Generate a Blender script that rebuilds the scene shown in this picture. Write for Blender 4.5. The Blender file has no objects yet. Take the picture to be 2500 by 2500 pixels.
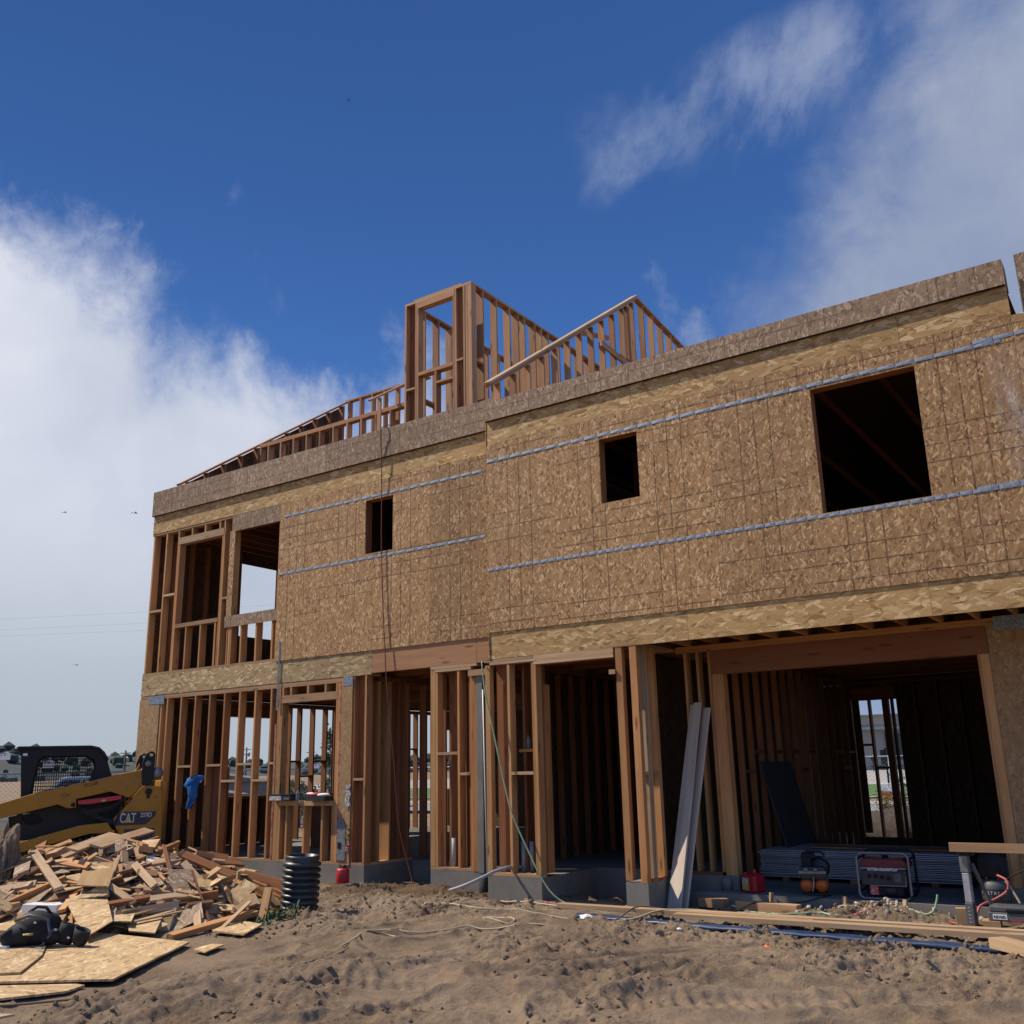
import bpy, bmesh, math, random
import numpy as np
from mathutils import Vector, Matrix, Quaternion
R = math.radians
random.seed(7)
scene = bpy.context.scene
col = scene.collection

# ------------------------------------------------------------------ camera
cam = bpy.data.objects.new('camera', bpy.data.cameras.new('camera'))
col.objects.link(cam)
scene.camera = cam
cam.data.sensor_width = 36.0
cam.data.lens = 36.0 * 2346.23 / 2500.0
cam.data.clip_start = 0.05
cam.data.clip_end = 4000.0
YAW, PITCH, ROLL = -0.59633, 0.26116, -0.0223
fw = Vector((math.sin(YAW) * math.cos(PITCH), math.cos(YAW) * math.cos(PITCH), math.sin(PITCH)))
rt0 = Vector((math.cos(YAW), -math.sin(YAW), 0))
up0 = rt0.cross(fw)
rt = rt0 * math.cos(ROLL) + up0 * math.sin(ROLL)
up = up0 * math.cos(ROLL) - rt0 * math.sin(ROLL)
cam.matrix_world = Matrix(((rt.x, up.x, -fw.x, 16.552), (rt.y, up.y, -fw.y, -11.495), (rt.z, up.z, -fw.z, 1.378), (0, 0, 0, 1)))

# ------------------------------------------------------------------ world, sun, exposure
SUN_ELEV, SUN_ROT = R(50), R(110)
SUN_STRENGTH, SKY_STRENGTH = 4.4, 0.06
scene.view_settings.view_transform = 'Standard'
scene.view_settings.look = 'None'
scene.view_settings.gamma = 1.0
scene.view_settings.exposure = 0.28
scene.view_settings.use_curve_mapping = False
scene.render.engine = 'CYCLES'
scene.cycles.use_denoising = True
scene.cycles.max_bounces = 6
scene.cycles.diffuse_bounces = 1
scene.cycles.transparent_max_bounces = 12

sun = bpy.data.objects.new('sun', bpy.data.lights.new('sun', 'SUN'))
col.objects.link(sun)
sun.data.energy = SUN_STRENGTH
sun.data.angle = R(0.53)
sun.data.color = (1.0, 0.90, 0.75)
sd = Vector((-math.cos(SUN_ELEV) * math.sin(SUN_ROT), math.cos(SUN_ELEV) * math.cos(SUN_ROT), math.sin(SUN_ELEV)))
sun.rotation_euler = (-sd).to_track_quat('-Z', 'Y').to_euler()
sun.location = sd * 60


class NT:
    """small helper for node trees"""
    def __init__(s, nt):
        s.nt = nt

    def add(s, t, props=None, ins=None):
        n = s.nt.nodes.new(t)
        for k, v in (props or {}).items():
            setattr(n, k, v)
        for k, v in (ins or {}).items():
            s.put(n.inputs[k], v)
        return n

    def put(s, sock, v):
        if isinstance(v, bpy.types.NodeSocket):
            s.nt.links.new(v, sock)
        else:
            sock.default_value = v

    def math(s, op, a, b=0.0, c=None, clamp=False):
        n = s.add('ShaderNodeMath', {'operation': op, 'use_clamp': clamp})
        s.put(n.inputs[0], a)
        s.put(n.inputs[1], b)
        if c is not None:
            s.put(n.inputs[2], c)
        return n.outputs[0]

    def vmath(s, op, a, b=None):
        n = s.add('ShaderNodeVectorMath', {'operation': op})
        s.put(n.inputs[0], a)
        if b is not None:
            s.put(n.inputs[1], b)
        return n.outputs['Value'] if op in ('DOT_PRODUCT', 'LENGTH', 'DISTANCE') else n.outputs[0]

    def vscale(s, a, k):
        n = s.add('ShaderNodeVectorMath', {'operation': 'SCALE'})
        s.put(n.inputs[0], a)
        n.inputs['Scale'].default_value = k
        return n.outputs[0]

    def mix(s, f, a, b, blend='MIX'):
        n = s.add('ShaderNodeMix', {'data_type': 'RGBA', 'blend_type': blend})
        s.put(n.inputs[0], f)
        for i, v in ((6, a), (7, b)):
            s.put(n.inputs[i], v if isinstance(v, bpy.types.NodeSocket) else (v[0], v[1], v[2], 1))
        return n.outputs[2]

    def noise(s, vec, scale, detail=4.0, rough=0.55, out='Fac'):
        return s.add('ShaderNodeTexNoise', {}, {'Vector': vec, 'Scale': scale, 'Detail': detail, 'Roughness': rough}).outputs[out]

    def vor(s, vec, scale, out='Color', rnd=1.0, feature='F1'):
        return s.add('ShaderNodeTexVoronoi', {'feature': feature}, {'Vector': vec, 'Scale': scale, 'Randomness': rnd}).outputs[out]

    def ramp(s, f, stops, interp='LINEAR'):
        n = s.add('ShaderNodeValToRGB')
        n.color_ramp.interpolation = interp
        e = n.color_ramp.elements
        while len(e) < len(stops):
            e.new(0.5)
        for el, (p, c) in zip(e, stops):
            el.position = p
            el.color = (c[0], c[1], c[2], 1) if not isinstance(c, (int, float)) else (c, c, c, 1)
        s.put(n.inputs[0], f)
        return n.outputs[0]

    def sstep(s, v, lo, hi):
        n = s.add('ShaderNodeMapRange', {'interpolation_type': 'SMOOTHSTEP'}, {'Value': v, 'From Min': lo, 'From Max': hi})
        return n.outputs[0]

    def mapping(s, vec, loc=(0, 0, 0), rot=(0, 0, 0), scale=(1, 1, 1)):
        return s.add('ShaderNodeMapping', {}, {'Vector': vec, 'Location': loc, 'Rotation': rot, 'Scale': scale}).outputs[0]


world = bpy.data.worlds.new('World')
scene.world = world
world.use_nodes = True
world.node_tree.nodes.clear()
W = NT(world.node_tree)
sky = W.add('ShaderNodeTexSky', {'sky_type': 'NISHITA', 'sun_disc': False, 'sun_elevation': SUN_ELEV, 'sun_rotation': SUN_ROT,
                                 'altitude': 10.0, 'air_density': 1.0, 'dust_density': 0.6, 'ozone_density': 2.2})
wd = W.add('ShaderNodeTexCoord').outputs['Generated']
skycol = W.mix(1.0, sky.outputs[0], (0.62, 1.06, 1.72), 'MULTIPLY')
sep = W.add('ShaderNodeSeparateXYZ', {}, {0: wd})
elev = sep.outputs['Z']
# clouds: noise over the sky direction
warp = W.add('ShaderNodeTexNoise', {}, {'Vector': wd, 'Scale': 2.6, 'Detail': 3.0}).outputs['Color']
wv = W.vmath('ADD', wd, W.vscale(W.vmath('SUBTRACT', warp, (0.5, 0.5, 0.5)), 0.16))
puff = W.noise(wv, 4.6, 10.0, 0.60)
puff2 = W.noise(wv, 13.0, 10.0, 0.66)
lumps = W.math('ADD', W.math('MULTIPLY', puff, 0.75), W.math('MULTIPLY', puff2, 0.25))
lump0 = W.math('SUBTRACT', lumps, 0.5)
# bank of cloud low on the left, thinner bank on the right
fL = W.vmath('DOT_PRODUCT', wd, (-0.5452, -0.0693, -0.8354))
fR = W.vmath('DOT_PRODUCT', wd, (0.6865, 0.5002, -0.5277))
def finite(v, a0, a1):  # ends each bank out of view to cut light from the unseen sky
    return W.sstep(W.vmath('DOT_PRODUCT', wd, v), math.cos(a0), math.cos(a1))
mL = W.sstep(W.math('ADD', fL, W.math('MULTIPLY', lump0, 0.36)), -0.025, 0.065)
mL = W.math('MULTIPLY', mL, finite((-0.80, 0.52, 0.25), R(85), R(50)))
mR = W.sstep(W.math('ADD', fR, W.math('MULTIPLY', lump0, 0.30)), -0.045, 0.085)
mR = W.math('MULTIPLY', mR, finite((0.0, 0.86, 0.5), R(60), R(36)))
# wisps: fine torn noise inside long soft streaks
def streak(c, t, nn, st, sn):
    a_ = W.math('DIVIDE', W.vmath('DOT_PRODUCT', wv, t), st)
    b_ = W.math('DIVIDE', W.vmath('DOT_PRODUCT', wv, nn), sn)
    r_ = W.math('ADD', W.math('MULTIPLY', a_, a_), W.math('MULTIPLY', b_, b_))
    front = W.sstep(W.vmath('DOT_PRODUCT', wd, c), 0.5, 0.8)
    return W.math('MULTIPLY', W.sstep(r_, 1.0, 0.0), front)
wis = W.noise(W.mapping(W.mapping(wv, rot=(0.0, 0.35, 0.9)), scale=(2.4, 5.0, 5.0)), 2.2, 10.0, 0.62)
pw = W.math('MAXIMUM', streak((-0.2405, 0.7569, 0.6076), (0.9694, 0.2184, 0.1117), (-0.0481, 0.6159, -0.7863), 0.20, 0.065),
            streak((-0.3503, 0.7335, 0.5824), (0.7504, -0.1524, 0.6432), (0.5606, 0.6623, -0.497), 0.085, 0.036))
mW = W.math('MULTIPLY', W.math('MULTIPLY', W.sstep(W.math('ADD', wis, W.math('MULTIPLY', pw, 0.10)), 0.42, 0.80), W.math('POWER', pw, 0.6)), 0.62)
# low broken cloud showing over the roof line
mP = W.math('MULTIPLY', W.sstep(W.math('ADD', W.math('MULTIPLY', W.math('SUBTRACT', 0.43, elev), 1.5), W.math('MULTIPLY', lump0, 1.3)), 0.0, 0.20), 0.62)
low = W.sstep(elev, 0.34, 0.05)
shade = W.noise(wv, 3.1, 5.0, 0.5)
white = W.ramp(shade, [(0.30, (5.6, 6.4, 8.2)), (0.62, (9.4, 9.8, 11.2))])
haze_c = W.ramp(elev, [(0.0, (5.2, 6.1, 6.9)), (0.30, (6.3, 7.1, 8.7))])
ccol = W.mix(W.math('MULTIPLY', low, 0.85), white, haze_c)
rcol = W.ramp(W.math('ADD', W.math('MULTIPLY', lumps, 0.8), W.math('MULTIPLY', elev, 0.25)), [(0.35, (3.4, 4.3, 6.4)), (0.68, (5.6, 6.1, 7.6))])
CG = W.math('MULTIPLY', 0.1 / SKY_STRENGTH, 1.0)
c1 = W.mix(W.math('MULTIPLY', mR, 0.88), skycol, W.mix(1.0, rcol, (0.1 / SKY_STRENGTH * 0.62,) * 3, 'MULTIPLY'))
c2 = W.mix(W.math('MAXIMUM', mW, mP), c1, W.mix(1.0, rcol, (0.1 / SKY_STRENGTH * 0.72,) * 3, 'MULTIPLY'))
c3 = W.mix(mL, c2, W.mix(1.0, ccol, (0.1 / SKY_STRENGTH * 0.62,) * 3, 'MULTIPLY'))
bg = W.add('ShaderNodeBackground', {}, {'Color': c3, 'Strength': SKY_STRENGTH})
wo = W.add('ShaderNodeOutputWorld', {}, {'Surface': bg.outputs[0]})

# ------------------------------------------------------------------ materials
def new_mat(name):
    m = bpy.data.materials.new(name)
    m.use_nodes = True
    m.node_tree.nodes.clear()
    n = NT(m.node_tree)
    b = n.add('ShaderNodeBsdfPrincipled')
    n.add('ShaderNodeOutputMaterial', {}, {'Surface': b.outputs[0]})
    return m, n, b

def obj_coord(n, spread=53.0):
    co = n.add('ShaderNodeTexCoord').outputs['Object']
    rnd = n.add('ShaderNodeObjectInfo').outputs['Random']
    off = n.add('ShaderNodeCombineXYZ', {}, {0: n.math('MULTIPLY', rnd, spread), 1: n.math('MULTIPLY', rnd, spread * 0.37), 2: n.math('MULTIPLY', rnd, spread * 0.71)}).outputs[0]
    return n.vmath('ADD', co, off), rnd, co

def bump(n, b, h, strength=0.3, dist=0.01):
    bn = n.add('ShaderNodeBump', {}, {'Strength': strength, 'Distance': dist, 'Height': h})
    n.put(b.inputs['Normal'], bn.outputs[0])

def mat_plain(name, c, rough=0.5, metal=0.0, var=0.12, scale=9.0, dirt=0.0, dirtcol=(0.16, 0.12, 0.09), coat=0.0, spec=0.5):
    m, n, b = new_mat(name)
    v, rnd, co = obj_coord(n)
    k = n.noise(v, scale, 5, 0.6)
    f = n.sstep(k, 0.3, 0.7)
    cc = n.mix(f, tuple(x * (1 - var) for x in c), tuple(min(1, x * (1 + var)) for x in c))
    if dirt:
        d = n.math('MULTIPLY', n.sstep(n.noise(v, scale * 0.5, 8, 0.7), 0.45, 0.75), dirt)
        cc = n.mix(d, cc, dirtcol)
    n.put(b.inputs['Base Color'], cc)
    n.put(b.inputs['Roughness'], n.math('ADD', rough - 0.08, n.math('MULTIPLY', k, 0.16)))
    b.inputs['Metallic'].default_value = metal
    b.inputs['Coat Weight'].default_value = coat
    b.inputs['Specular IOR Level'].default_value = spec
    return m

def mat_wood(name, ca, cb, dark=0.55, rough=0.75, knots=True, var=0.35):
    """sawn lumber: grain runs along local X"""
    m, n, b = new_mat(name)
    v, rnd, co = obj_coord(n)
    g1 = n.noise(n.mapping(v, scale=(0.9, 11, 11)), 1.0, 6, 0.62)
    g2 = n.noise(n.mapping(v, scale=(2.2, 55, 55)), 1.0, 3, 0.6)
    g3 = n.noise(n.mapping(v, scale=(0.6, 2.4, 2.4)), 1.0, 3, 0.5)
    rnd2 = n.math('FRACT', n.math('MULTIPLY', rnd, 7.31))
    base = n.mix(rnd, ca, cb)
    base = n.mix(n.math('MULTIPLY', n.sstep(g1, 0.35, 0.7), 0.55), base, n.mix(1.0, base, (dark, dark * 0.82, dark * 0.7), 'MULTIPLY'))
    base = n.mix(n.math('MULTIPLY', n.sstep(g2, 0.4, 0.75), 0.35), base, n.mix(1.0, base, (0.7, 0.62, 0.55), 'MULTIPLY'))
    base = n.mix(n.math('MULTIPLY', n.sstep(g3, 0.5, 0.8), 0.35), base, n.mix(1.0, base, (1.25, 1.15, 1.0), 'MULTIPLY'))
    if knots:
        kd = n.vor(n.mapping(v, scale=(1.7, 8.0, 8.0)), 1.0, 'Distance')
        base = n.mix(n.math('MULTIPLY', n.sstep(kd, 0.20, 0.07), 0.75), base, (0.10, 0.045, 0.02))
    gain = n.math('ADD', 1.0 - var * 0.5, n.math('MULTIPLY', rnd2, var))
    base = n.mix(1.0, base, n.add('ShaderNodeCombineColor', {}, {0: gain, 1: gain, 2: gain}).outputs[0], 'MULTIPLY')
    n.put(b.inputs['Base Color'], base)
    b.inputs['Roughness'].default_value = rough
    b.inputs['Specular IOR Level'].default_value = 0.25
    bump(n, b, n.math('ADD', g1, n.math('MULTIPLY', g2, 0.5)), 0.25, 0.004)
    return m

def mat_osb(name, lo, mid, hi, size=1.0, grid=0.0, mod=1.2, weather=0.25, horiz=False):
    """strand board: three sheets of stretched cells, each cell one strand; pale printed/nailed stud lines when grid > 0"""
    m, n, b = new_mat(name)
    v, rnd, co = obj_coord(n)
    vw = n.vmath('ADD', v, n.vscale(n.vmath('SUBTRACT', n.noise(v, 6.0, 2, 0.5, 'Color'), (0.5, 0.5, 0.5)), 0.05))
    long_, wide = (9.0 if not horiz else 6.0) / size, (46.0 if not horiz else 44.0) / size
    val = None
    angs = (1.45, 0.75, 2.2, 1.1, 1.75) if not horiz else (0.05, 0.5, -0.45, 0.2, -0.15)
    hgt = None
    for i, a in enumerate(angs):
        c = n.vor(n.mapping(n.mapping(vw, rot=(0, 0, -a)), loc=(3.1 * i, 1.7 * i, 0.9 * i), scale=(long_ * (1 + 0.15 * i), wide * (1 - 0.1 * i), 8.0)), 1.0, 'Color')
        sp = n.add('ShaderNodeSeparateColor', {}, {0: c})
        if val is None:
            val, hgt = sp.outputs[0], sp.outputs[1]
        else:
            pick = n.math('GREATER_THAN', sp.outputs[1], (0, 0.52, 0.62, 0.72, 0.84)[i])
            val = n.math('ADD', n.math('MULTIPLY', val, n.math('SUBTRACT', 1.0, pick)), n.math('MULTIPLY', sp.outputs[0], pick))
            hgt = n.math('ADD', n.math('MULTIPLY', hgt, n.math('SUBTRACT', 1.0, pick)), n.math('MULTIPLY', sp.outputs[2], pick))
    fine = n.noise(n.mapping(n.mapping(v, rot=(0, 0, -1.2)), scale=(20, 120, 30)), 1.0, 3, 0.6)
    val = n.math('ADD', n.math('MULTIPLY', val, 0.82), n.math('MULTIPLY', fine, 0.24))
    c = n.ramp(val, [(0.10, lo), (0.36, mid), (0.70, mid), (0.93, hi)])
    ww = n.noise(v, 0.8, 5, 0.6)
    c = n.mix(n.math('MULTIPLY', n.sstep(ww, 0.42, 0.7), weather), c, n.mix(1.0, c, (0.72, 0.70, 0.68), 'MULTIPLY'))
    gain = n.math('ADD', 0.88, n.math('MULTIPLY', rnd, 0.24))
    c = n.mix(1.0, c, n.add('ShaderNodeCombineColor', {}, {0: gain, 1: gain, 2: gain}).outputs[0], 'MULTIPLY')
    if grid:
        s2 = n.add('ShaderNodeSeparateXYZ', {}, {0: co})
        dm = None
        for ax in (0, 1):
            t = n.math('MODULO', n.math('ADD', s2.outputs[ax], mod * 20), mod)
            wob = n.math('MULTIPLY', n.math('SUBTRACT', n.noise(v, 9.0, 2), 0.5), 0.012)
            t = n.math('ADD', t, wob)
            d = n.math('MINIMUM', n.math('ABSOLUTE', n.math('SUBTRACT', t, mod / 3)),
                       n.math('MINIMUM', n.math('ABSOLUTE', n.math('SUBTRACT', t, mod / 2)), n.math('ABSOLUTE', n.math('SUBTRACT', t, mod * 2 / 3))))
            keep = n.sstep(n.noise(n.mapping(v, loc=(5 * ax, 2, 1), scale=((0.3, 1.1, 1) if ax else (1.1, 0.3, 1))), 1.3, 2), 0.36, 0.46)
            ln = n.math('MULTIPLY', n.sstep(d, 0.012, 0.005), keep)
            dm = ln if dm is None else n.math('MAXIMUM', dm, ln)
        brk = n.sstep(n.noise(v, 26.0, 3, 0.7), 0.30, 0.52)
        c = n.mix(n.math('MULTIPLY', n.math('MULTIPLY', dm, brk), grid), c, (0.055, 0.028, 0.016))
    n.put(b.inputs['Base Color'], c)
    b.inputs['Roughness'].default_value = 0.72
    b.inputs['Specular IOR Level'].default_value = 0.3
    bump(n, b, hgt, 0.5, 0.0035)
    return m

M = {}
M['stud'] = mat_wood('stud_lumber', (0.58, 0.325, 0.14), (0.45, 0.205, 0.078), var=0.45)
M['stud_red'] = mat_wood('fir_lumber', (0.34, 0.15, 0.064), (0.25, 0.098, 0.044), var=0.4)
M['plate'] = mat_wood('plate_lumber', (0.47, 0.30, 0.17), (0.40, 0.24, 0.13))
M['pale'] = mat_wood('pale_lumber', (0.52, 0.36, 0.22), (0.46, 0.31, 0.18))
M['lvl'] = mat_wood('laminated_beam', (0.44, 0.245, 0.13), (0.40, 0.22, 0.115), dark=0.8, knots=True, var=0.1)
M['lvl_dark'] = mat_wood('laminated_header', (0.27, 0.115, 0.06), (0.25, 0.105, 0.055), dark=0.8, var=0.1)
M['rafter'] = mat_wood('rafter_lumber', (0.54, 0.315, 0.17), (0.43, 0.215, 0.11), var=0.4)
M['osb'] = mat_osb('wall_board', (0.16, 0.080, 0.032), (0.36, 0.205, 0.090), (0.62, 0.43, 0.235), 0.78, 0.72)
M['osb_grey'] = mat_osb('weathered_board', (0.15, 0.092, 0.056), (0.285, 0.188, 0.117), (0.48, 0.36, 0.25), 0.9, 0.55)
M['osb_yellow'] = mat_osb('rim_board', (0.26, 0.14, 0.05), (0.46, 0.285, 0.115), (0.70, 0.52, 0.27), 1.15, 0.0, horiz=True, weather=0.15)
M['osb_olive'] = mat_osb('rim_board_aged', (0.19, 0.125, 0.055), (0.38, 0.265, 0.13), (0.64, 0.50, 0.28), 1.15, 0.0, horiz=True, weather=0.3)
M['osb_strip'] = mat_osb('shear_board', (0.29, 0.165, 0.075), (0.39, 0.235, 0.11), (0.50, 0.33, 0.17), 1.0, 0.0, weather=0.2)
M['osb_new'] = mat_osb('floor_board', (0.30, 0.18, 0.08), (0.52, 0.35, 0.18), (0.72, 0.54, 0.31), 1.2, 0.0, horiz=True, weather=0.2)
M['osb_in'] = mat_osb('inner_board', (0.06, 0.035, 0.022), (0.12, 0.07, 0.04), (0.18, 0.11, 0.065), 1.0, 0.0)  # strand board colour lowered, indoor shade put into the boards
M['ply'] = mat_wood('plywood', (0.46, 0.32, 0.17), (0.40, 0.26, 0.13), dark=0.8, var=0.2)
M['zinc'] = mat_plain('galvanised_steel', (0.25, 0.30, 0.37), 0.55, 0.3, 0.25, 30, spec=0.5)
M['zinc_dark'] = mat_plain('punched_hole', (0.05, 0.05, 0.06), 0.7)
M['black'] = mat_plain('black_paint', (0.008, 0.009, 0.012), 0.5, 0, 0.2, 5, 0.2, (0.03, 0.027, 0.024), spec=0.3)
M['blackplastic'] = mat_plain('black_plastic', (0.022, 0.024, 0.030), 0.42, 0, 0.25, 3, 0.5, (0.075, 0.07, 0.065))
M['rubber'] = mat_plain('black_rubber', (0.015, 0.015, 0.016), 0.8, 0, 0.2, 6, 0.5, (0.07, 0.055, 0.04))
M['yellow'] = mat_plain('yellow_paint', (0.36, 0.17, 0.012), 0.45, 0, 0.10, 4, 0.5, (0.20, 0.11, 0.035), spec=0.35)
M['red'] = mat_plain('red_plastic', (0.42, 0.012, 0.022), 0.45, 0, 0.1, 5, 0.25, (0.2, 0.05, 0.04))
M['redpaint'] = mat_plain('red_paint', (0.48, 0.03, 0.05), 0.5, 0, 0.1, 5, 0.2)
M['orange'] = mat_plain('orange_paint', (0.62, 0.13, 0.02), 0.38, 0, 0.1, 8, 0.25, (0.2, 0.08, 0.04))
M['maroon'] = mat_plain('maroon_paint', (0.14, 0.015, 0.02), 0.4, 0, 0.1, 5, 0.25)
M['steel'] = mat_plain('grey_steel', (0.22, 0.23, 0.24), 0.4, 0.6, 0.15, 12, 0.4)
M['column'] = mat_plain('primed_steel', (0.17, 0.175, 0.155), 0.75, 0, 0.12, 3, 0.25, (0.2, 0.18, 0.15), spec=0.25)
M['white'] = mat_plain('white_plastic', (0.78, 0.78, 0.76), 0.45, 0, 0.06, 4, 0.2, (0.4, 0.35, 0.3))
M['paper'] = mat_plain('white_paper', (0.75, 0.73, 0.72), 0.85, 0, 0.1, 8)
M['pvc'] = mat_plain('grey_pipe', (0.30, 0.32, 0.33), 0.55, 0, 0.1, 5, 0.2)
M['blue'] = mat_plain('blue_cloth', (0.015, 0.12, 0.36), 0.7, 0, 0.3, 10)
M['blueplastic'] = mat_plain('blue_film', (0.008, 0.032, 0.095), 0.45, 0, 0.25, 2, 0.35, (0.1, 0.09, 0.08))
M['cloth'] = mat_plain('black_cloth', (0.010, 0.010, 0.012), 0.8, 0, 0.4, 14)
M['darkpanel'] = mat_plain('dark_panel', (0.06, 0.06, 0.07), 0.7, 0, 0.15, 2)
M['drywall'] = mat_plain('sheet_edge', (0.40, 0.375, 0.375), 0.7, 0, 0.2, 2)
M['grey'] = mat_plain('grey_plastic', (0.075, 0.078, 0.085), 0.5, 0, 0.12, 6, 0.45, (0.2, 0.17, 0.14))
M['alu'] = mat_plain('brushed_aluminium', (0.55, 0.58, 0.62), 0.35, 0.8, 0.1, 20)
M['hose_tan'] = mat_plain('tan_hose', (0.40, 0.33, 0.21), 0.6, 0, 0.15, 3)
M['hose_brown'] = mat_plain('brown_cord', (0.20, 0.13, 0.07), 0.7, 0, 0.15, 3)
M['hose_green'] = mat_plain('green_hose', (0.26, 0.37, 0.22), 0.55, 0, 0.15, 3)
M['hose_red'] = mat_plain('red_hose', (0.48, 0.10, 0.09), 0.55, 0, 0.15, 3)
M['hose_dkred'] = mat_plain('dark_red_hose', (0.13, 0.03, 0.022), 0.55, 0, 0.15, 3)
M['glass'] = mat_plain('dark_glass', (0.05, 0.06, 0.07), 0.08, 0, 0.05, 3)
M['vanwhite'] = mat_plain('white_car_paint', (0.62, 0.64, 0.66), 0.3, 0, 0.04, 2, coat=0.5)
M['skin'] = mat_plain('skin', (0.36, 0.20, 0.13), 0.6, 0, 0.05, 3)
M['decal'] = mat_plain('decal_black', (0.02, 0.016, 0.035), 0.5, 0, 0.1, 8, 0.25)
M['decalwhite'] = mat_plain('decal_white', (0.50, 0.49, 0.49), 0.6, 0, 0.15, 12, 0.4)
M['bark'] = mat_plain('bark', (0.10, 0.07, 0.05), 0.9, 0, 0.3, 12)
M['leaf'] = mat_plain('leaf', (0.045, 0.085, 0.028), 0.7, 0, 0.5, 2)
M['scrub'] = mat_plain('dry_scrub', (0.06, 0.06, 0.045), 0.95, 0, 0.5, 0.15, 0.6, (0.08, 0.075, 0.06))
M['wire'] = mat_plain('sky_toned_wire', (0.42, 0.46, 0.50), 0.8)  # tinted close to the sky so the lines look faint
M['dull'] = mat_plain('dull_sheet', (0.17, 0.15, 0.13), 0.85, 0, 0.2, 0.8)
M['leafyellow'] = mat_plain('yellow_flower', (0.45, 0.38, 0.04), 0.7, 0, 0.3, 3)
M['leafgrey'] = mat_plain('grey_leaf', (0.16, 0.17, 0.10), 0.7, 0, 0.4, 3)
M['farleaf'] = mat_plain('far_leaf', (0.035, 0.05, 0.042), 0.9, 0, 0.4, 0.2)
M['hazedhill'] = mat_plain('hazed_hill', (0.055, 0.068, 0.062), 0.95, 0, 0.35, 0.03, 0.5, (0.035, 0.045, 0.04))  # haze of distance put into the hill colour as grey-blue
M['stucco'] = mat_plain('grey_stucco', (0.26, 0.25, 0.24), 0.85, 0, 0.06, 0.4)
M['stucco_band'] = mat_plain('tan_fascia', (0.36, 0.31, 0.26), 0.85, 0, 0.08, 0.4)
M['eave'] = mat_plain('grey_trim', (0.22, 0.25, 0.25), 0.8, 0, 0.1, 0.6)
M['pave'] = mat_plain('pale_paving', (0.36, 0.33, 0.30), 0.9, 0, 0.10, 0.25)
M['turf'] = mat_plain('lawn', (0.075, 0.15, 0.03), 0.9, 0, 0.35, 3)
M['soil'] = mat_plain('dark_soil', (0.055, 0.042, 0.034), 0.95, 0, 0.35, 12)
M['pink'] = mat_plain('pink_paint', (0.6, 0.22, 0.2), 0.7)
M['rubble'] = mat_plain('pale_rubble', (0.46, 0.38, 0.29), 0.95, 0, 0.25, 10)

def mat_concrete():
    m, n, b = new_mat('concrete')
    v, rnd, co = obj_coord(n, 11)
    a = n.noise(v, 2.0, 8, 0.65)
    sp = n.sstep(n.vor(v, 22.0, 'Distance'), 0.09, 0.04)
    band = n.noise(n.mapping(v, scale=(0.8, 0.8, 9.0)), 1.0, 5, 0.6)
    c = n.ramp(a, [(0.25, (0.13, 0.118, 0.102)), (0.6, (0.215, 0.198, 0.172)), (0.8, (0.27, 0.248, 0.215))])
    c = n.mix(n.math('MULTIPLY', n.sstep(band, 0.5, 0.72), 0.35), c, (0.13, 0.125, 0.115))
    c = n.mix(n.math('MULTIPLY', sp, 0.5), c, (0.08, 0.075, 0.07))
    n.put(b.inputs['Base Color'], c)
    b.inputs['Roughness'].default_value = 0.85
    bump(n, b, n.math('SUBTRACT', a, n.math('MULTIPLY', sp, 0.4)), 0.4, 0.006)
    return m
M['concrete'] = mat_concrete()

def mat_sand():
    m, n, b = new_mat('sand')
    co = n.add('ShaderNodeTexCoord').outputs['Object']
    a = n.noise(co, 0.7, 6, 0.6)
    f = n.noise(co, 14.0, 8, 0.7)
    g = n.noise(co, 90.0, 4, 0.7)
    c = n.ramp(n.math('ADD', n.math('MULTIPLY', a, 0.6), n.math('MULTIPLY', f, 0.4)), [(0.34, (0.165, 0.118, 0.082)), (0.50, (0.275, 0.198, 0.132)), (0.66, (0.355, 0.262, 0.180))])
    dug = n.sstep(n.math('ADD', n.noise(co, 1.3, 7, 0.68), n.math('MULTIPLY', n.math('SUBTRACT', f, 0.5), 0.5)), 0.52, 0.66)
    c = n.mix(n.math('MULTIPLY', dug, 0.55), c, n.mix(1.0, c, (0.55, 0.50, 0.46), 'MULTIPLY'))
    # damp soil dug up along the footings
    d1 = n.vmath('DISTANCE', n.mapping(co, scale=(0.42, 1.0, 0.0)), (2.95, -0.35, 0))
    wet = n.sstep(n.math('ADD', d1, n.math('MULTIPLY', n.math('SUBTRACT', n.noise(co, 2.2, 6, 0.65), 0.5), 1.3)), 1.0, 0.35)
    c = n.mix(n.math('MULTIPLY', wet, 0.8), c, n.mix(1.0, c, (0.42, 0.36, 0.32), 'MULTIPLY'))
    c = n.mix(n.math('MULTIPLY', n.sstep(g, 0.55, 0.8), 0.3), c, n.mix(1.0, c, (0.6, 0.56, 0.52), 'MULTIPLY'))
    n.put(b.inputs['Base Color'], c)
    b.inputs['Roughness'].default_value = 0.95
    b.inputs['Specular IOR Level'].default_value = 0.1
    bump(n, b, n.math('ADD', n.math('MULTIPLY', n.math('ABSOLUTE', n.math('SUBTRACT', f, 0.5)), 2.2), n.math('MULTIPLY', g, 0.5)), 0.9, 0.028)
    return m
M['sand'] = mat_sand()

def mat_film():
    m, n, b = new_mat('plastic_film')
    v, rnd, co = obj_coord(n)
    s = n.noise(n.mapping(v, rot=(0, 0, 0.12), scale=(16, 1.0, 1)), 1.0, 5, 0.6)
    n.put(b.inputs['Base Color'], (0.75, 0.75, 0.76, 1))
    b.inputs['Roughness'].default_value = 0.3
    n.put(b.inputs['Alpha'], n.math('ADD', 0.05, n.math('MULTIPLY', n.sstep(s, 0.5, 0.75), 0.3)))
    return m
M['film'] = mat_film()

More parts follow.
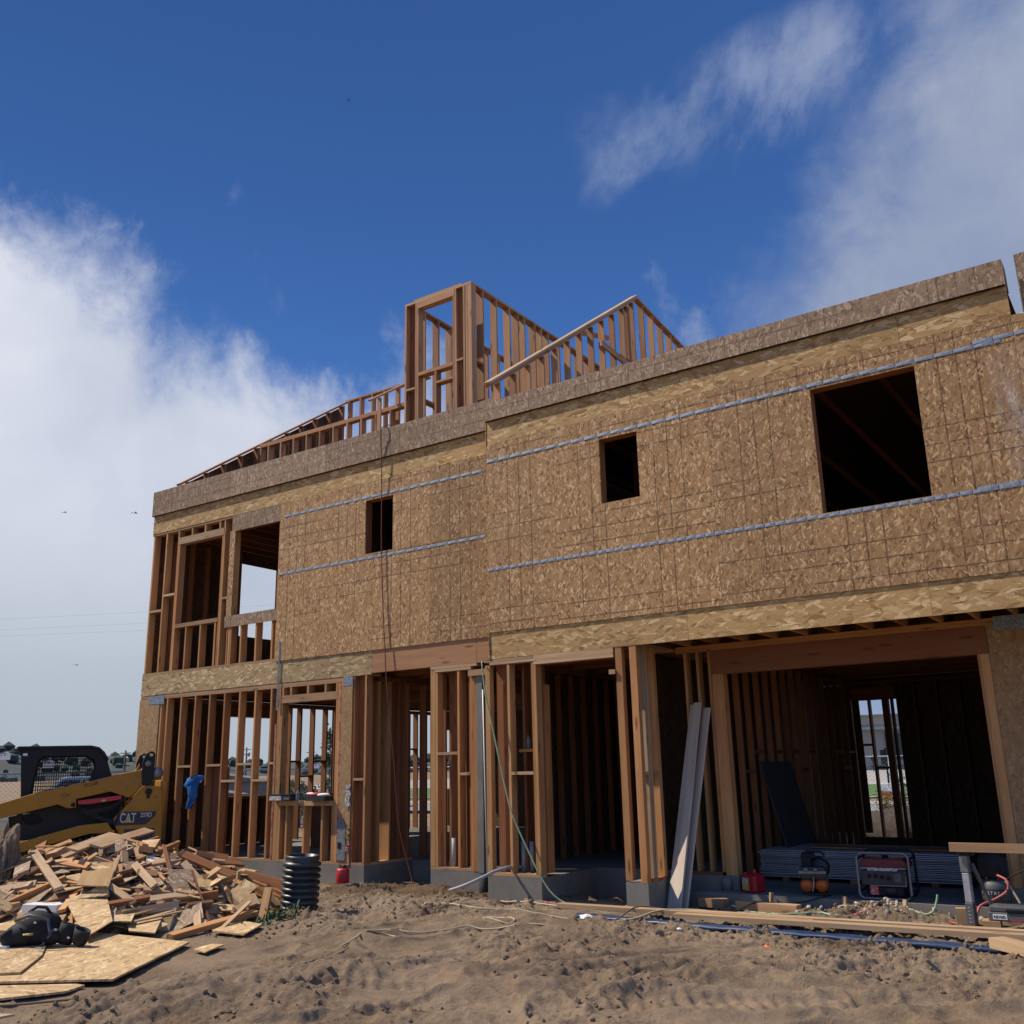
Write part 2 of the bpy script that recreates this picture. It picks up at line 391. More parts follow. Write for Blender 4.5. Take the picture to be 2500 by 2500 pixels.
def mat_label(name, a, bcol, sc=30.0):
    m, n, b = new_mat(name)
    v, rnd, co = obj_coord(n)
    f = n.sstep(n.noise(n.mapping(v, scale=(1, 1, 2.2)), sc, 4, 0.7), 0.48, 0.56)
    n.put(b.inputs['Base Color'], n.mix(f, a, bcol))
    b.inputs['Roughness'].default_value = 0.6
    return m
M['label'] = mat_label('printed_label', (0.6, 0.58, 0.55), (0.15, 0.14, 0.15))
M['label_yellow'] = mat_label('yellow_label', (0.62, 0.5, 0.12), (0.25, 0.2, 0.08))
M['label_red'] = mat_label('red_label', (0.55, 0.05, 0.06), (0.6, 0.5, 0.48))
M['greyprint'] = mat_label('grey_printed_board', (0.19, 0.21, 0.225), (0.11, 0.12, 0.13), 22)
M['redmark'] = mat_label('red_marked_lumber', (0.36, 0.19, 0.11), (0.28, 0.05, 0.03), 9)

# ------------------------------------------------------------------ object helpers
def tag(o, label=None, cat=None, group=None, kind=None):
    for k, v in (('label', label), ('category', cat), ('group', group), ('kind', kind)):
        if v:
            o[k] = v
    return o

def link(o, parent=None, Mx=None):
    col.objects.link(o)
    if parent is not None:
        o.parent = parent
    if Mx is not None:
        o.matrix_local = Mx
    return o

def root(name, label, cat, loc=(0, 0, 0), rz=0.0, group=None):
    o = bpy.data.objects.new(name, None)
    o.empty_display_size = 0.2
    col.objects.link(o)
    o.location = loc
    o.rotation_euler = (0, 0, rz)
    return tag(o, label, cat, group)

class MB:
    """collects faces and links them as one mesh object"""
    def __init__(s):
        s.v, s.f = [], []

    def add(s, vs, fs, T=None):
        k = len(s.v)
        s.v += [tuple(T @ Vector(p)) if T is not None else tuple(p) for p in vs]
        s.f += [tuple(i + k for i in f) for f in fs]
        return s

    def box(s, x0, x1, y0, y1, z0, z1, T=None):
        vs = [(x, y, z) for z in (z0, z1) for y in (y0, y1) for x in (x0, x1)]
        return s.add(vs, [(0, 2, 3, 1), (4, 5, 7, 6), (0, 1, 5, 4), (2, 6, 7, 3), (0, 4, 6, 2), (1, 3, 7, 5)], T)

    def lathe(s, prof, n=20, T=None, cap=True):
        vs, fs = [], []
        for r, z in prof:
            for i in range(n):
                a = 2 * math.pi * i / n
                vs.append((r * math.cos(a), r * math.sin(a), z))
        for j in range(len(prof) - 1):
            for i in range(n):
                fs.append((j * n + i, j * n + (i + 1) % n, (j + 1) * n + (i + 1) % n, (j + 1) * n + i))
        if cap:
            fs.append(tuple(range(n - 1, -1, -1)))
            fs.append(tuple((len(prof) - 1) * n + i for i in range(n)))
        return s.add(vs, fs, T)

    def cyl(s, p0, p1, r, n=12, r1=None):
        p0, p1 = Vector(p0), Vector(p1)
        d = p1 - p0
        T = Matrix.Translation(p0) @ d.to_track_quat('Z', 'Y').to_matrix().to_4x4()
        return s.lathe([(r, 0), (r if r1 is None else r1, d.length)], n, T)

    def tube(s, pts, r, n=6, closed=False):
        pts = [Vector(p) for p in pts]
        vs, fs = [], []
        m = len(pts)
        for i, p in enumerate(pts):
            a = pts[(i - 1) % m] if (closed or i > 0) else p
            b = pts[(i + 1) % m] if (closed or i < m - 1) else p
            d = (b - a).normalized()
            h = Vector((0, 0, 1)) if abs(d.z) < 0.9 else Vector((1, 0, 0))
            u = d.cross(h).normalized()
            w = u.cross(d)
            for k in range(n):
                an = 2 * math.pi * k / n
                vs.append(p + (u * math.cos(an) + w * math.sin(an)) * r)
        for i in range(m if closed else m - 1):
            j = (i + 1) % m
            for k in range(n):
                fs.append((i * n + k, i * n + (k + 1) % n, j * n + (k + 1) % n, j * n + k))
        if not closed:
            fs.append(tuple(range(n - 1, -1, -1)))
            fs.append(tuple((m - 1) * n + k for k in range(n)))
        return s.add(vs, fs)

    def sphere(s, c, r, n=14, m=8, sc=(1, 1, 1)):
        vs, fs = [], []
        for j in range(m + 1):
            t = math.pi * j / m
            for i in range(n):
                a = 2 * math.pi * i / n
                vs.append((c[0] + r * sc[0] * math.sin(t) * math.cos(a), c[1] + r * sc[1] * math.sin(t) * math.sin(a), c[2] + r * sc[2] * math.cos(t)))
        for j in range(m):
            for i in range(n):
                fs.append((j * n + i, (j + 1) * n + i, (j + 1) * n + (i + 1) % n, j * n + (i + 1) % n))
        return s.add(vs, fs)

    def prism(s, outer, y0, y1, holes=(), T=None):
        """polygon in (x, z) pushed along y"""
        bm = bmesh.new()
        edges = []
        loops = []
        for lp in [outer] + list(holes):
            vs = [bm.verts.new((p[0], y0, p[1])) for p in lp]
            loops.append(vs)
            edges += [bm.edges.new((vs[i], vs[(i + 1) % len(vs)])) for i in range(len(vs))]
        bmesh.ops.triangle_fill(bm, use_beauty=True, edges=edges)
        bm.verts.index_update()
        front = [tuple(v.index for v in f.verts) for f in bm.faces]
        n = len(bm.verts)
        co = [tuple(v.co) for v in bm.verts]
        vs = co + [(c[0], y1, c[2]) for c in co]
        fs = front + [tuple(i + n for i in reversed(f)) for f in front]
        for lp in loops:
            ids = [v.index for v in lp]
            for i in range(len(ids)):
                a, b_ = ids[i], ids[(i + 1) % len(ids)]
                fs.append((a, b_, b_ + n, a + n))
        bm.free()
        return s.add(vs, fs, T)

    def mesh(s, name, smooth=False, fix=True):
        me = bpy.data.meshes.new(name)
        me.from_pydata(s.v, [], s.f)
        if fix:
            bm = bmesh.new()
            bm.from_mesh(me)
            bmesh.ops.recalc_face_normals(bm, faces=bm.faces)
            bm.to_mesh(me)
            bm.free()
        if smooth:
            for p in me.polygons:
                p.use_smooth = True
        return me

    def build(s, name, mat, parent=None, Mx=None, smooth=False, bevel=0.0):
        me = s.mesh(name, smooth)
        if mat is not None:
            me.materials.append(M[mat] if isinstance(mat, str) else mat)
        o = bpy.data.objects.new(name, me)
        link(o, parent, Mx)
        if bevel:
            b = o.modifiers.new('bevel', 'BEVEL')
            b.width = bevel
            b.segments = 2
            b.limit_method = 'ANGLE'
        return o

_cache = {}
def unit_board(l, w, h, mat, cup=0.0):
    """board mesh, grain along x, shared between boards of one size; arrises eased a little"""
    key = (round(l, 3), round(w, 4), round(h, 4), mat)
    if key not in _cache:
        me = MB().box(-l / 2, l / 2, -w / 2, w / 2, -h / 2, h / 2).mesh('board', fix=False)
        me.materials.append(M[mat])
        _cache[key] = me
    return _cache[key]

RX = Matrix.Rotation(R(90), 4, 'Z')
RZ = Matrix.Rotation(R(-90), 4, 'Y')
def board(name, x0, x1, y0, y1, z0, z1, mat, parent=None, jit=0.0):
    """axis aligned piece of lumber"""
    d = (abs(x1 - x0), abs(y1 - y0), abs(z1 - z0))
    c = Vector(((x0 + x1) / 2, (y0 + y1) / 2, (z0 + z1) / 2))
    if d[0] >= d[1] and d[0] >= d[2]:
        me, Rt = unit_board(d[0], d[1], d[2], mat), Matrix()
    elif d[1] >= d[2]:
        me, Rt = unit_board(d[1], d[0], d[2], mat), RX
    else:
        me, Rt = unit_board(d[2], d[1], d[0], mat), RZ
    o = bpy.data.objects.new(name, me)
    if jit:
        Rt = Matrix.Rotation(random.uniform(-jit, jit), 4, 'Y') @ Matrix.Rotation(random.uniform(-jit, jit), 4, 'Z') @ Rt
    return link(o, parent, Matrix.Translation(c) @ Rt)

def beam(name, p0, p1, w, h, mat, parent=None, roll=0.0):
    """piece of lumber between two points; h is its depth in the vertical plane"""
    p0, p1 = Vector(p0), Vector(p1)
    d = p1 - p0
    x = d.normalized()
    y = Vector((0, 0, 1)).cross(x)
    y = y.normalized() if y.length > 1e-4 else Vector((0, 1, 0))
    z = x.cross(y)
    Rt = Matrix(((x.x, y.x, z.x, 0), (x.y, y.y, z.y, 0), (x.z, y.z, z.z, 0), (0, 0, 0, 1))) @ Matrix.Rotation(roll, 4, 'X')
    o = bpy.data.objects.new(name, unit_board(d.length, w, h, mat))
    return link(o, parent, Matrix.Translation((p0 + p1) / 2) @ Rt)

def cells_mesh(xs, zs, holes, t, ox, oz):
    """flat sheet in local x, y with rectangular holes, thickness t towards local -z"""
    mb = MB()
    gx = sorted(set([round(v, 4) for v in xs] + [round(v, 4) for h in holes for v in h[:2] if xs[0] < v < xs[1]]))
    gz = sorted(set([round(v, 4) for v in zs] + [round(v, 4) for h in holes for v in h[2:] if zs[0] < v < zs[1]]))
    full = {}
    for i in range(len(gx) - 1):
        for j in range(len(gz) - 1):
            cx, cz = (gx[i] + gx[i + 1]) / 2, (gz[j] + gz[j + 1]) / 2
            full[i, j] = not any(h[0] < cx < h[1] and h[2] < cz < h[3] for h in holes)
    for (i, j), on in full.items():
        if not on:
            continue
        a, b_, c, d = gx[i] - ox, gx[i + 1] - ox, gz[j] - oz, gz[j + 1] - oz
        mb.add([(a, c, 0), (b_, c, 0), (b_, d, 0), (a, d, 0)], [(0, 1, 2, 3)])
        mb.add([(a, c, -t), (b_, c, -t), (b_, d, -t), (a, d, -t)], [(3, 2, 1, 0)])
        for (k, l), q in (((i - 1, j), ((a, c), (a, d))), ((i + 1, j), ((b_, d), (b_, c))), ((i, j - 1), ((b_, c), (a, c))), ((i, j + 1), ((a, d), (b_, d)))):
            if not full.get((k, l), False):
                (p, q1), (r, s1) = q
                mb.add([(p, q1, 0), (r, s1, 0), (r, s1, -t), (p, q1, -t)], [(0, 1, 2, 3)])
    return mb

def xz_panel(name, x0, x1, z0, z1, y, mat, parent, ox=None, oz=None, holes=(), t=0.012):
    """sheet facing -y whose front face lies at y"""
    ox = x0 if ox is None else ox
    oz = z0 if oz is None else oz
    g = 0.0016
    mb = cells_mesh((x0 + g, x1 - g), (z0 + g, z1 - g), holes, t, ox, oz)
    me = mb.mesh(name, fix=False)
    me.materials.append(M[mat])
    T = Matrix(((1, 0, 0, ox), (0, 0, -1, y), (0, 1, 0, oz), (0, 0, 0, 1)))
    return link(bpy.data.objects.new(name, me), parent, T)

def yz_panel(name, x, y0, y1, z0, z1, mat, parent, holes=(), t=0.012, flip=False):
    """sheet whose faces look along x"""
    g = 0.0016
    mb = cells_mesh((y0 + g, y1 - g), (z0 + g, z1 - g), holes, t, y0, z0)
    me = mb.mesh(name, fix=False)
    me.materials.append(M[mat])
    T = Matrix(((0, 0, 1, x), (1, 0, 0, y0), (0, 1, 0, z0), (0, 0, 0, 1)))
    return link(bpy.data.objects.new(name, me), parent, T)

def flat_panel(name, x0, x1, y0, y1, z, mat, parent, t=0.018):
    mb = MB().box(0, x1 - x0, 0, y1 - y0, -t, 0)
    return mb.build(name, mat, parent, Matrix.Translation((x0, y0, z)))

def text(name, body, size, mat, parent, Mx, ext=0.0, shear=0.0, bold=0.0):
    cu = bpy.data.curves.new(name, 'FONT')
    cu.body = body
    cu.size = size
    cu.extrude = ext
    cu.offset = bold
    cu.shear = shear
    cu.align_x = 'LEFT'
    o = bpy.data.objects.new(name, cu)
    col.objects.link(o)
    bpy.context.view_layer.update()
    me = bpy.data.meshes.new_from_object(o.evaluated_get(bpy.context.evaluated_depsgraph_get()))
    bpy.data.objects.remove(o)
    me.materials.clear()
    me.materials.append(M[mat])
    return link(bpy.data.objects.new(name, me), parent, Mx)

# ------------------------------------------------------------------ noise and ground
def vnoise(x, y, seed=0):
    xi, yi = np.floor(x).astype(np.int64), np.floor(y).astype(np.int64)
    xf, yf = x - xi, y - yi
    def h(a, b):
        v = (a * 374761393 + b * 668265263 + seed * 982451653) & 0xffffffff
        v = ((v ^ (v >> 13)) * 1274126177) & 0xffffffff
        return ((v ^ (v >> 16)) & 0xffff) / 65535.0
    u, w = xf * xf * (3 - 2 * xf), yf * yf * (3 - 2 * yf)
    return (h(xi, yi) * (1 - u) + h(xi + 1, yi) * u) * (1 - w) + (h(xi, yi + 1) * (1 - u) + h(xi + 1, yi + 1) * u) * w

def fbm(x, y, seed=0, o=4, g=0.5):
    t, a, s = 0, 1.0, 0
    for i in range(o):
        t = t + a * vnoise(x * 2 ** i + 17.3 * i, y * 2 ** i - 9.1 * i, seed + i)
        s += a
        a *= g
    return t / s

MOUNDS = [(7.45, -2.75, 0.45, 0.06), (9.25, -3.70, 0.55, 0.13), (9.55, -6.2, 0.55, 0.16), (8.1, -1.25, 0.55, 0.10), (6.6, -0.75, 0.9, 0.07),
          (11.8, -4.6, 0.8, 0.10), (13.3, -3.2, 0.7, 0.07), (10.6, -3.0, 0.6, 0.06), (14.2, -2.0, 0.5, 0.06), (10.2, -5.3, 0.7, 0.10),
          (7.6, -0.45, 0.5, 0.10), (13.45, 0.28, 0.45, 0.13), (12.6, 0.35, 0.3, 0.05)]
def ground_z(x, y):
    x, y = np.asarray(x, float), np.asarray(y, float)
    z = np.full(np.broadcast(x, y).shape, -0.34)
    near = np.exp(-(((x - 10) / 16) ** 4 + ((y + 3) / 14) ** 4))
    z = z + near * (fbm(x * 0.55, y * 0.55, 3, 3) - 0.45) * 0.17
    for mx, my, r, h in MOUNDS:
        d = np.hypot(x - mx, y - my) + (fbm(x * 2.2, y * 2.2, 40, 3) - 0.5) * r * 0.9
        z = z + h * np.exp(-(d / r) ** 2) * near
    # churned sand: skewed ridges thrown up by tracks and boots, then crumbs
    c, s = math.cos(0.62), math.sin(0.62)
    u, w = x * c + y * s, -x * s + y * c
    wx = (fbm(x * 1.1, y * 1.1, 8, 3) - 0.5) * 0.9
    rd = 1 - np.abs(2 * fbm((u + wx) * 1.5, (w + wx) * 3.0, 11, 3, 0.5) - 1)
    z = z + near * (rd ** 3 - 0.45) * 0.085
    rd2 = 1 - np.abs(2 * fbm((u - wx) * 4.0, (w + wx) * 7.5, 21, 3, 0.55) - 1)
    amt = np.clip(fbm(x * 0.8, y * 0.8, 31, 3) * 2.6 - 0.75, 0.12, 1)
    z = z + near * (rd2 ** 2.5 - 0.4) * 0.058 * amt
    z = z + near * (fbm(x * 13, y * 13, 51, 3, 0.6) - 0.5) * 0.046 * amt
    z = z + near * (vnoise(x * 34, y * 34, 61) - 0.5) * 0.020 * amt
    z = z + near * (vnoise(x * 27 + 5, y * 31, 62) ** 3) * 0.030 * amt
    # machine track prints across the foreground
    for (ax, ay, bx, by) in ((9.0, -6.4, 14.2, -2.6), (10.5, -6.3, 15.6, -2.6), (8.6, -3.2, 12.4, -1.6)):
        L = math.hypot(bx - ax, by - ay)
        tx, ty = (bx - ax) / L, (by - ay) / L
        al = (x - ax) * tx + (y - ay) * ty
        ac = -(x - ax) * ty + (y - ay) * tx + (vnoise(al * 0.7, al * 0, 5) - 0.5) * 0.2
        inside = np.clip(1 - (np.abs(ac) / 0.19) ** 6, 0, 1) * np.clip(al / 0.3, 0, 1) * np.clip((L - al) / 0.3, 0, 1)
        inside = inside * np.clip(fbm(x * 0.9, y * 0.9, 71, 2) * 3.4 - 1.0, 0, 1)
        rib = np.abs(((al * 8.0 + ac * 0.8) % 1.0) - 0.5) * 2
        z = z - inside * (0.022 + 0.022 * np.clip(rib * 2 - 0.6, 0, 1))
        z = z + near * 0.035 * np.exp(-((np.abs(ac) - 0.27) / 0.07) ** 2) * np.clip(al / 0.3, 0, 1) * np.clip((L - al) / 0.3, 0, 1)
    # trodden flat where the loose boards lie
    e = np.hypot((x - 6.6) / 2.35, (y + 5.55) / 2.0)
    f1 = np.clip((1.12 - e) / 0.22, 0, 1)
    e2 = np.hypot(x - 7.28, y + 3.58)
    f1 = np.maximum(f1, np.clip((0.85 - e2) / 0.3, 0, 1))
    z = z * (1 - f1) + f1 * (-0.345 + (z + 0.34) * 0.12)
    under = (x > 0.05) & (x < 16.5) & (y > 0.02) & (y < 9.2) & ~((x > 5.9) & (x < 7.18) & (y < 1.1)) & ~((x > 9.32) & (x < 16.5) & (y < 0.48))
    z = np.where(under, -0.47, z)
    far = np.clip((y - 14) / 10, 0, 1)
    z = z + far * (0.16 + 0.0075 * np.clip(y - 14, 0, 120))
    return z

def gz(x, y):
    return float(ground_z(np.array([x]), np.array([y]))[0])

def grow(start, step, end, k=1.22):
    o, v = [], start
    while abs(v) < end:
        step *= k
        v += step if end * step > 0 else -step
        o.append(v)
    return o
def axis(lo, hi, st, far):
    a, v, s = [], lo, st
    while v > -far:
        s *= 1.25
        v -= s
        a.append(v)
    b, v, s = [], hi, st
    while v < far:
        s *= 1.25
        v += s
        b.append(v)
    return np.array(a[::-1] + list(np.arange(lo, hi + st * 0.5, st)) + b)
gx, gy = axis(4.6, 16.2, 0.017, 900), axis(-7.5, 0.6, 0.017, 900)
GX, GY = np.meshgrid(gx, gy)
GZ = ground_z(GX, GY)
nx, ny = len(gx), len(gy)
me = bpy.data.meshes.new('ground')
co = np.stack([GX.ravel(), GY.ravel(), GZ.ravel()], 1).astype(np.float32)
me.vertices.add(nx * ny)
me.vertices.foreach_set('co', co.ravel())
I, J = np.meshgrid(np.arange(nx - 1), np.arange(ny - 1))
a = (J * nx + I).ravel()
quads = np.stack([a, a + 1, a + nx + 1, a + nx], 1).astype(np.int32)
me.loops.add(quads.size)
me.loops.foreach_set('vertex_index', quads.ravel())
me.polygons.add(len(quads))
me.polygons.foreach_set('loop_start', np.arange(0, quads.size, 4, dtype=np.int32))
me.polygons.foreach_set('loop_total', np.full(len(quads), 4, dtype=np.int32))
me.update()
me.validate()
me.materials.append(M['sand'])
me.polygons.foreach_set('use_smooth', np.ones(len(quads), dtype=bool))
link(tag(bpy.data.objects.new('ground', me), 'churned pale sand of the building site', None, None, 'structure'))

# ------------------------------------------------------------------ the unfinished house
H = root('unfinished_house', 'unfinished two storey timber house, bare studs below and strand board above', 'house')

def stud_run(xs, y0, y1, z0, z1, mat='stud', w=0.038):
    for x in xs:
        board('stud', x, x + w, y0, y1, z0, z1, mat, H)
def stud_run_y(x0, x1, ys, z0, z1, mat='stud_red', w=0.038):
    for y in ys:
        board('stud', x0, x1, y, y + w, z0, z1, mat, H)

# slabs and footings
MB().box(0.02, 10.83, 1.15, 9, -0.5, -0.002).build('floor_slab', 'concrete', H)
for n_, (x0, x1, y0, y1) in enumerate(((0.0, 5.88, 0, 1.15), (7.187, 8.08, 0, 1.15), (8.45, 9.31, -0.33, 1.15), (10.545, 10.85, -0.33, 0.80))):
    MB().box(x0, x1, y0 + 0.001, y1 - 0.001, -0.55, -0.001).build('footing', 'concrete', H)
MB().box(10.86, 16.4, 0.5, 9, -0.55, -0.17).build('garage_slab', 'concrete', H)
MB().box(10.86, 11.56, 0.805, 0.985, -0.169, -0.001).build('footing', 'concrete', H)
MB().box(14.66, 16.4, 0.805, 0.985, -0.169, -0.001).build('footing', 'concrete', H)
MB().lathe([(0.07, -0.17), (0.07, -0.02)], 16, Matrix.Translation((11.40, 0.79, 0))).build('anchor_cup', 'concrete', H, None, True)

D = 0.14
# --- ground floor, left front wall
board('sill_plate', 0, 5.88, 0, D, 0.0, 0.038, 'plate', H)
board('top_plate', 0, 5.57, 0, D, 2.80, 2.838, 'plate', H)
board('top_plate', 0, 5.57, 0, D, 2.8395, 2.878, 'plate', H)
xz_panel('sheathing_panel', -0.012, 0.60, 0.0, 2.80, -0.012, 'osb_strip', H)
xz_panel('sheathing_panel', 5.345, 5.58, 0.0, 2.80, -0.012, 'osb_strip', H)
stud_run([0.0, 0.562, 0.62] + [1.212 + 0.4064 * k - 0.0 for k in range(-1, 7)], 0.001, D, 0.039, 2.799)
stud_run([3.835, 3.876], 0.001, D, 0.039, 2.799)
stud_run([3.917], 0.001, D, 0.039, 2.539)
stud_run([5.211], 0.001, D, 0.039, 2.539)
stud_run([5.252], 0.001, D, 0.039, 2.799)
board('stud', 5.293, 5.338, -0.004, D, 0.039, 2.799, 'redmark', H)
board('stud', 3.79, 3.832, -0.004, D, 0.039, 2.2, 'redmark', H)
board('header', 3.917, 5.249, -0.003, D, 2.54, 2.665, 'plate', H)
for x in (3.93, 4.125, 4.53, 4.94, 5.20):
    board('cripple_stud', x, x + 0.038, 0.001, D, 2.666, 2.799, 'stud', H)
board('window_sill', 3.957, 5.209, -0.003, D, 0.874, 0.953, 'plate', H)
for x in (3.957, 4.125, 4.53, 4.94, 5.171):
    board('cripple_stud', x, x + 0.038, 0.001, D, 0.039, 0.873, 'stud', H)
xs = [1.212 + 0.4064 * k for k in range(7)]
for k, z in ((0, 1.53), (2, 1.535), (3, 1.262), (4, 1.54), (5, 1.265)):
    board('blocking', xs[k] + 0.039, xs[k + 1] - 0.001, -0.002, D, z, z + 0.038, 'pale', H)
board('blocking', xs[6] + 0.039, 3.79, -0.002, D, 1.54, 1.578, 'pale', H)
# corner post at the left of the entry
board('top_plate', 5.572, 5.88, 0, 0.33, 2.878, 2.916, 'plate', H)
board('stud', 5.584, 5.624, 0.001, D, 0.039, 2.877, 'stud_red', H)
board('stud', 5.625, 5.84, 0.10, 0.138, 0.039, 2.877, 'stud_red', H)
board('stud', 5.842, 5.88, -0.002, D, 0.039, 2.877, 'stud', H)
board('blocking', 5.626, 5.841, -0.003, 0.098, 1.255, 1.293, 'pale', H)
board('sill_plate', 5.74, 5.88, 0.145, 1.15, 0.0, 0.038, 'plate', H)
board('top_plate', 5.74, 5.88, 0.335, 3.2, 2.80, 2.876, 'stud_red', H)
for y0, y1, x0, m_ in ((0.145, 0.20, 5.74, 'stud_red'), (0.30, 0.34, 5.74, 'stud'), (0.56, 0.60, 5.60, 'stud'), (0.64, 0.68, 5.74, 'stud_red'), (0.80, 0.84, 5.72, 'stud_red'), (1.02, 1.06, 5.70, 'stud_red')):
    board('stud', x0, 5.88, y0, y1, 0.039, 2.799, m_, H)
# rim boards over the ground floor
xz_panel('rim_board', 0.0, 3.79, 2.882, 3.272, -0.006, 'osb_olive', H, t=0.03)
xz_panel('rim_board', 3.79, 5.98, 2.882, 3.272, -0.006, 'osb_olive', H, t=0.03)
board('rim_beam', 5.985, 8.052, -0.004, 0.085, 2.905, 3.272, 'lvl', H)
board('rim_beam', 8.058, 8.54, -0.004, 0.085, 2.905, 3.272, 'lvl', H)
# --- pier between the entry and the drain slot
board('sill_plate', 7.187, 7.965, 0, D, 0.0, 0.038, 'plate', H)
board('top_plate', 7.187, 8.06, -0.006, D, 2.862, 2.902, 'pale', H)
board('top_plate', 7.28, 7.95, -0.006, D, 2.818, 2.858, 'pale', H)
board('stud', 7.187, 7.284, -0.002, 0.09, 0.039, 2.86, 'stud', H)
board('stud', 7.286, 7.318, 0.0, D, 0.039, 2.817, 'stud', H)
for x0, x1, y0 in ((7.32, 7.42, 0.28), (7.42, 7.50, 0.28), (7.50, 7.56, 0.40)):
    board('stud', x0, x1, y0, y0 + 0.038, 0.0, 2.9, 'stud_red', H)
board('stud', 7.694, 7.732, 0.0, D, 0.039, 2.817, 'stud', H)
board('stud', 7.87, 7.90, 0.05, D, 0.039, 2.817, 'stud_red', H)
board('stud', 7.928, 7.966, 0.0, D, 0.039, 2.817, 'stud', H)
board('stud', 7.971, 8.055, -0.004, 0.09, 0.0, 2.70, 'stud', H)
board('blocking', 7.32, 7.692, -0.002, D, 1.60, 1.64, 'pale', H)
board('blocking', 7.734, 7.926, -0.002, D, 1.305, 1.345, 'pale', H)
board('header_block', 7.94, 8.30, -0.06, -0.007, 2.71, 2.80, 'plate', H)
for x in (7.187,):
    for y in (0.18, 0.5, 0.85, 1.1):
        board('stud', x, x + D, y, y + 0.038, 0.0, 2.86, 'stud_red', H)
MB().box(8.063, 8.172, -0.03, 0.08, -0.018, 2.709).build('steel_column', 'column', H, None, False, 0.006)
MB().cyl((8.118, 0.03, -0.5), (8.118, 0.03, -0.021), 0.068, 18).build('drain_sleeve', 'rubber', H, None, True)
MB().cyl((8.235, -0.05, -0.03), (8.20, -0.05, 2.5), 0.010, 8).build('vent_pipe', 'white', H, None, True)
for x, y, r in ((7.535, 0.1, 0.032), (8.885, -0.1, 0.034), (9.022, -0.1, 0.034)):
    MB().cyl((x, y, 0.0), (x, y, 0.43), r, 16).build('stub_pipe', 'pvc', H, None, True)
# --- pier right of the slot, one foot proud
YR = -0.33
board('sill_plate', 8.45, 9.31, YR, YR + D, 0.0, 0.038, 'plate', H)
board('top_plate', 8.44, 9.27, YR - 0.006, YR + D, 2.845, 2.882, 'pale', H)
board('top_plate', 8.53, 9.31, YR - 0.006, YR + D, 2.806, 2.842, 'pale', H)
board('stud', 8.45, 8.532, YR - 0.002, YR + 0.09, 0.0, 2.805, 'stud', H)
for x0, x1 in ((8.535, 8.63), (8.632, 8.72), (8.722, 8.82)):
    board('stud', x0, x1, YR + 0.16, YR + 0.198, 0.039, 2.805, 'stud_red', H)
board('stud', 8.827, 8.866, YR, YR + D, 0.039, 2.805, 'stud', H)
board('stud', 8.93, 8.968, YR + 0.22, YR + 0.36, 0.039, 2.805, 'stud_red', H)
board('stud', 8.97, 9.2, YR + 0.36, YR + 0.398, 0.039, 2.805, 'stud_red', H)
board('stud', 9.23, 9.266, YR, YR + D, 0.039, 2.805, 'stud', H)
board('stud', 9.268, 9.308, YR - 0.002, YR + D, 0.039, 2.805, 'stud', H)
board('stud', 9.17, 9.309, YR + D + 0.002, YR + 0.18, 0.039, 2.84, 'stud_red', H)
board('stud', 9.17, 9.309, YR + 0.182, YR + 0.34, 0.039, 2.5, 'stud', H)
board('blocking', 8.868, 9.228, YR - 0.002, YR + D, 1.30, 1.34, 'pale', H)
board('blocking', 8.868, 9.228, YR + 0.2, YR + 0.34, 1.60, 1.64, 'stud', H)
board('header', 9.272, 10.52, YR - 0.004, YR + 0.086, 2.762, 2.908, 'pale', H)
board('header', 9.31, 10.52, YR + 0.1, YR + 0.19, 2.762, 2.908, 'stud_red', H)
# --- pier left of the garage recess
board('top_plate', 10.53, 10.85, YR - 0.006, 0.84, 2.896, 2.932, 'plate', H)
board('stud', 10.549, 10.641, YR, YR + 0.09, 0.02, 2.895, 'stud', H)
board('stud', 10.66, 10.74, YR + 0.2, YR + 0.24, 0.02, 2.895, 'stud_red', H)
board('stud', 10.756, 10.85, YR, YR + 0.09, 0.0, 2.895, 'stud', H)
board('sill_plate', 10.71, 10.85, -0.2, 0.80, 0.0, 0.038, 'stud_red', H)
for y0, y1 in ((-0.135, -0.10), (-0.075, -0.037), (0.14, 0.225)):
    board('stud', 10.78 if y1 < 0.1 else 10.71, 10.85, y0, y1, 0.039, 2.895, 'stud' if y0 > 0 else 'pale', H)
board('blocking', 10.76, 10.848, -0.036, 0.139, 1.27, 1.31, 'stud', H)
board('blocking', 10.72, 10.848, -0.22, -0.136, 1.27, 1.31, 'stud', H)
board('block_stub', 10.46, 10.548, YR - 0.03, YR + 0.02, 2.54, 2.60, 'plate', H)
# --- garage front wall, set back under the upper floor
YG = 0.84
board('sill_plate', 10.86, 11.37, YG, YG + D, 0.0, 0.038, 'stud_red', H)
stud_run([10.98, 11.16], YG, YG + D, 0.039, 2.89, 'stud')
board('stud', 11.33, 11.372, YG, YG + D, 0.0, 2.89, 'stud', H)
board('stud', 11.376, 11.535, YG + 0.002, YG + D, 0.0, 2.549, 'stud', H)
board('header', 11.376, 14.80, YG - 0.004, YG + 0.13, 2.55, 2.868, 'lvl_dark', H)
board('top_plate', 10.86, 16.4, YG, YG + D, 2.872, 2.912, 'stud', H)
board('top_plate', 10.86, 16.4, YG, YG + D, 2.914, 2.954, 'stud', H)
board('stud', 14.672, 14.70, YG, YG + D, 0.0, 2.549, 'stud', H)
board('stud', 14.702, 14.80, YG - 0.002, YG + D, 0.0, 2.549, 'stud', H)
xz_panel('sheathing_panel', 14.803, 16.4, 0.0, 2.90, YG - 0.012, 'osb_strip', H)
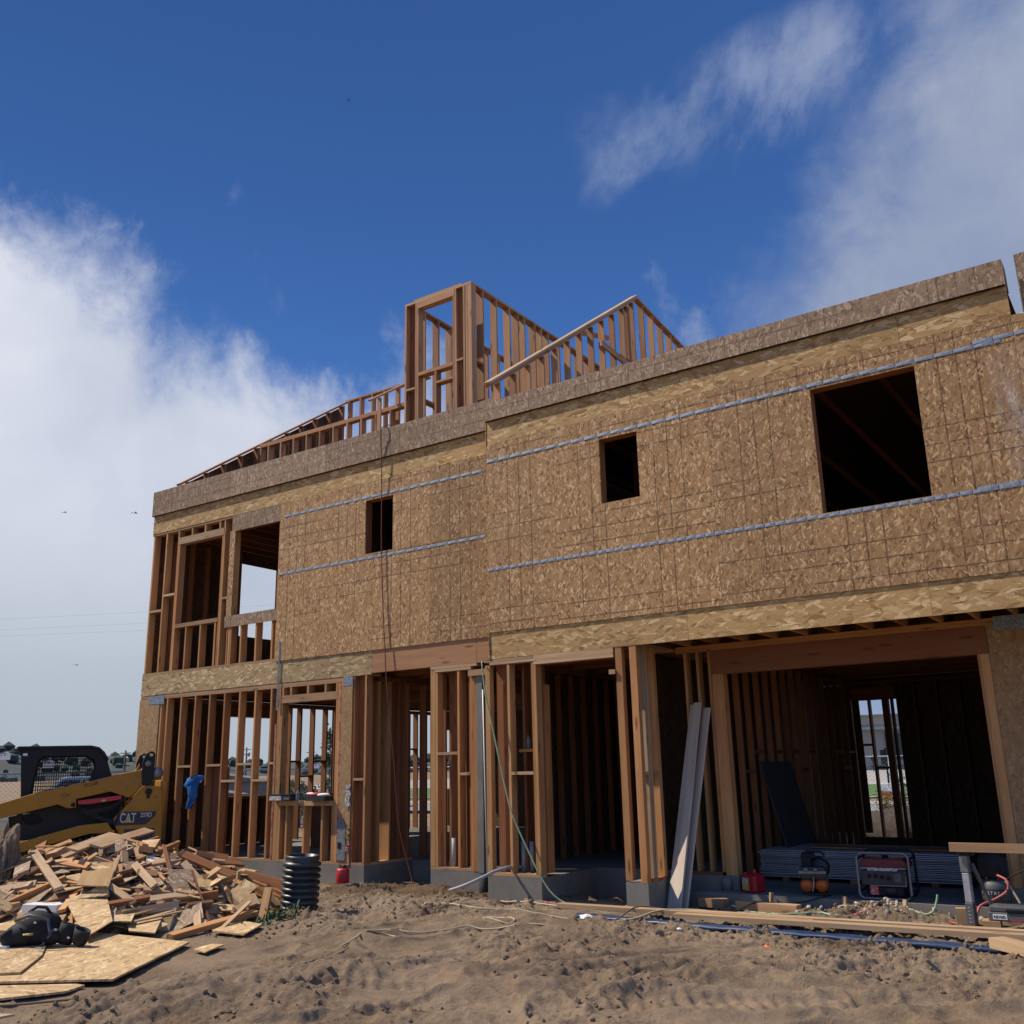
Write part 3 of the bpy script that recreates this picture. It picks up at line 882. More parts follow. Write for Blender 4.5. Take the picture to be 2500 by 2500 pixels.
# --- upper rim boards of the right block, with the floor it carries
for x0, x1 in ((8.555, 11.6), (11.6, 14.47), (14.47, 17.0)):
    xz_panel('rim_board', x0, x1, 2.886, 3.272, YR - 0.005, 'osb_yellow', H, t=0.03)
for i in range(21):
    x = 8.62 + 0.4064 * i
    board('floor_joist', x, x + 0.044, YR + 0.03, 1.6, 2.958, 3.25, 'stud', H)
flat_panel('subfloor', 0.02, 8.55, 0.09, 9, 3.274, 'osb_in', H)
flat_panel('subfloor', 8.552, 17.0, YR + 0.03, 9, 3.274, 'osb_in', H)
for i in range(14):
    y = 0.75 + 0.6 * i
    board('floor_joist', 0.15, 8.1, y, y + 0.044, 2.90, 3.25, 'stud_red', H)
for i in range(9):
    y = 1.7 + 0.82 * i
    board('floor_joist', 8.2, 15.6, y, y + 0.044, 2.96, 3.25, 'stud_red', H)

# --- upper storey, left: open framing
board('sill_plate', 0, 3.745, 0, D, 3.274, 3.312, 'plate', H)
board('top_plate', 0, 2.43, -0.004, D, 6.052, 6.09, 'plate', H)
stud_run([0.03, 0.43, 0.806], 0.001, D, 3.313, 6.051)
stud_run([0.846], 0.001, D, 3.313, 5.762)
stud_run([2.136], 0.001, D, 3.313, 5.762)
stud_run([2.177, 2.40, 2.455], 0.001, D, 3.313, 6.051)
board('header', 0.846, 2.174, -0.004, D, 5.763, 5.90, 'pale', H)
for x in (1.21, 1.60, 2.03):
    board('cripple_stud', x, x + 0.038, 0.001, D, 5.901, 6.051, 'stud', H)
board('window_sill', 0.886, 2.134, -0.004, D, 4.118, 4.192, 'plate', H)
for x in (1.207, 1.629, 2.05):
    board('cripple_stud', x, x + 0.038, 0.001, D, 3.313, 4.117, 'stud', H)
for x0, x1, z in ((0.069, 0.429, 4.495), (0.469, 0.805, 4.775), (2.216, 2.399, 4.52)):
    board('blocking', x0, x1, -0.002, D, z, z + 0.04, 'pale', H)
xz_panel('sheathing_panel', 2.371, 2.518, 4.19, 5.79, -0.012, 'osb', H)
xz_panel('sheathing_panel', 2.43, 3.736, 5.775, 6.088, -0.013, 'osb_grey', H)
xz_panel('sheathing_panel', 2.345, 3.736, 3.98, 4.188, -0.014, 'osb_grey', H)
board('header', 2.52, 3.70, 0.0, D, 5.80, 6.05, 'stud_red', H)
for x in (2.50, 2.775, 3.179, 3.595):
    board('cripple_stud', x, x + 0.038, 0.001, D, 3.313, 4.12, 'stud', H)
stud_run([3.70], 0.001, D, 3.313, 6.05, 'stud')

# --- upper storey sheathing
WINL, WINR, WINB = (5.803, 6.408, 4.86, 5.778), (10.465, 11.052, 4.846, 5.765), (13.42, 14.632, 4.21, 5.772)
for x0, x1, ox, oz in ((3.738, 4.785, 3.585, 3.62), (4.785, 5.985, 4.785, 3.62), (5.985, 7.187, 5.987, 2.83), (7.187, 8.548, 7.187, 2.83)):
    xz_panel('sheathing_panel', x0, x1, 3.262, 6.088, -0.022, 'osb', H, ox, oz, [WINL], t=0.02)
for i, (x0, x1) in enumerate(((8.548, 9.72), (9.72, 10.89), (10.89, 12.085), (12.085, 13.28), (13.28, 14.48), (14.48, 15.68), (15.68, 17.0))):
    xz_panel('sheathing_panel', x0, x1, 3.262, 6.088, YR - 0.022, 'osb', H, x0 - (0.03 if i == 0 else 0), 2.99 if i not in (1, 2) else 3.935, [WINR, WINB], t=0.02)
yz_panel('sheathing_panel', 8.546, YR - 0.02, 0.1, 2.886, 6.75, 'osb', H)
def reveal(w, y):
    x0, x1, z0, z1 = w
    board('window_jamb', x0 - 0.038, x0 + 0.001, y + 0.002, y + D, z0, z1, 'stud_red', H)
    board('window_jamb', x1 - 0.001, x1 + 0.038, y + 0.002, y + D, z0, z1, 'stud_red', H)
    board('window_head', x0, x1, y + 0.002, y + D, z1 - 0.001, z1 + 0.1, 'stud_red', H)
    board('window_sill', x0, x1, y + 0.002, y + D, z0 - 0.04, z0 + 0.001, 'stud_red', H)
reveal(WINL, 0.0)
reveal(WINR, YR)
reveal(WINB, YR)
# galvanised straps, one short embossed length after another
def strap(x0, x1, z, y, nm='metal_strap', h=0.042, step=0.2):
    mb, x = MB(), x0
    while x < x1 - 0.02:
        e = min(x + step, x1)
        mb.add([(x, y - 0.006, z - h / 2), (e, y - 0.0012, z - h / 2), (e, y - 0.004, z + h / 2), (x, y - 0.002, z + h / 2),
                (x, y, z - h / 2), (e, y, z - h / 2), (e, y, z + h / 2), (x, y, z + h / 2)],
               [(0, 1, 2, 3), (7, 6, 5, 4), (0, 4, 5, 1), (3, 2, 6, 7), (0, 3, 7, 4), (1, 5, 6, 2)])
        x = e + 0.010
    return mb.build(nm, 'zinc', H)
strap(3.83, 8.27, 5.835, -0.023)
strap(3.77, 8.275, 4.79, -0.023)
strap(8.555, 15.55, 5.828, YR - 0.023)
strap(15.27, 17.0, 5.872, YR - 0.023)
strap(8.55, 15.15, 4.178, YR - 0.023, step=0.12)
strap(15.10, 17.0, 4.19, YR - 0.026, h=0.06)
mb = MB().box(3.83, 3.868, -0.028, -0.024, 2.43, 3.60)
mb.build('metal_strap', 'zinc', H)
mb = MB()
for i in range(34):
    mb.box(3.842, 3.856, -0.031, -0.0285, 2.46 + i * 0.034, 2.476 + i * 0.034)
tag(mb.build('strap_nail', 'zinc_dark', H), kind='stuff')
def plate_with_holes(x0, x1, z0, z1, y, dx, rows):
    o = MB().box(x0, x1, y - 0.003, y, z0, z1).build('strap_plate', 'zinc', H)
    mb = MB()
    k = int((x1 - x0) / dx)
    for r_ in range(rows):
        for i in range(k):
            zz = z0 + (r_ + 0.5) / rows * (z1 - z0) + random.uniform(-.008, .008)
            xx = x0 + (i + 0.5 + 0.3 * (r_ % 2)) * dx + random.uniform(-.006, .006)
            if xx < x1 - 0.01:
                mb.lathe([(0.0065, 0), (0.0065, 0.003)], 7, Matrix.Translation((xx, y - 0.003, zz)) @ Matrix.Rotation(R(90), 4, 'X'))
    tag(mb.build('plate_hole', 'zinc_dark', o), kind='stuff')
plate_with_holes(14.895, 15.5, 2.80, 2.965, 0.825, 0.05, 4)
plate_with_holes(0.275, 0.74, 2.705, 2.862, -0.013, 0.05, 4)
plate_with_holes(5.385, 5.58, 2.735, 2.885, -0.013, 0.045, 4)
plate_with_holes(14.99, 15.3, 0.45, 0.66, 0.825, 0.05, 4)

# --- roof edge: rim boards and parapet
for x0, x1 in ((0, 2.43), (2.43, 4.87), (4.87, 7.3), (7.3, 8.55)):
    xz_panel('rim_board', x0, x1, 6.092, 6.47, -0.012, 'osb_yellow', H, t=0.03)
for x0, x1 in ((8.555, 10.99), (10.99, 12.2), (12.2, 14.51), (14.51, 15.69)):
    xz_panel('rim_board', x0, x1, 6.092, 6.47, YR - 0.012, 'osb_yellow', H, t=0.03)
def parapet(xs, z0, z1, y, th):
    for i, (x0, x1) in enumerate(zip(xs[:-1], xs[1:])):
        xz_panel('parapet_panel', x0, x1, z0, z1, y, 'osb_grey', H, x0 - 0.3 * (i % 2), z0 - 0.42, t=0.02)
    board('gap_shadow', xs[0], xs[-1], y + 0.004, y + 0.03, z0 - 0.010, z0 - 0.001, 'black', H)  # black strip added to draw the dark gap under the parapet
    board('parapet_plate', xs[0], xs[-1] - 0.0, y + 0.022, y + 0.022 + th, z1 - 0.04, z1 - 0.004, 'stud', H)
    board('parapet_plate', xs[0], xs[-1] - 0.0, y + 0.022, y + 0.022 + th, z0 - 0.0, z0 + 0.038, 'stud', H)
    xz_panel('parapet_panel', xs[0], xs[-1], z0, z1 - 0.05, y + 0.04 + th, 'osb_grey', H)
parapet([-0.012, 0.62, 2.43, 4.87, 7.30, 8.55], 6.462, 6.967, -0.058, 0.12)
parapet([8.553, 10.9, 13.1, 14.9, 15.676], 6.455, 6.765, YR - 0.058, 0.12)
yz_panel('parapet_panel', 15.688, YR - 0.058, -0.1, 6.455, 6.765, 'osb_grey', H)
xz_panel('parapet_panel', 15.825, 17.0, 6.46, 6.775, YR - 0.058, 'osb_grey', H)
xz_panel('rim_board', 15.835, 17.0, 6.092, 6.458, YR - 0.012, 'osb_yellow', H, t=0.03)
yz_panel('parapet_panel', 15.825, YR - 0.058, 1.5, 6.092, 6.775, 'osb_grey', H)
MB().add([(15.695, 0.1, 6.10), (15.84, 0.1, 6.10), (15.84, 0.9, 6.62), (15.695, 0.9, 6.62), (15.695, 0.9, 6.58), (15.84, 0.9, 6.58), (15.84, 0.1, 6.06), (15.695, 0.1, 6.06)],
         [(0, 1, 2, 3), (4, 5, 6, 7), (0, 3, 4, 7), (1, 6, 5, 2), (0, 7, 6, 1), (3, 2, 5, 4)]).build('gutter_sheet', 'white', H)
# loose film hanging over the right end
mb = MB()
nx_, nz_ = 14, 8
vs = [(15.36 + 1.3 * i / nx_ + 0.10 * (1 - j / nz_) * (i < 3), YR - 0.045 - 0.035 * math.sin(i * 1.9 + j * 0.5) ** 2, 4.24 + 1.5 * j / nz_ - (0.12 if i < 2 and j == nz_ else 0)) for j in range(nz_ + 1) for i in range(nx_ + 1)]
mb.add(vs, [(j * (nx_ + 1) + i, j * (nx_ + 1) + i + 1, (j + 1) * (nx_ + 1) + i + 1, (j + 1) * (nx_ + 1) + i) for j in range(nz_) for i in range(nx_)])
mb.build('plastic_film', 'film', H, None, True)

# --- end wall (left), back wall, right wall and inner partitions
for y0, y1, z0, z1, hs in ((0.1, 1.95, 0.0, 2.9, []), (1.95, 5.2, 0.0, 2.9, [(1.96, 3.45, 0.95, 2.56), (3.45, 5.19, 0.02, 2.86)]), (5.2, 6.3, 0, 2.9, []),
                           (0.1, 4.5, 2.9, 6.46, [(2.16, 3.28, 4.28, 5.87)]), (4.5, 9, 2.9, 6.46, [])):
    yz_panel('end_sheathing', -0.014, y0, y1, z0, z1, 'osb_in', H, hs)
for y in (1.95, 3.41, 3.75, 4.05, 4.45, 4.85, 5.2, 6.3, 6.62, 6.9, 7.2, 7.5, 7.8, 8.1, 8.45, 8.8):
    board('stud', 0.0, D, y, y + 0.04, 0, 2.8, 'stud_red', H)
for y0, y1, z in ((3.79, 4.05, 1.62), (4.09, 4.45, 1.3), (4.49, 4.85, 1.62), (6.34, 6.62, 1.9), (6.94, 7.2, 1.5), (7.24, 7.5, 1.9), (7.54, 7.8, 1.5), (7.84, 8.1, 1.9)):
    board('blocking', 0.0, D, y0, y1, z, z + 0.04, 'stud_red', H)
board('header', 0.0, D, 1.95, 3.45, 2.57, 2.79, 'stud_red', H)
board('window_sill', 0.0, D, 1.99, 3.41, 0.90, 0.955, 'stud_red', H)
for y in (2.3, 2.7, 3.1):
    board('cripple_stud', 0.0, D, y, y + 0.04, 0.0, 0.899, 'stud_red', H)
board('top_plate', 0.0, D, 0.15, 9, 2.80, 2.876, 'stud_red', H)
for y in (0.5, 0.9, 1.3, 1.7, 2.12, 3.28, 3.6, 4.0, 4.4, 4.8, 5.2):
    board('stud', 0.0, D, y, y + 0.04, 3.313, 6.05, 'stud_red', H)
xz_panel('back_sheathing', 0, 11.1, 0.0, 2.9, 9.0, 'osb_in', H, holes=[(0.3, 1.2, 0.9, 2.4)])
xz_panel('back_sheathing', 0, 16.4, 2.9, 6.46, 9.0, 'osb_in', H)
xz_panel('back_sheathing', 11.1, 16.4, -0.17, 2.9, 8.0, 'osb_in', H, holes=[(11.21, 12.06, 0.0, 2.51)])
for x, w in ((11.165, 0.07), (11.565, 0.036), (11.83, 0.11), (11.985, 0.036)):
    board('stud', x, x + w, 7.84, 7.98, 0.0, 2.8, 'stud_red', H)
board('header', 11.1, 12.1, 7.82, 7.839, 2.52, 2.75, 'stud_red', H)
board('blocking', 11.236, 11.564, 7.84, 7.98, 1.655, 1.695, 'stud_red', H)
board('blocking', 11.602, 11.829, 7.84, 7.98, 1.23, 1.27, 'stud_red', H)
board('top_plate', 11.1, 16.2, 7.84, 7.98, 2.80, 2.876, 'stud_red', H)
yz_panel('end_sheathing', 17.0, YR, 9, 2.9, 6.46, 'osb_in', H)
yz_panel('end_sheathing', 16.3, 0.85, 9, -0.17, 2.9, 'osb_in', H)
# party wall left of the garage: studs in front of a closed far side
board('sill_plate', 11.16, 11.30, 1.0, 7.8, -0.168, -0.13, 'stud_red', H)
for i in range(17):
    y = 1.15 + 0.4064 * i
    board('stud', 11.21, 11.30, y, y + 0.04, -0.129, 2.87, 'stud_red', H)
for i in range(2, 16):
    y = 1.15 + 0.4064 * i
    board('blocking', 11.215, 11.295, y + 0.041, y + 0.4054, 1.25 + 0.28 * (i % 2), 1.29 + 0.28 * (i % 2), 'stud_red', H)
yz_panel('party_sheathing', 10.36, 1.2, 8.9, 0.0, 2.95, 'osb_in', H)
for i in range(10):
    y = 1.4 + 0.78 * i
    board('stud', 15.4, 15.49, y, y + 0.04, -0.169, 2.87, 'stud_red', H)
for i in range(9):
    y = 1.4 + 0.78 * i
    if i % 2 == 0:
        board('blocking', 15.405, 15.485, y + 0.041, y + 0.779, 1.25, 1.29, 'stud_red', H)
# studs of the back wall seen in the garage
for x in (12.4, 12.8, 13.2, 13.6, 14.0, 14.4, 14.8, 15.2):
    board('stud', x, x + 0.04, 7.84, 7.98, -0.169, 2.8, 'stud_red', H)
# hall behind the right door, and partition at its back
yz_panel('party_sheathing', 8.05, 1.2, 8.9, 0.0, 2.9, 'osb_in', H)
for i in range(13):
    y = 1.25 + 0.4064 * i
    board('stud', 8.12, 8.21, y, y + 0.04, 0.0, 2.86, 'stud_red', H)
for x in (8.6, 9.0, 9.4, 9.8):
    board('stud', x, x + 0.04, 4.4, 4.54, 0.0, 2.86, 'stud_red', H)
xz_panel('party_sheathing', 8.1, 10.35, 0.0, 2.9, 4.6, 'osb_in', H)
# left rooms: partition standing behind the front wall with two openings to see through
for x, y, m_ in ((3.42, 2.6, 'stud'), (3.02, 2.6, 'stud'), (2.62, 2.6, 'stud_red')):
    board('stud', x, x + 0.09, y, y + 0.04, 0.0, 2.86, m_, H)
for x in (5.0, 5.4):
    board('stud', x, x + 0.04, 3.4, 3.54, 0.0, 2.86, 'stud_red', H)
board('blocking', 2.66, 3.02, 2.6, 2.7, 1.60, 1.64, 'stud_red', H)
board('blocking', 3.11, 3.42, 2.6, 2.7, 1.25, 1.29, 'stud_red', H)
xz_panel('party_sheathing', 5.9, 8.04, 0.0, 2.9, 8.95, 'osb_in', H)
for i in range(5):
    board('stud', 5.72, 5.86, 1.5 + 0.45 * i, 1.54 + 0.45 * i, 0.0, 2.8, 'stud_red', H)
board('header', 5.9, 8.05, 2.3, 2.44, 2.35, 2.62, 'stud_red', H)
# corner of plywood closing the first bays at the far left
yz_panel('end_sheathing', 0.02, 0.15, 1.94, 0.0, 2.8, 'osb_in', H)

# --- second floor ceiling and roof deck
flat_panel('roof_deck', 0.02, 8.54, 0.1, 9, 6.468, 'osb_in', H)
flat_panel('roof_deck', 8.56, 15.68, YR + 0.05, 9, 6.45, 'osb_in', H)
for i in range(20):
    x = 0.3 + 0.42 * i
    board('ceiling_joist', x, x + 0.04, 0.15, 8.9, 6.06, 6.30, 'stud_red', H)
for i in range(8):
    x = 8.8 + 0.85 * i
    board('ceiling_joist', x, x + 0.035, 0.3, 8.9, 6.30, 6.42, 'stud_red', H)
yz_panel('party_sheathing', 5.2, 0.15, 9, 3.28, 6.45, 'osb_in', H)
yz_panel('party_sheathing', 8.5, 0.15, 9, 3.28, 6.45, 'osb_in', H)
for i in range(6):
    board('stud', 5.06, 5.19, 0.5 + 0.41 * i, 0.54 + 0.41 * i, 3.29, 6.05, 'stud_red', H)
for i in range(5):
    board('stud', 10.2 + 0.4 * i, 10.24 + 0.4 * i, 1.2, 1.34, 3.29, 6.05, 'stud_red', H)
beam('brace', (10.3, 1.15, 6.0), (11.3, 1.15, 4.6), 0.04, 0.09, 'stud_red', H)

# --- frames standing on the roof
ZR = 6.47
# knee wall
board('roof_plate', 0.42, 4.75, 2.25, 2.39, 8.492, 8.532, 'rafter', H)
board('roof_plate', 0.42, 4.75, 2.25, 2.39, 8.45, 8.49, 'rafter', H)
for i in range(11):
    x = 0.43 if i == 0 else 0.68 + 0.4 * (i - 1)
    board('roof_stud', x, x + 0.038, 2.25, 2.39, ZR, 8.449, 'rafter', H)
xz_panel('roof_sheathing', 0.45, 1.9, ZR, 8.1, 4.2, 'osb_in', H)
# gable end on the left
def rake(x, pts, mat, w=0.14, t=0.04):
    for a_, b_ in zip(pts[:-1], pts[1:]):
        beam('rake_plate', (x, a_[0], a_[1]), (x, b_[0], b_[1]), w, t, mat, H)
        n_ = max(1, int(abs(b_[0] - a_[0]) / 0.4064))
        for i in range(n_):
            f_ = (i + 0.5) / n_
            y, z = a_[0] + (b_[0] - a_[0]) * f_, a_[1] + (b_[1] - a_[1]) * f_
            if z - 0.05 - ZR > 0.15:
                board('roof_stud', x - w / 2, x + w / 2, y - 0.019, y + 0.019, ZR, z - 0.05, mat, H)
rake(0.22, [(0.35, 7.19), (5.2, 10.53)], 'stud_red')
yz_panel('roof_sheathing', 0.13, 0.2, 5.2, ZR, 7.0, 'osb_in', H)
MB().add([(0.12, 0.35, 7.0), (0.12, 5.2, 7.0), (0.12, 5.2, 10.45), (0.12, 0.35, 7.12), (0.10, 0.35, 7.0), (0.10, 5.2, 7.0), (0.10, 5.2, 10.45), (0.10, 0.35, 7.12)],
         [(0, 1, 2, 3), (7, 6, 5, 4), (0, 4, 5, 1), (1, 5, 6, 2), (2, 6, 7, 3), (3, 7, 4, 0)]).build('roof_sheathing', 'osb_in', H)
board('roof_plate', 0.2, 2.9, 5.13, 5.27, 10.5, 10.54, 'rafter', H)
for i in range(7):
    board('roof_stud', 0.3 + 0.4 * i, 0.34 + 0.4 * i, 5.13, 5.27, ZR, 10.499, 'rafter', H)
rake(4.3, [(1.65, 8.47), (2.75, 9.2)], 'rafter', 0.09)
# tower
TZ = 9.69
XT0, XT1, YT = 5.925, 7.445, 0.8
board('roof_plate', XT0, XT1, YT, YT + D, TZ - 0.04, TZ, 'rafter', H)
board('roof_plate', XT0 + 0.2, XT1 - 0.22, YT + 0.01, YT + 0.12, TZ + 0.002, TZ + 0.04, 'pale', H)
board('roof_plate', XT1 - D, XT1, YT + D + 0.002, 5.6, TZ - 0.04, TZ, 'rafter', H)
board('roof_plate', XT0, XT0 + D, YT + D + 0.002, 4.9, TZ - 0.04, TZ, 'rafter', H)
board('roof_plate', XT0 + D, XT1 - D, 5.0, 5.14, TZ - 1.2, TZ - 1.16, 'rafter', H)
for x, z1 in ((XT0, TZ - 0.041), (6.17, TZ - 0.041), (6.211, 9.53), (7.03, 9.53), (7.072, TZ - 0.041), (7.26, TZ - 0.041), (7.315, TZ - 0.041)):
    board('roof_stud', x, x + 0.038, YT, YT + D, ZR, z1, 'rafter', H)
board('roof_stud', 7.355, 7.443, YT + 0.002, YT + D, ZR, TZ - 0.041, 'rafter', H)
board('roof_stud', 7.11, 7.20, YT + 0.06, YT + 0.1, ZR, TZ - 0.041, 'stud_red', H)
board('roof_stud', 5.965, 6.165, YT + 0.10, YT + D, ZR, TZ - 0.041, 'stud_red', H)
board('header', 6.211, 7.068, YT - 0.003, YT + D, 9.531, 9.648, 'rafter', H)
board('window_sill', 6.25, 7.029, YT - 0.003, YT + D, 8.20, 8.265, 'rafter', H)
board('roof_stud', 6.62, 6.658, YT, YT + D, ZR, 8.199, 'rafter', H)
board('blocking', 6.66, 7.029, YT - 0.002, YT + D, 7.955, 7.995, 'rafter', H)
board('blocking', 5.964, 6.169, YT - 0.002, YT + D, 7.97, 8.01, 'rafter', H)
board('blocking', 7.11, 7.259, YT - 0.002, YT + D, 8.25, 8.29, 'rafter', H)
for y in (1.136, 1.553, 1.973, 2.254, 2.472, 2.836, 3.065, 3.312, 3.72, 4.13, 4.54, 4.95, 5.36):
    board('roof_stud', XT1 - D, XT1, y, y + 0.038, ZR, TZ - 0.041, 'rafter', H)
for y in (1.2, 1.6, 2.0, 2.4, 2.8, 3.2, 3.6, 4.0, 4.4):
    board('roof_stud', XT0, XT0 + D, y, y + 0.038, ZR, TZ - 0.041, 'rafter', H)
for x in (6.3, 6.7, 7.1):
    board('roof_stud', x, x + 0.038, 5.0, 5.14, ZR, TZ - 1.21, 'rafter', H)
board('blocking', XT1 - D, XT1, YT + D, 1.135, 8.22, 8.26, 'rafter', H)
board('blocking', XT0 + 0.002, XT0 + D, 1.24, 1.599, 7.9, 7.94, 'rafter', H)
board('blocking', XT0 + 0.002, XT0 + D, 2.04, 2.399, 8.3, 8.34, 'rafter', H)
# raked wall on the party line, right of the tower
rake(8.62, [(-0.36, 7.03), (4.86, 10.67)], 'rafter', 0.12)
beam('rake_plate', (8.62, -0.40, 7.06), (8.62, 4.86, 10.72), 0.14, 0.04, 'pale', H)
rake(8.62, [(4.88, 10.67), (8.4, 10.22)], 'rafter', 0.12)
board('roof_stud', 8.60, 8.68, 4.35, 4.45, ZR, 10.28, 'stud_red', H)
beam('brace', (8.73, 3.1, 9.0), (8.73, 5.3, 8.85), 0.04, 0.12, 'rafter', H)
beam('brace', (8.55, 2.9, 8.25), (8.55, 4.6, 8.05), 0.04, 0.09, 'rafter', H)
beam('brace', (8.5, 2.6, 9.1), (7.9, 5.2, 10.1), 0.04, 0.09, 'rafter', H)

# ------------------------------------------------------------------ tracked loader, built along its own axis (x forward, y towards the street side)
LF = Vector((-0.52, -0.854, 0)).normalized()
LO = root('track_loader', 'yellow and black compact track loader parked behind the scrap heap', 'loader', (1.75, -1.0, -0.3), math.atan2(LF.y, LF.x))
def side_pair(name, outer, y0, y1, mat, parent=LO, holes=(), bevel=0.01):
    return MB().prism(outer, y0, y1, holes).build(name, mat, parent, None, False, bevel)
roof_out = [(1.90, 1.42), (1.96, 2.08), (2.0, 2.15), (1.99, 2.20), (0.90, 2.20), (0.79, 2.17), (0.70, 2.09), (0.63, 1.98), (0.56, 1.77), (0.52, 1.62), (0.52, 0.75), (1.97, 0.72)]
win = [(1.69, 2.00), (1.60, 2.05), (0.95, 2.05), (0.84, 1.99), (0.80, 1.87), (0.86, 1.64), (1.0, 1.38), (1.76, 1.20), (1.74, 1.70)]
hole = [(1.85, 1.17), (1.60, 1.12), (1.53, 1.02), (1.62, 0.98), (1.72, 0.96), (1.84, 1.04)]
for y0, y1 in ((-0.20, -0.24), (-1.46, -1.50)):
    side_pair('cab_side', roof_out, y0, y1, 'black', LO, [win, hole])
MB().prism([(2.03, 2.135), (2.02, 2.215), (0.90, 2.22), (0.77, 2.19), (0.68, 2.11), (0.60, 1.98), (0.63, 1.95), (0.71, 2.07), (0.80, 2.15), (0.91, 2.175), (1.98, 2.165)], -0.17, -1.53).build('cab_roof', 'black', LO, None, False, 0.012)
MB().box(0.54, 0.60, -1.46, -0.24, 0.8, 1.75).build('cab_back', 'black', LO)
mb = MB()
for i in range(26):
    u = 0.86 + i * 0.036
    for y in (-0.22, -1.48):
        zt = 2.04
        zb = max(1.22, 1.36 - (u - 1.0) * 0.21) if u > 1.0 else 1.64
        mb.box(u - 0.004, u + 0.004, y - 0.005, y + 0.005, zb, zt)
for j in range(14):
    z = 1.28 + j * 0.056
    for y in (-0.214, -1.474):
        u0 = 0.84 + max(0, 1.64 - z) * 0.5
        mb.box(u0, 1.74, y - 0.005, y + 0.005, z - 0.004, z + 0.004)
tag(mb.build('window_guard', 'black', LO), kind='stuff')
mb = MB()
for i in range(7):
    mb.box(1.54 + i * 0.05, 1.55 + i * 0.05, -0.225, -0.215, 0.96, 1.17)
    mb.box(1.53, 1.86, -0.227, -0.219, 0.97 + i * 0.035, 0.978 + i * 0.035)
tag(mb.build('lower_guard', 'black', LO), kind='stuff')
MB().box(0.75, 1.25, -1.25, -0.45, 0.75, 1.0).box(0.70, 0.84, -1.2, -0.5, 1.0, 1.7).build('seat', 'cloth', LO, None, False, 0.03)
MB().tube([(1.45, -0.45, 0.9), (1.50, -0.45, 1.25), (1.44, -0.45, 1.42)], 0.035, 8).build('control_lever', 'black', LO, None, True)
MB().box(0.28, 0.50, -1.3, -0.4, 1.0, 1.70).build('engine_hood', 'black', LO, None, False, 0.03)
arm = [(2.75, 1.16), (2.18, 1.316), (1.652, 1.473), (1.076, 1.584), (0.47, 1.728), (0.08, 1.80), (0.02, 1.93), (-0.03, 1.62), (0.05, 1.58), (0.138, 1.43), (0.244, 1.345), (0.545, 1.455), (1.063, 1.35), (1.051, 1.215), (1.178, 1.205), (1.33, 1.274), (2.155, 1.083), (2.45, 0.92), (2.75, 0.62), (2.95, 0.62), (2.95, 0.9)]
for y0, y1, nm in ((0.0, -0.16, 'lift_arm'), (-1.54, -1.70, 'lift_arm')):
    a_ = side_pair(nm, arm, y0, y1, 'yellow', LO, (), 0.014)
    MB().cyl((1.10, y0 + 0.004, 1.262), (1.10, y1, 1.262), 0.035, 14).build('pivot_pin', 'black', a_, None, True)
side_pair('arm_crossbar', [(2.72, 0.7), (2.9, 0.7), (2.9, 0.9), (2.72, 0.9)], -0.15, -1.55, 'yellow')
side_pair('brace_bar', [(1.041, 1.325), (0.36, 1.392), (0.354, 1.322), (0.859, 1.262), (1.022, 1.263)], -0.03, -0.10, 'redpaint')
MB().prism([(0.68, 1.325), (0.61, 1.332), (0.605, 1.30), (0.675, 1.293)], -0.025, -0.029).build('brace_label', 'label_yellow', LO)
piv = [(-0.041, 2.108), (-0.09, 2.10), (-0.125, 2.06), (-0.125, 1.88), (-0.10, 1.54), (0.048, 1.54), (0.075, 1.75), (0.069, 1.94), (0.02, 2.07)]
eye = [(-0.06 + 0.035 * math.cos(t), 2.045 + 0.028 * math.sin(t)) for t in [i * 0.785 for i in range(8)]]
for y0, y1 in ((0.035, -0.05), (-1.64, -1.73)):
    side_pair('pivot_link', piv, y0, y1, 'black', LO, [eye])
MB().cyl((-0.02, 0.045, 1.90), (-0.02, -0.05, 1.90), 0.055, 16).build('pivot_pin', 'steel', LO, None, True)
MB().cyl((-0.17, -0.02, 1.74), (-0.17, -0.2, 1.74), 0.11, 18).build('hose_guide', 'steel', LO, None, True)
tower = [(0.045, 1.51), (0.0, 1.53), (-0.24, 1.52), (-0.29, 1.45), (-0.33, 0.35), (0.36, 0.30), (0.42, 0.62), (0.367, 0.779), (0.432, 0.895), (0.468, 1.01), (0.30, 1.20)]
side_pair('rear_tower', tower, -0.01, -0.26, 'yellow', LO, (), 0.02)
side_pair('rear_tower', tower, -1.44, -1.69, 'yellow', LO, (), 0.02)
side_pair('rear_door', [(-0.22, 0.4), (-0.30, 0.4), (-0.36, 1.62), (-0.26, 1.62)], -0.06, -1.64, 'yellow', LO, (), 0.02)
side_pair('rear_bumper', [(-0.30, 0.35), (-0.40, 0.35), (-0.40, 0.62), (-0.30, 0.62)], -0.02, -1.68, 'black', LO, (), 0.02)
MB().cyl((-0.06, 0.004, 1.44), (-0.06, -0.03, 1.44), 0.055, 16).box(-0.085, -0.035, -0.03, 0.003, 1.33, 1.40).build('pin_socket', 'black', LO)
dec = side_pair('decal', [(0.30, 1.125), (-0.205, 1.113), (-0.20, 1.05), (-0.16, 1.01), (-0.05, 0.905), (0.445, 0.905), (0.462, 0.985)], -0.0075, -0.011, 'decal', LO, (), 0)
def ltext(body, size, u, z, mat, y, sh=0.0, bold=0.0, sx=1.0, tilt=0.0):
    Mx = Matrix.Translation((u, y, z)) @ Matrix.Rotation(tilt, 4, 'Y') @ Matrix(((-1, 0, 0, 0), (0, 0, 1, 0), (0, 1, 0, 0), (0, 0, 0, 1))) @ Matrix.Diagonal((sx, 1, 1, 1))
    return text('lettering', body, size, mat, LO, Mx, 0.0008, sh, bold)
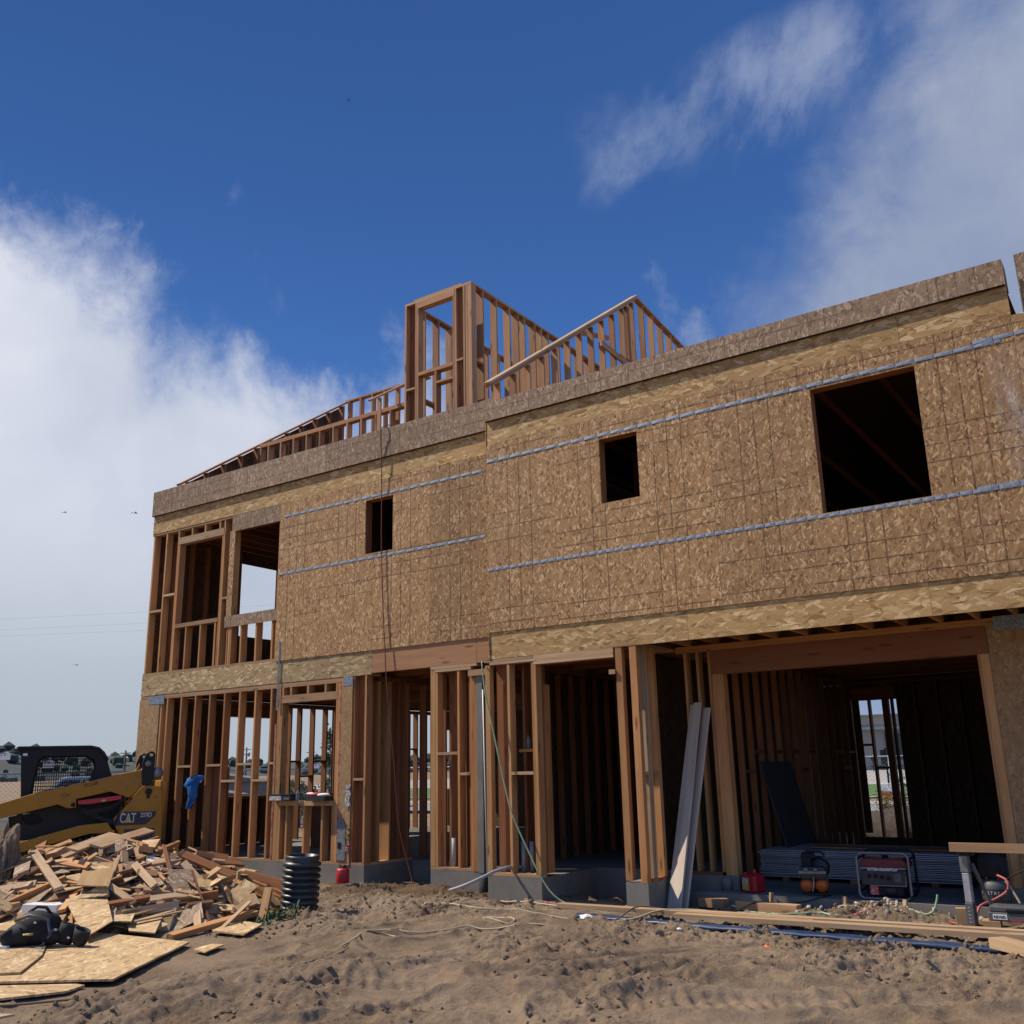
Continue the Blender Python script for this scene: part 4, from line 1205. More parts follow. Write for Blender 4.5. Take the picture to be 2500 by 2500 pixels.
ltext('CAT', 0.215, 0.366, 0.948, 'decalwhite', -0.004, 0, 0.004, 0.60)
MB().prism([(0.335, 0.944), (0.135, 0.944), (0.235, 1.015)], -0.0025, -0.0018).build('logo_triangle', 'label_yellow', LO)
ltext('259D', 0.100, 0.045, 1.028, 'decalwhite', -0.004, 0, 0.002, 0.82)
ltext('FTL0-00', 0.078, 0.955, 1.525, 'black', 0.0025, 0, 0.0, 0.85, R(14))
for i in range(4):
    MB().tube([(0.30 - i * 0.03, -0.015 - i * 0.012, 1.36), (0.55, -0.02 - i * 0.012, 1.20 - i * 0.02), (0.85, -0.03, 1.16 - i * 0.025), (1.02, -0.06, 1.22 - i * 0.02)], 0.012, 6).build('hydraulic_hose', 'rubber', LO, None, True)
for u, z in ((0.20, 1.60), (0.14, 1.70), (0.30, 1.52), (0.62, 1.47), (1.20, 1.42), (1.26, 1.44), (0.30, 0.72), (-0.18, 0.72), (-0.18, 1.35), (0.25, 1.28), (1.62, 1.36), (0.40, 1.60)):
    MB().cyl((u, 0.004, z), (u, -0.02, z), 0.017, 8).build('bolt', 'steel', LO, None, True)
MB().tube([(1.30, 0.012, 1.395), (1.30, 0.03, 1.40), (1.17, 0.03, 1.425), (1.17, 0.012, 1.42)], 0.008, 6).build('grab_handle', 'yellow', LO, None, True)
MB().prism([(1.93, 2.10), (1.86, 2.10), (1.86, 2.06), (1.93, 2.06)], -0.19, -0.17).build('work_light', 'alu', LO)
MB().prism([(0.46, 0.88), (0.36, 1.24), (0.33, 1.23), (0.42, 0.88)], -0.006, -0.0095).build('edge_stripe', 'black', LO)
side_pair('rear_grille', [(-0.20, 0.62), (0.28, 0.62), (0.28, 0.84), (-0.20, 0.84)], -0.0065, -0.0095, 'decal')
# chassis and track
side_pair('chassis', [(2.05, 1.10), (2.0, 0.72), (1.2, 0.86), (0.6, 0.98), (0.42, 0.8), (0.35, 1.3), (1.05, 1.25), (1.3, 1.2)], -0.26, -1.44, 'black')
side_pair('track_frame', [(1.86, 0.70), (0.97, 0.93), (0.55, 0.96), (0.42, 0.78), (0.82, 0.79), (1.84, 0.54)], -0.03, -0.30, 'yellow', LO, (), 0.015)
side_pair('hydraulic_cylinder', [(1.0, 1.20), (0.95, 1.12), (0.45, 0.90), (0.42, 0.98)], -0.05, -0.13, 'black', LO, (), 0.02)
def track(y0, y1):
    c = [(1.80, 0.27, 0.235), (0.55, 0.56, 0.215), (0.22, 0.26, 0.23)]
    pts = []
    for i in range(14):
        a = R(-95 - 0 + i * (-150 / 13)) if False else R(270 - i * 14)
        pts.append((c[0][0] - c[0][2] * math.cos(a) * -1, c[0][1] + c[0][2] * math.sin(a)))
    loop = []
    for i in range(12):
        a = R(-90 + i * 165 / 11)
        loop.append((c[0][0] + c[0][2] * math.cos(a), c[0][1] + c[0][2] * math.sin(a)))
    for i in range(8):
        a = R(75 + i * 80 / 7)
        loop.append((c[1][0] + c[1][2] * math.cos(a), c[1][1] + c[1][2] * math.sin(a)))
    for i in range(9):
        a = R(160 + i * 110 / 8)
        loop.append((c[2][0] + c[2][2] * math.cos(a), c[2][1] + c[2][2] * math.sin(a)))
    tr = MB().prism(loop, y0, y1).build('track', 'rubber', LO)
    mb = MB()
    n = len(loop)
    for i in range(n):
        p, q = Vector((loop[i][0], loop[i][1])), Vector((loop[(i + 1) % n][0], loop[(i + 1) % n][1]))
        k = max(1, int((q - p).length / 0.09))
        for j in range(k):
            a_ = p + (q - p) * (j / k)
            d = (q - p).normalized()
            nrm = Vector((d.y, -d.x))
            e = a_ + d * 0.045
            A, B_ = a_ + nrm * 0.028, e + nrm * 0.028
            mb.add([(a_.x, y0, a_.y), (e.x, y0, e.y), (B_.x, y0, B_.y), (A.x, y0, A.y), (a_.x, y1, a_.y), (e.x, y1, e.y), (B_.x, y1, B_.y), (A.x, y1, A.y)],
                   [(0, 1, 2, 3), (7, 6, 5, 4), (0, 4, 5, 1), (1, 5, 6, 2), (2, 6, 7, 3), (3, 7, 4, 0)])
    tag(mb.build('track_lug', 'rubber', tr), kind='stuff')
track(-0.02, -0.34)
track(-1.36, -1.68)
side_pair('bucket', [(2.7, 0.45), (3.0, 0.95), (3.15, 0.9), (3.05, 0.35), (3.75, 0.12), (3.75, 0.09), (2.95, 0.06)], 0.05, -1.75, 'steel')

# ------------------------------------------------------------------ scrap heap
HC, HX, HY, HH = (3.75, -2.85), 3.20, 2.15, 0.74
def heap(x, y):
    r2 = ((x - HC[0]) / HX) ** 2 + ((y - HC[1]) / HY) ** 2
    return -0.35 + HH * max(0.0, 1 - r2) ** 1.05
def heap_n(x, y):
    e = 0.05
    return Vector((heap(x - e, y) - heap(x + e, y), heap(x, y - e) - heap(x, y + e), 2 * e)).normalized()
rs = random.Random(11)
def heap_frame(x, y, lift, yaw, tilt):
    n_ = (heap_n(x, y) + Vector((rs.gauss(0, tilt), rs.gauss(0, tilt), 0))).normalized()
    d = Vector((math.cos(yaw), math.sin(yaw), 0))
    d = (d - n_ * d.dot(n_)).normalized()
    y_ = n_.cross(d)
    return Matrix(((d.x, y_.x, n_.x, x), (d.y, y_.y, n_.y, y), (d.z, y_.z, n_.z, heap(x, y) + lift), (0, 0, 0, 1)))
mb = MB()
for i in range(900):
    while True:
        x, y = rs.uniform(-1, 1), rs.uniform(-1, 1)
        if x * x + y * y < 1:
            break
    x, y = HC[0] + x * HX, HC[1] + y * HY
    l, w, h = rs.uniform(0.1, 0.45), rs.uniform(0.05, 0.14), rs.choice((0.012, 0.018, 0.038))
    mb.box(-l / 2, l / 2, -w / 2, w / 2, -h / 2, h / 2, heap_frame(x, y, rs.uniform(-0.09, 0.0), rs.uniform(0, 6.3), 0.35))
for i in range(13):
    for j in range(25):
        pass
core = MB()
N = 40
cv = [(HC[0] + HX * (j / N) * math.cos(i * 2 * math.pi / N), HC[1] + HY * (j / N) * math.sin(i * 2 * math.pi / N)) for j in range(N + 1) for i in range(N)]
mb.add([(x, y, heap(x, y) - 0.06) for x, y in cv], [(j * N + i, j * N + (i + 1) % N, (j + 1) * N + (i + 1) % N, (j + 1) * N + i) for j in range(N) for i in range(N)])
tag(mb.build('wood_debris', 'plate'), 'broken bits of wood filling the inside of the scrap heap', 'debris', None, 'stuff')

KIND = {'two': ('lumber_offcut', 'lumber offcut', 'offcut'), 'red': ('lumber_offcut', 'reddish lumber offcut', 'offcut'), 'block': ('lumber_block', 'stubby lumber block', 'block'),
        'osb': ('board_scrap', 'strand board scrap', 'board scrap'), 'grey': ('board_scrap', 'weathered grey board scrap', 'board scrap'),
        'lath': ('lath_strip', 'thin wooden strip', 'strip'), 'ply': ('plywood_scrap', 'yellowish plywood scrap', 'plywood scrap')}
TONE = {'pale': 'pale', 'plate': 'tan', 'stud': 'brown', 'stud_red': 'red brown'}
def zone(x, y):
    u = (x - HC[0]) * 0.83 + (y - HC[1]) * 0.56       # along the picture
    w = (x - HC[0]) * 0.56 - (y - HC[1]) * 0.83       # towards the viewer
    if u > 1.35:
        return 'at the right end of the scrap heap'
    lr = 'left' if u < -0.35 else 'middle' if u < 0.5 else 'right'
    return ('low at the front %s of the scrap heap' if w > 1.15 else 'halfway up the %s of the scrap heap' if w > 0.35 else 'high on the %s of the scrap heap') % lr
def scrap(kind, l, w, h, mat, Mx):
    nm, what, cat = KIND[kind]
    o = bpy.data.objects.new(nm, unit_board(l, w, h, mat))
    link(o, None, Mx)
    size = ('short' if l < 0.3 else 'long' if l > 0.6 else 'middling') if kind not in ('osb', 'ply', 'grey') else ('small' if l * w < 0.06 else 'wide' if l * w > 0.13 else 'medium')
    tone = TONE.get(mat, '') if kind in ('two', 'block', 'lath') else ''
    lab = ' '.join((size + ' ' + tone + ' ' + what + ' ' + zone(Mx[0][3], Mx[1][3])).split())
    return tag(o, lab, cat, lab.replace('scrap heap', 'heap') + ', alike')
def r2(v, s=0.05):
    return round(v / s) * s
for i in range(285):
    while True:
        x, y = rs.uniform(-1, 1), rs.uniform(-1, 1)
        if x * x + y * y < 1.04 and (y < 0.45):
            break
    x, y = HC[0] + x * HX, HC[1] + y * HY
    t = rs.random()
    yaw = rs.gauss(0.55, 0.9)
    lift = 0.0 + rs.random() ** 1.5 * 0.10
    if t < 0.34:
        k = ('two', r2(rs.uniform(0.18, 0.75)), 0.089, 0.038, rs.choice(('pale', 'plate', 'stud', 'pale')))
    elif t < 0.40:
        k = ('red', r2(rs.uniform(0.25, 0.95)), rs.choice((0.089, 0.14)), 0.038, 'stud_red')
    elif t < 0.54:
        k = ('block', r2(rs.uniform(0.14, 0.32)), rs.choice((0.14, 0.18)), rs.choice((0.038, 0.076)), rs.choice(('pale', 'stud', 'plate')))
    elif t < 0.72:
        k = ('osb', r2(rs.uniform(0.22, 0.6)), r2(rs.uniform(0.12, 0.35)), 0.012, 'osb_new')
    elif t < 0.82:
        k = ('grey', r2(rs.uniform(0.25, 0.65)), r2(rs.uniform(0.15, 0.35)), 0.012, 'osb_grey')
    elif t < 0.94:
        k = ('lath', r2(rs.uniform(0.5, 1.4), 0.1), rs.choice((0.03, 0.045)), 0.018, rs.choice(('pale', 'stud', 'stud_red')))
    else:
        k = ('ply', r2(rs.uniform(0.25, 0.55)), r2(rs.uniform(0.15, 0.3)), 0.015, 'ply')
    tl = 0.30 if k[1] < 0.5 else 0.15
    Mx = heap_frame(x, y, lift + k[3] / 2, yaw, tl) @ Matrix.Rotation(rs.choice((0, 0, 0, 1.57, 0.5)) if k[3] > 0.03 else 0, 4, 'X')
    scrap(k[0], k[1], k[2], k[3], k[4], Mx)

def plank(name, label, cat, p0, p1, w, h, mat, roll=0.0, group=None):
    o = beam(name, p0, p1, w, h, mat, None, roll)
    return tag(o, label, cat, group)
plank('plank', 'brown muddy plank running off the right end of the scrap heap, the upper one', 'plank', (5.24, -2.07, 0.02), (6.80, -2.33, -0.20), 0.038, 0.19, 'stud_red', 0.15)
plank('plank', 'brown muddy plank beside the black pipe, the lower of the two', 'plank', (6.0, -2.37, -0.08), (6.88, -2.40, -0.26), 0.038, 0.19, 'stud_red', 0.1)
plank('plank', 'pale plank leaning highest on the scrap heap, nearest the loader tail', 'plank', (4.34, -3.53, 0.50), (2.96, -1.73, 0.58), 0.17, 0.03, 'pale', 0.30)
plank('plank', 'pale plank on top of the scrap heap, left of the highest one', 'plank', (4.28, -3.83, 0.48), (3.40, -2.62, 0.58), 0.17, 0.03, 'pale', 0.25)
plank('plank', 'yellowish knotty plank pointing down the left of the scrap heap', 'plank', (3.2, -3.72, 0.42), (5.0, -4.40, 0.10), 0.10, 0.038, 'pale', 0.3)
plank('plank', 'reddish brown plank on edge at the upper right of the heap', 'plank', (4.15, -3.0, 0.36), (3.55, -2.0, 0.45), 0.04, 0.14, 'stud_red', 0.2)
plank('plank', 'brown plank with a bright top edge beside the reddish one', 'plank', (4.75, -3.2, 0.26), (3.9, -1.9, 0.38), 0.04, 0.16, 'stud', 0.3)
plank('plank', 'long brown plank along the front foot of the scrap heap', 'plank', (7.10, -4.35, -0.30), (6.85, -2.95, -0.24), 0.09, 0.06, 'stud', 0.2)
plank('plank', 'orange brown plank lying across the middle of the heap', 'plank', (5.6, -3.4, 0.05), (4.85, -2.0, 0.22), 0.05, 0.14, 'stud_red', 0.4)
plank('plank', 'short grey post leaning beside the weeds', 'post', (7.05, -3.02, -0.34), (6.85, -2.75, 0.0), 0.09, 0.09, 'stud')
plank('lath_strip', 'thin strip leaning on the front foot of the heap', 'strip', (7.2, -3.75, -0.30), (6.75, -2.95, -0.12), 0.05, 0.018, 'pale')
for p0, p1 in (((6.37, -4.31, -0.2), (6.40, -3.10, -0.14)), ((6.0, -4.2, -0.12), (6.3, -3.0, -0.08))):
    plank('lath_strip', 'thin strip lying flat over the front of the heap', 'strip', p0, p1, 0.05, 0.018, 'pale', 0, 'strips over the front of the heap')
def sheet(name, label, cat, pts, z, t, mat, group=None, dz=(0, 0, 0, 0)):
    """flat board given by its corners on the ground"""
    pts = [Vector((p[0], p[1], z + d)) for p, d in zip(pts, list(dz) + [0] * 8)]
    o_ = pts[0].copy()
    ux = (pts[1] - pts[0]).normalized()
    nz_ = ux.cross(pts[-1] - pts[0]).normalized()
    if nz_.z < 0:
        nz_ = -nz_
    uy = nz_.cross(ux)
    T = Matrix(((ux.x, uy.x, nz_.x, o_.x), (ux.y, uy.y, nz_.y, o_.y), (ux.z, uy.z, nz_.z, o_.z), (0, 0, 0, 1)))
    loc = [((p - o_).dot(ux), (p - o_).dot(uy)) for p in pts]
    n_ = len(loc)
    area = sum(loc[i][0] * loc[(i + 1) % n_][1] - loc[(i + 1) % n_][0] * loc[i][1] for i in range(n_))
    if area < 0:
        loc = loc[::-1]
    vs = [(a_, b_, 0) for a_, b_ in loc] + [(a_, b_, -t) for a_, b_ in loc]
    fs = [tuple(range(n_)), tuple(range(2 * n_ - 1, n_ - 1, -1))] + [(i, i + n_, (i + 1) % n_ + n_, (i + 1) % n_) for i in range(n_)]
    return tag(MB().add(vs, fs).build(name, mat, None, T), label, cat, group)
sheet('board_sheet', 'largest new strand board sheet lying under the black tool belt', 'board', [(7.637, -4.512), (8.62, -6.05), (7.25, -6.98), (5.70, -5.55), (5.907, -4.595)], -0.285, 0.018, 'osb_new', None, (0, 0, 0, 0, 0))
sheet('board_sheet', 'smaller strand board sheet at the left edge lying on the largest one', 'board', [(7.692, -6.344), (7.05, -5.77), (6.2, -5.2), (5.6, -5.9), (6.9, -7.1)], -0.262, 0.018, 'osb_new')
sheet('board_sheet', 'strand board sheet tucked below the front edge of the large one', 'board', [(7.30, -6.3), (8.48, -6.22), (8.56, -6.44), (8.2, -7.1), (7.2, -7.3)], -0.315, 0.018, 'osb_new')
sheet('board_sheet', 'strand board sheet between the white box and the large sheet', 'board', [(4.55, -4.45), (5.23, -4.02), (6.11, -4.84), (5.9, -5.1), (4.9, -5.3)], -0.235, 0.018, 'osb_new')
sheet('board_scrap', 'pale kinked strand board scrap sloping down the middle of the heap', 'board', [(5.35, -4.52), (5.1, -3.85), (6.40, -4.58), (6.72, -5.10), (6.30, -4.93)], -0.03, 0.014, 'osb_new', None, (0.04, 0.10, -0.03, -0.14, -0.12))
sheet('board_scrap', 'pale board scrap higher up the heap above the kinked one', 'board', [(4.542, -3.671), (4.5, -3.275), (5.6, -4.14), (5.4, -4.4)], 0.13, 0.014, 'osb_new', None, (0.06, 0.12, -0.12, -0.12))
sheet('board_scrap', 'small light board scrap propped in front of the heap', 'board', [(6.137, -4.54), (5.50, -4.02), (5.735, -3.804), (6.50, -4.42)], -0.17, 0.014, 'osb_new', None, (0, 0.03, 0.03, 0))
sheet('board_scrap', 'wide board scrap at the front foot of the heap', 'board', [(5.5, -3.85), (5.6, -3.25), (6.909, -4.40), (6.591, -4.50)], -0.20, 0.014, 'osb_new', None, (0.04, 0.06, -0.05, -0.05))
sheet('board_scrap', 'square strand board offcut lying alone on the sand', 'board', [(7.258, -3.915), (6.80, -3.22), (7.396, -3.32), (7.777, -3.905)], -0.285, 0.016, 'osb_new')
sheet('board_scrap', 'thin board half buried in sand right of the large sheet', 'board', [(7.964, -4.712), (7.90, -4.434), (8.05, -4.40), (8.233, -4.78)], -0.295, 0.012, 'osb_new')
sheet('board_scrap', 'pale pointed board corner at the lower left of the sand', 'board', [(8.6, -7.3), (9.03, -7.13), (9.0, -7.3)], -0.30, 0.016, 'pale')
sheet('plywood_scrap', 'yellow plywood piece tilted on the middle of the heap', 'plywood scrap', [(5.2, -4.30), (4.055, -3.42), (4.6, -3.35), (5.55, -4.1)], 0.26, 0.015, 'ply', None, (-0.12, 0.14, 0.12, -0.14))
sheet('board_scrap', 'grey board triangle near the top left of the heap', 'board', [(4.2, -4.0), (3.35, -3.3), (3.75, -3.3), (4.4, -3.9)], 0.30, 0.014, 'osb_grey', None, (-0.10, 0.06, 0.06, -0.08))
sheet('board_scrap', 'grey board square near the top of the heap', 'board', [(4.3, -3.6), (3.5, -3.0), (3.75, -2.9), (4.5, -3.5)], 0.36, 0.014, 'osb_grey', None, (-0.08, 0.06, 0.06, -0.08))
for p0, p1 in (((4.6, -2.9, 0.33), (5.0, -2.75, 0.25)), ((4.75, -3.0, 0.30), (5.25, -3.0, 0.17)), ((5.0, -2.8, 0.26), (5.3, -3.1, 0.16)), ((4.3, -3.2, 0.36), (4.55, -3.3, 0.30))):
    tag(beam('trim_offcut', p0, p1, 0.06, 0.03, 'white'), 'white trim offcut on the right of the scrap heap', 'trim', 'white trim offcuts on the heap')
BXT = Matrix.Translation((5.02, -4.42, -0.23)) @ Matrix.Rotation(0.30, 4, 'Z')
wb = MB().box(-0.36, 0.14, -0.16, 0.16, 0.0, 0.17).build('carton', 'white', None, BXT, False, 0.004)
tag(wb, 'white cardboard carton lying at the foot of the scrap heap', 'box')
text('lettering', 'MASTER', 0.05, 'grey', wb, Matrix.Translation((-0.18, -0.03, 0.1712)))

# ------------------------------------------------------------------ tool belt on the big sheet
TB = root('tool_belt', 'black tool belt with bulging pouches lying on the strand board', 'tool belt', (6.53, -5.38, -0.262), 0.55)
TB.scale = (0.76, 0.76, 0.76)
def pouch(name, c, r, h, tilt, az, mouth=True):
    T = Matrix.Translation(c) @ Matrix.Rotation(az, 4, 'Z') @ Matrix.Rotation(tilt, 4, 'Y')
    mb = MB().lathe([(r * 0.7, 0.0), (r * 0.95, h * 0.25), (r, h * 0.6), (r * 1.02, h), (r * 0.88, h), (r * 0.85, h * 0.5), (r * 0.6, h * 0.3)], 16, T @ Matrix.Diagonal((1, 0.72, 1, 1)))
    return mb.build(name, 'cloth', TB, None, True)
mb = MB()
for sx, sy, sz, c in ((0.30, 0.20, 0.24, (-0.22, 0.0, 0.19)), (0.22, 0.17, 0.16, (-0.36, -0.1, 0.13)), (0.16, 0.13, 0.12, (0.02, -0.05, 0.11)), (0.2, 0.16, 0.2, (-0.1, 0.08, 0.2))):
    mb.sphere(c, 1.0, 16, 10, (sx, sy, sz))
me_o = mb.build('main_pouch', 'cloth', TB, None, True)
pouch('side_pouch', (0.20, -0.02, 0.0), 0.12, 0.26, 0.25, 0.4)
pouch('side_pouch', (0.42, -0.06, 0.0), 0.12, 0.20, 0.3, -0.3)
pouch('side_pouch', (-0.42, -0.20, 0.0), 0.10, 0.22, -0.5, 0.2)
MB().tube([(-0.40, -0.22, 0.33), (-0.2, -0.24, 0.40), (0.05, -0.22, 0.34), (0.12, -0.26, 0.15), (0.05, -0.34, 0.02)], 0.022, 6).build('strap', 'grey', TB, None, True)
MB().tube([(-0.35, 0.02, 0.40), (-0.25, 0.05, 0.47), (-0.12, 0.04, 0.46), (-0.04, 0.02, 0.38)], 0.022, 6).build('strap', 'cloth', TB, None, True)
MB().cyl((-0.24, -0.27, 0.16), (-0.10, -0.29, 0.17), 0.014, 8).build('screwdriver', 'label_yellow', TB, None, True)
MB().box(0.0, 0.09, -0.38, -0.35, 0.0, 0.02).build('buckle', 'alu', TB)
MB().prism([(-0.62, 0.005), (-0.42, 0.0), (-0.42, 0.03), (-0.58, 0.03)], -0.25, -0.32).build('hammer_head', 'paper', TB)
for c in ((-0.30, -0.21, 0.34), (-0.24, -0.22, 0.36), (-0.12, -0.22, 0.30), (0.14, -0.16, 0.2), (0.33, -0.17, 0.10)):
    MB().sphere(c, 0.016, 8, 5, (1.4, 0.6, 0.9)).build('rivet', 'alu', TB)

# ------------------------------------------------------------------ corrugated pipe and weeds
prof = []
for i in range(9):
    z = i * 0.0735
    prof += [(0.165, z), (0.196, z + 0.010), (0.203, z + 0.030), (0.196, z + 0.052), (0.165, z + 0.062)]
prof += [(0.178, 0.69), (0.178, 0.72), (0.15, 0.72), (0.15, 0.02)]
PT = Matrix.Translation((6.94, -2.32, -0.36)) @ Matrix.Rotation(0.05, 4, 'Y') @ Matrix.Diagonal((1.2, 1.2, 1.02, 1))
tag(MB().lathe(prof, 36, PT, False).build('drain_pipe_section', 'blackplastic', None, None, True), 'short black corrugated drain pipe standing upright on the sand', 'pipe')
mb = MB()
for i in range(520):
    x, y = 6.95 + rs.gauss(0, 0.20), -2.85 + rs.gauss(0, 0.22)
    z = gz(x, y)
    a_, l = rs.uniform(0, 6.28), rs.uniform(0.04, 0.16)
    d = Vector((math.cos(a_), math.sin(a_), rs.uniform(0.3, 1.4))).normalized() * l
    w = Vector((-math.sin(a_), math.cos(a_), 0)) * rs.uniform(0.006, 0.016)
    b_ = Vector((x, y, z - 0.005))
    m_ = b_ + d * 0.6 + Vector((0, 0, 0.012))
    mb.add([b_ - w * 0.5, b_ + w * 0.5, m_ + w, b_ + d, m_ - w], [(0, 1, 2, 4), (4, 2, 3)])
for i in range(90):
    x, y = 6.2 + rs.gauss(0, 0.16), -0.12 + rs.gauss(0, 0.05)
    z = gz(x, y)
    d = Vector((rs.gauss(0, .5), rs.gauss(0, .5), 1)).normalized() * rs.uniform(0.04, 0.13)
    mb.add([(x - 0.006, y, z), (x + 0.006, y, z), (x + d.x, y + d.y, z + d.z)], [(0, 1, 2)])
tag(mb.build('weeds', 'leaf'), 'green weeds growing in the sand by the black pipe', 'weeds', None, 'stuff')

# clods of dirt strewn over the sand
mb = MB()
ico = bmesh.new()
bmesh.ops.create_icosphere(ico, subdivisions=1, radius=1)
icv, icf = [v.co.copy() for v in ico.verts], [tuple(v.index for v in f.verts) for f in ico.faces]
ico.free()
cx = np.array([rs.uniform(6.2, 15.6) for _ in range(14000)])
cy = np.array([rs.uniform(-7.2, 0.4) for _ in range(14000)])
dens = fbm(cx * 0.8, cy * 0.8, 31, 3)
cz = ground_z(cx, cy)
for x, y, z, d in zip(cx, cy, cz, dens):
    if d < 0.40 + rs.random() * 0.25 or (y > -0.1 and not (9.35 < x)) or (y > 0.3) or (x < 8.7 and -6.6 < y < -4.0 and x + (y + 4.5) * -0.6 < 8.7):
        continue
    s_ = 0.005 + 0.027 * rs.random() ** 3.0
    q = Quaternion((rs.gauss(0, 1), rs.gauss(0, 1), rs.gauss(0, 1), rs.gauss(0, 1))).normalized()
    sc_ = Vector((1, rs.uniform(0.6, 1), rs.uniform(0.5, 0.9)))
    mb.add([Vector((x, y, z + s_ * 0.25)) + q @ Vector((v.x * sc_.x, v.y * sc_.y, v.z * sc_.z)) * s_ * rs.uniform(0.8, 1.2) for v in icv], icf)
tag(mb.build('dirt_clods', 'sand'), 'crumbled dirt clods scattered over the sand', 'clods', None, 'stuff')
# mound of broken dirt at the left edge
bm = bmesh.new()
bmesh.ops.create_icosphere(bm, subdivisions=6, radius=1)
for v in bm.verts:
    p = v.co.copy()
    k = 1 + 0.9 * (float(fbm(np.array([p.x * 2.2 + p.z]), np.array([p.y * 2.2 - p.z]), 91, 5, 0.62)[0]) - 0.5)
    v.co = Vector((p.x * 0.62 * k, p.y * 0.62 * k, p.z * 1.05 * k))
me = bpy.data.meshes.new('dirt_mound')
bm.to_mesh(me)
bm.free()
me.materials.append(M['sand'])
o = bpy.data.objects.new('dirt_mound', me)
o.location = (2.80, -4.08, -0.22)
o.scale = (0.72, 0.72, 0.92)
link(tag(o, 'lumpy heap of dug up earth at the left edge', None, None, 'structure'))

# ------------------------------------------------------------------ things by the left front wall
# blue jacket hung on a stud
bm = bmesh.new()
prof_ = [(1.60, 1.86, 1.24), (1.62, 1.98, 1.32), (1.72, 2.07, 1.38)]
rows = []
sil = [(0.82, 1.73, 1.82), (0.92, 1.74, 1.87), (1.02, 1.76, 1.92), (1.10, 1.74, 1.94), (1.16, 1.66, 1.95), (1.22, 1.60, 1.98), (1.28, 1.62, 2.04), (1.33, 1.66, 2.10), (1.37, 1.76, 2.10), (1.39, 1.88, 2.08)]
for side_ in (-1, 1):
    for j, (z, x0, x1) in enumerate(sil):
        row = []
        for i in range(9):
            f_ = i / 8
            d = math.sin(f_ * math.pi) ** 0.6 * 0.075
            fold = 0.02 * math.sin(i * 2.6 + j * 1.1) + 0.012 * math.sin(i * 1.1 - j * 2.3)
            row.append(bm.verts.new((x0 + (x1 - x0) * f_, -0.075 + (-(d + fold) if side_ < 0 else d * 0.4), z)))
        rows.append(row)
n_ = len(sil)
for s_ in (0, 1):
    for j in range(n_ - 1):
        for i in range(8):
            a_, b_ = rows[s_ * n_ + j], rows[s_ * n_ + j + 1]
            bm.faces.new((a_[i], a_[i + 1], b_[i + 1], b_[i]))
bmesh.ops.remove_doubles(bm, verts=bm.verts, dist=0.004)
bmesh.ops.recalc_face_normals(bm, faces=bm.faces)
me = bpy.data.meshes.new('jacket')
bm.to_mesh(me)
bm.free()
me.materials.append(M['blue'])
for p in me.polygons:
    p.use_smooth = True
o = link(bpy.data.objects.new('jacket', me))
tag(o, 'crumpled blue jacket hanging from a stud of the left wall', 'jacket')
tag(board('plywood_leaf', 1.99, 2.46, 0.16, 0.19, 0.04, 1.52, 'lvl_dark'), 'brown plywood sheet standing behind the blue jacket', 'plywood')
tag(board('plywood_leaf', 2.2, 3.55, 2.45, 2.47, 0.0, 1.0, 'lvl_dark'), 'dark plywood sheet propped low inside the left room', 'plywood')
# things on the window sill
t = root('tool_case', 'flat black case with a grey label on the window sill', 'case', (4.10, -0.02, 0.954), 0.06)
MB().box(-0.235, 0.235, -0.11, 0.13, 0.0, 0.085).build('body', 'blackplastic', t, None, False, 0.008)
MB().box(-0.24, 0.24, -0.115, 0.135, 0.087, 0.105).build('lid', 'black', t, None, False, 0.006)
MB().box(-0.22, 0.04, -0.114, -0.111, 0.008, 0.078).build('label', 'label', t)
MB().box(0.10, 0.22, -0.114, -0.111, 0.02, 0.05).build('latch', 'steel', t)
bt = [(0.028, 0), (0.032, 0.01), (0.032, 0.11), (0.028, 0.13), (0.012, 0.165), (0.012, 0.18)]
def bottle(name, label, loc, mat, s=1.0):
    b_ = MB().lathe([(r_ * s, z * s) for r_, z in bt], 16, Matrix.Translation(loc)).build(name, mat, None, None, True)
    MB().lathe([(0.0135 * s, 0.178 * s), (0.0135 * s, 0.2 * s)], 12, Matrix.Translation(loc)).build('cap', 'maroon', b_)
    return tag(b_, label, 'bottle')
def mat_clear():
    m, n, b = new_mat('clear_plastic')
    b.inputs['Base Color'].default_value = (0.75, 0.8, 0.85, 1)
    b.inputs['Roughness'].default_value = 0.1
    b.inputs['Transmission Weight'].default_value = 0.85
    b.inputs['IOR'].default_value = 1.2
    return m
M['clear'] = mat_clear()
bottle('water_bottle', 'clear drinks bottle standing beside the black case on the sill', (4.42, -0.02, 0.954), 'clear')
bottle('water_bottle', 'clear water bottle on a block between the studs right of the grey pipe', (8.99, -0.08, 1.641), 'clear', 1.05)
t = root('food_tray', 'black tray with red and white wrapping on the window sill', 'tray', (4.93, -0.02, 0.954), 0.0)
MB().prism([(-0.21, 0.0), (0.21, 0.0), (0.25, 0.075), (-0.25, 0.075)], -0.13, 0.13).build('tray', 'blackplastic', t, None, False, 0.004)
MB().sphere((-0.12, 0, 0.095), 1, 12, 7, (0.16, 0.10, 0.035)).build('red_wrapper', 'redpaint', t, None, True)
MB().sphere((-0.17, -0.03, 0.11), 1, 12, 7, (0.10, 0.06, 0.02)).sphere((0.10, -0.02, 0.088), 1, 12, 7, (0.12, 0.09, 0.03)).build('paper_wrapper', 'paper', t, None, True)
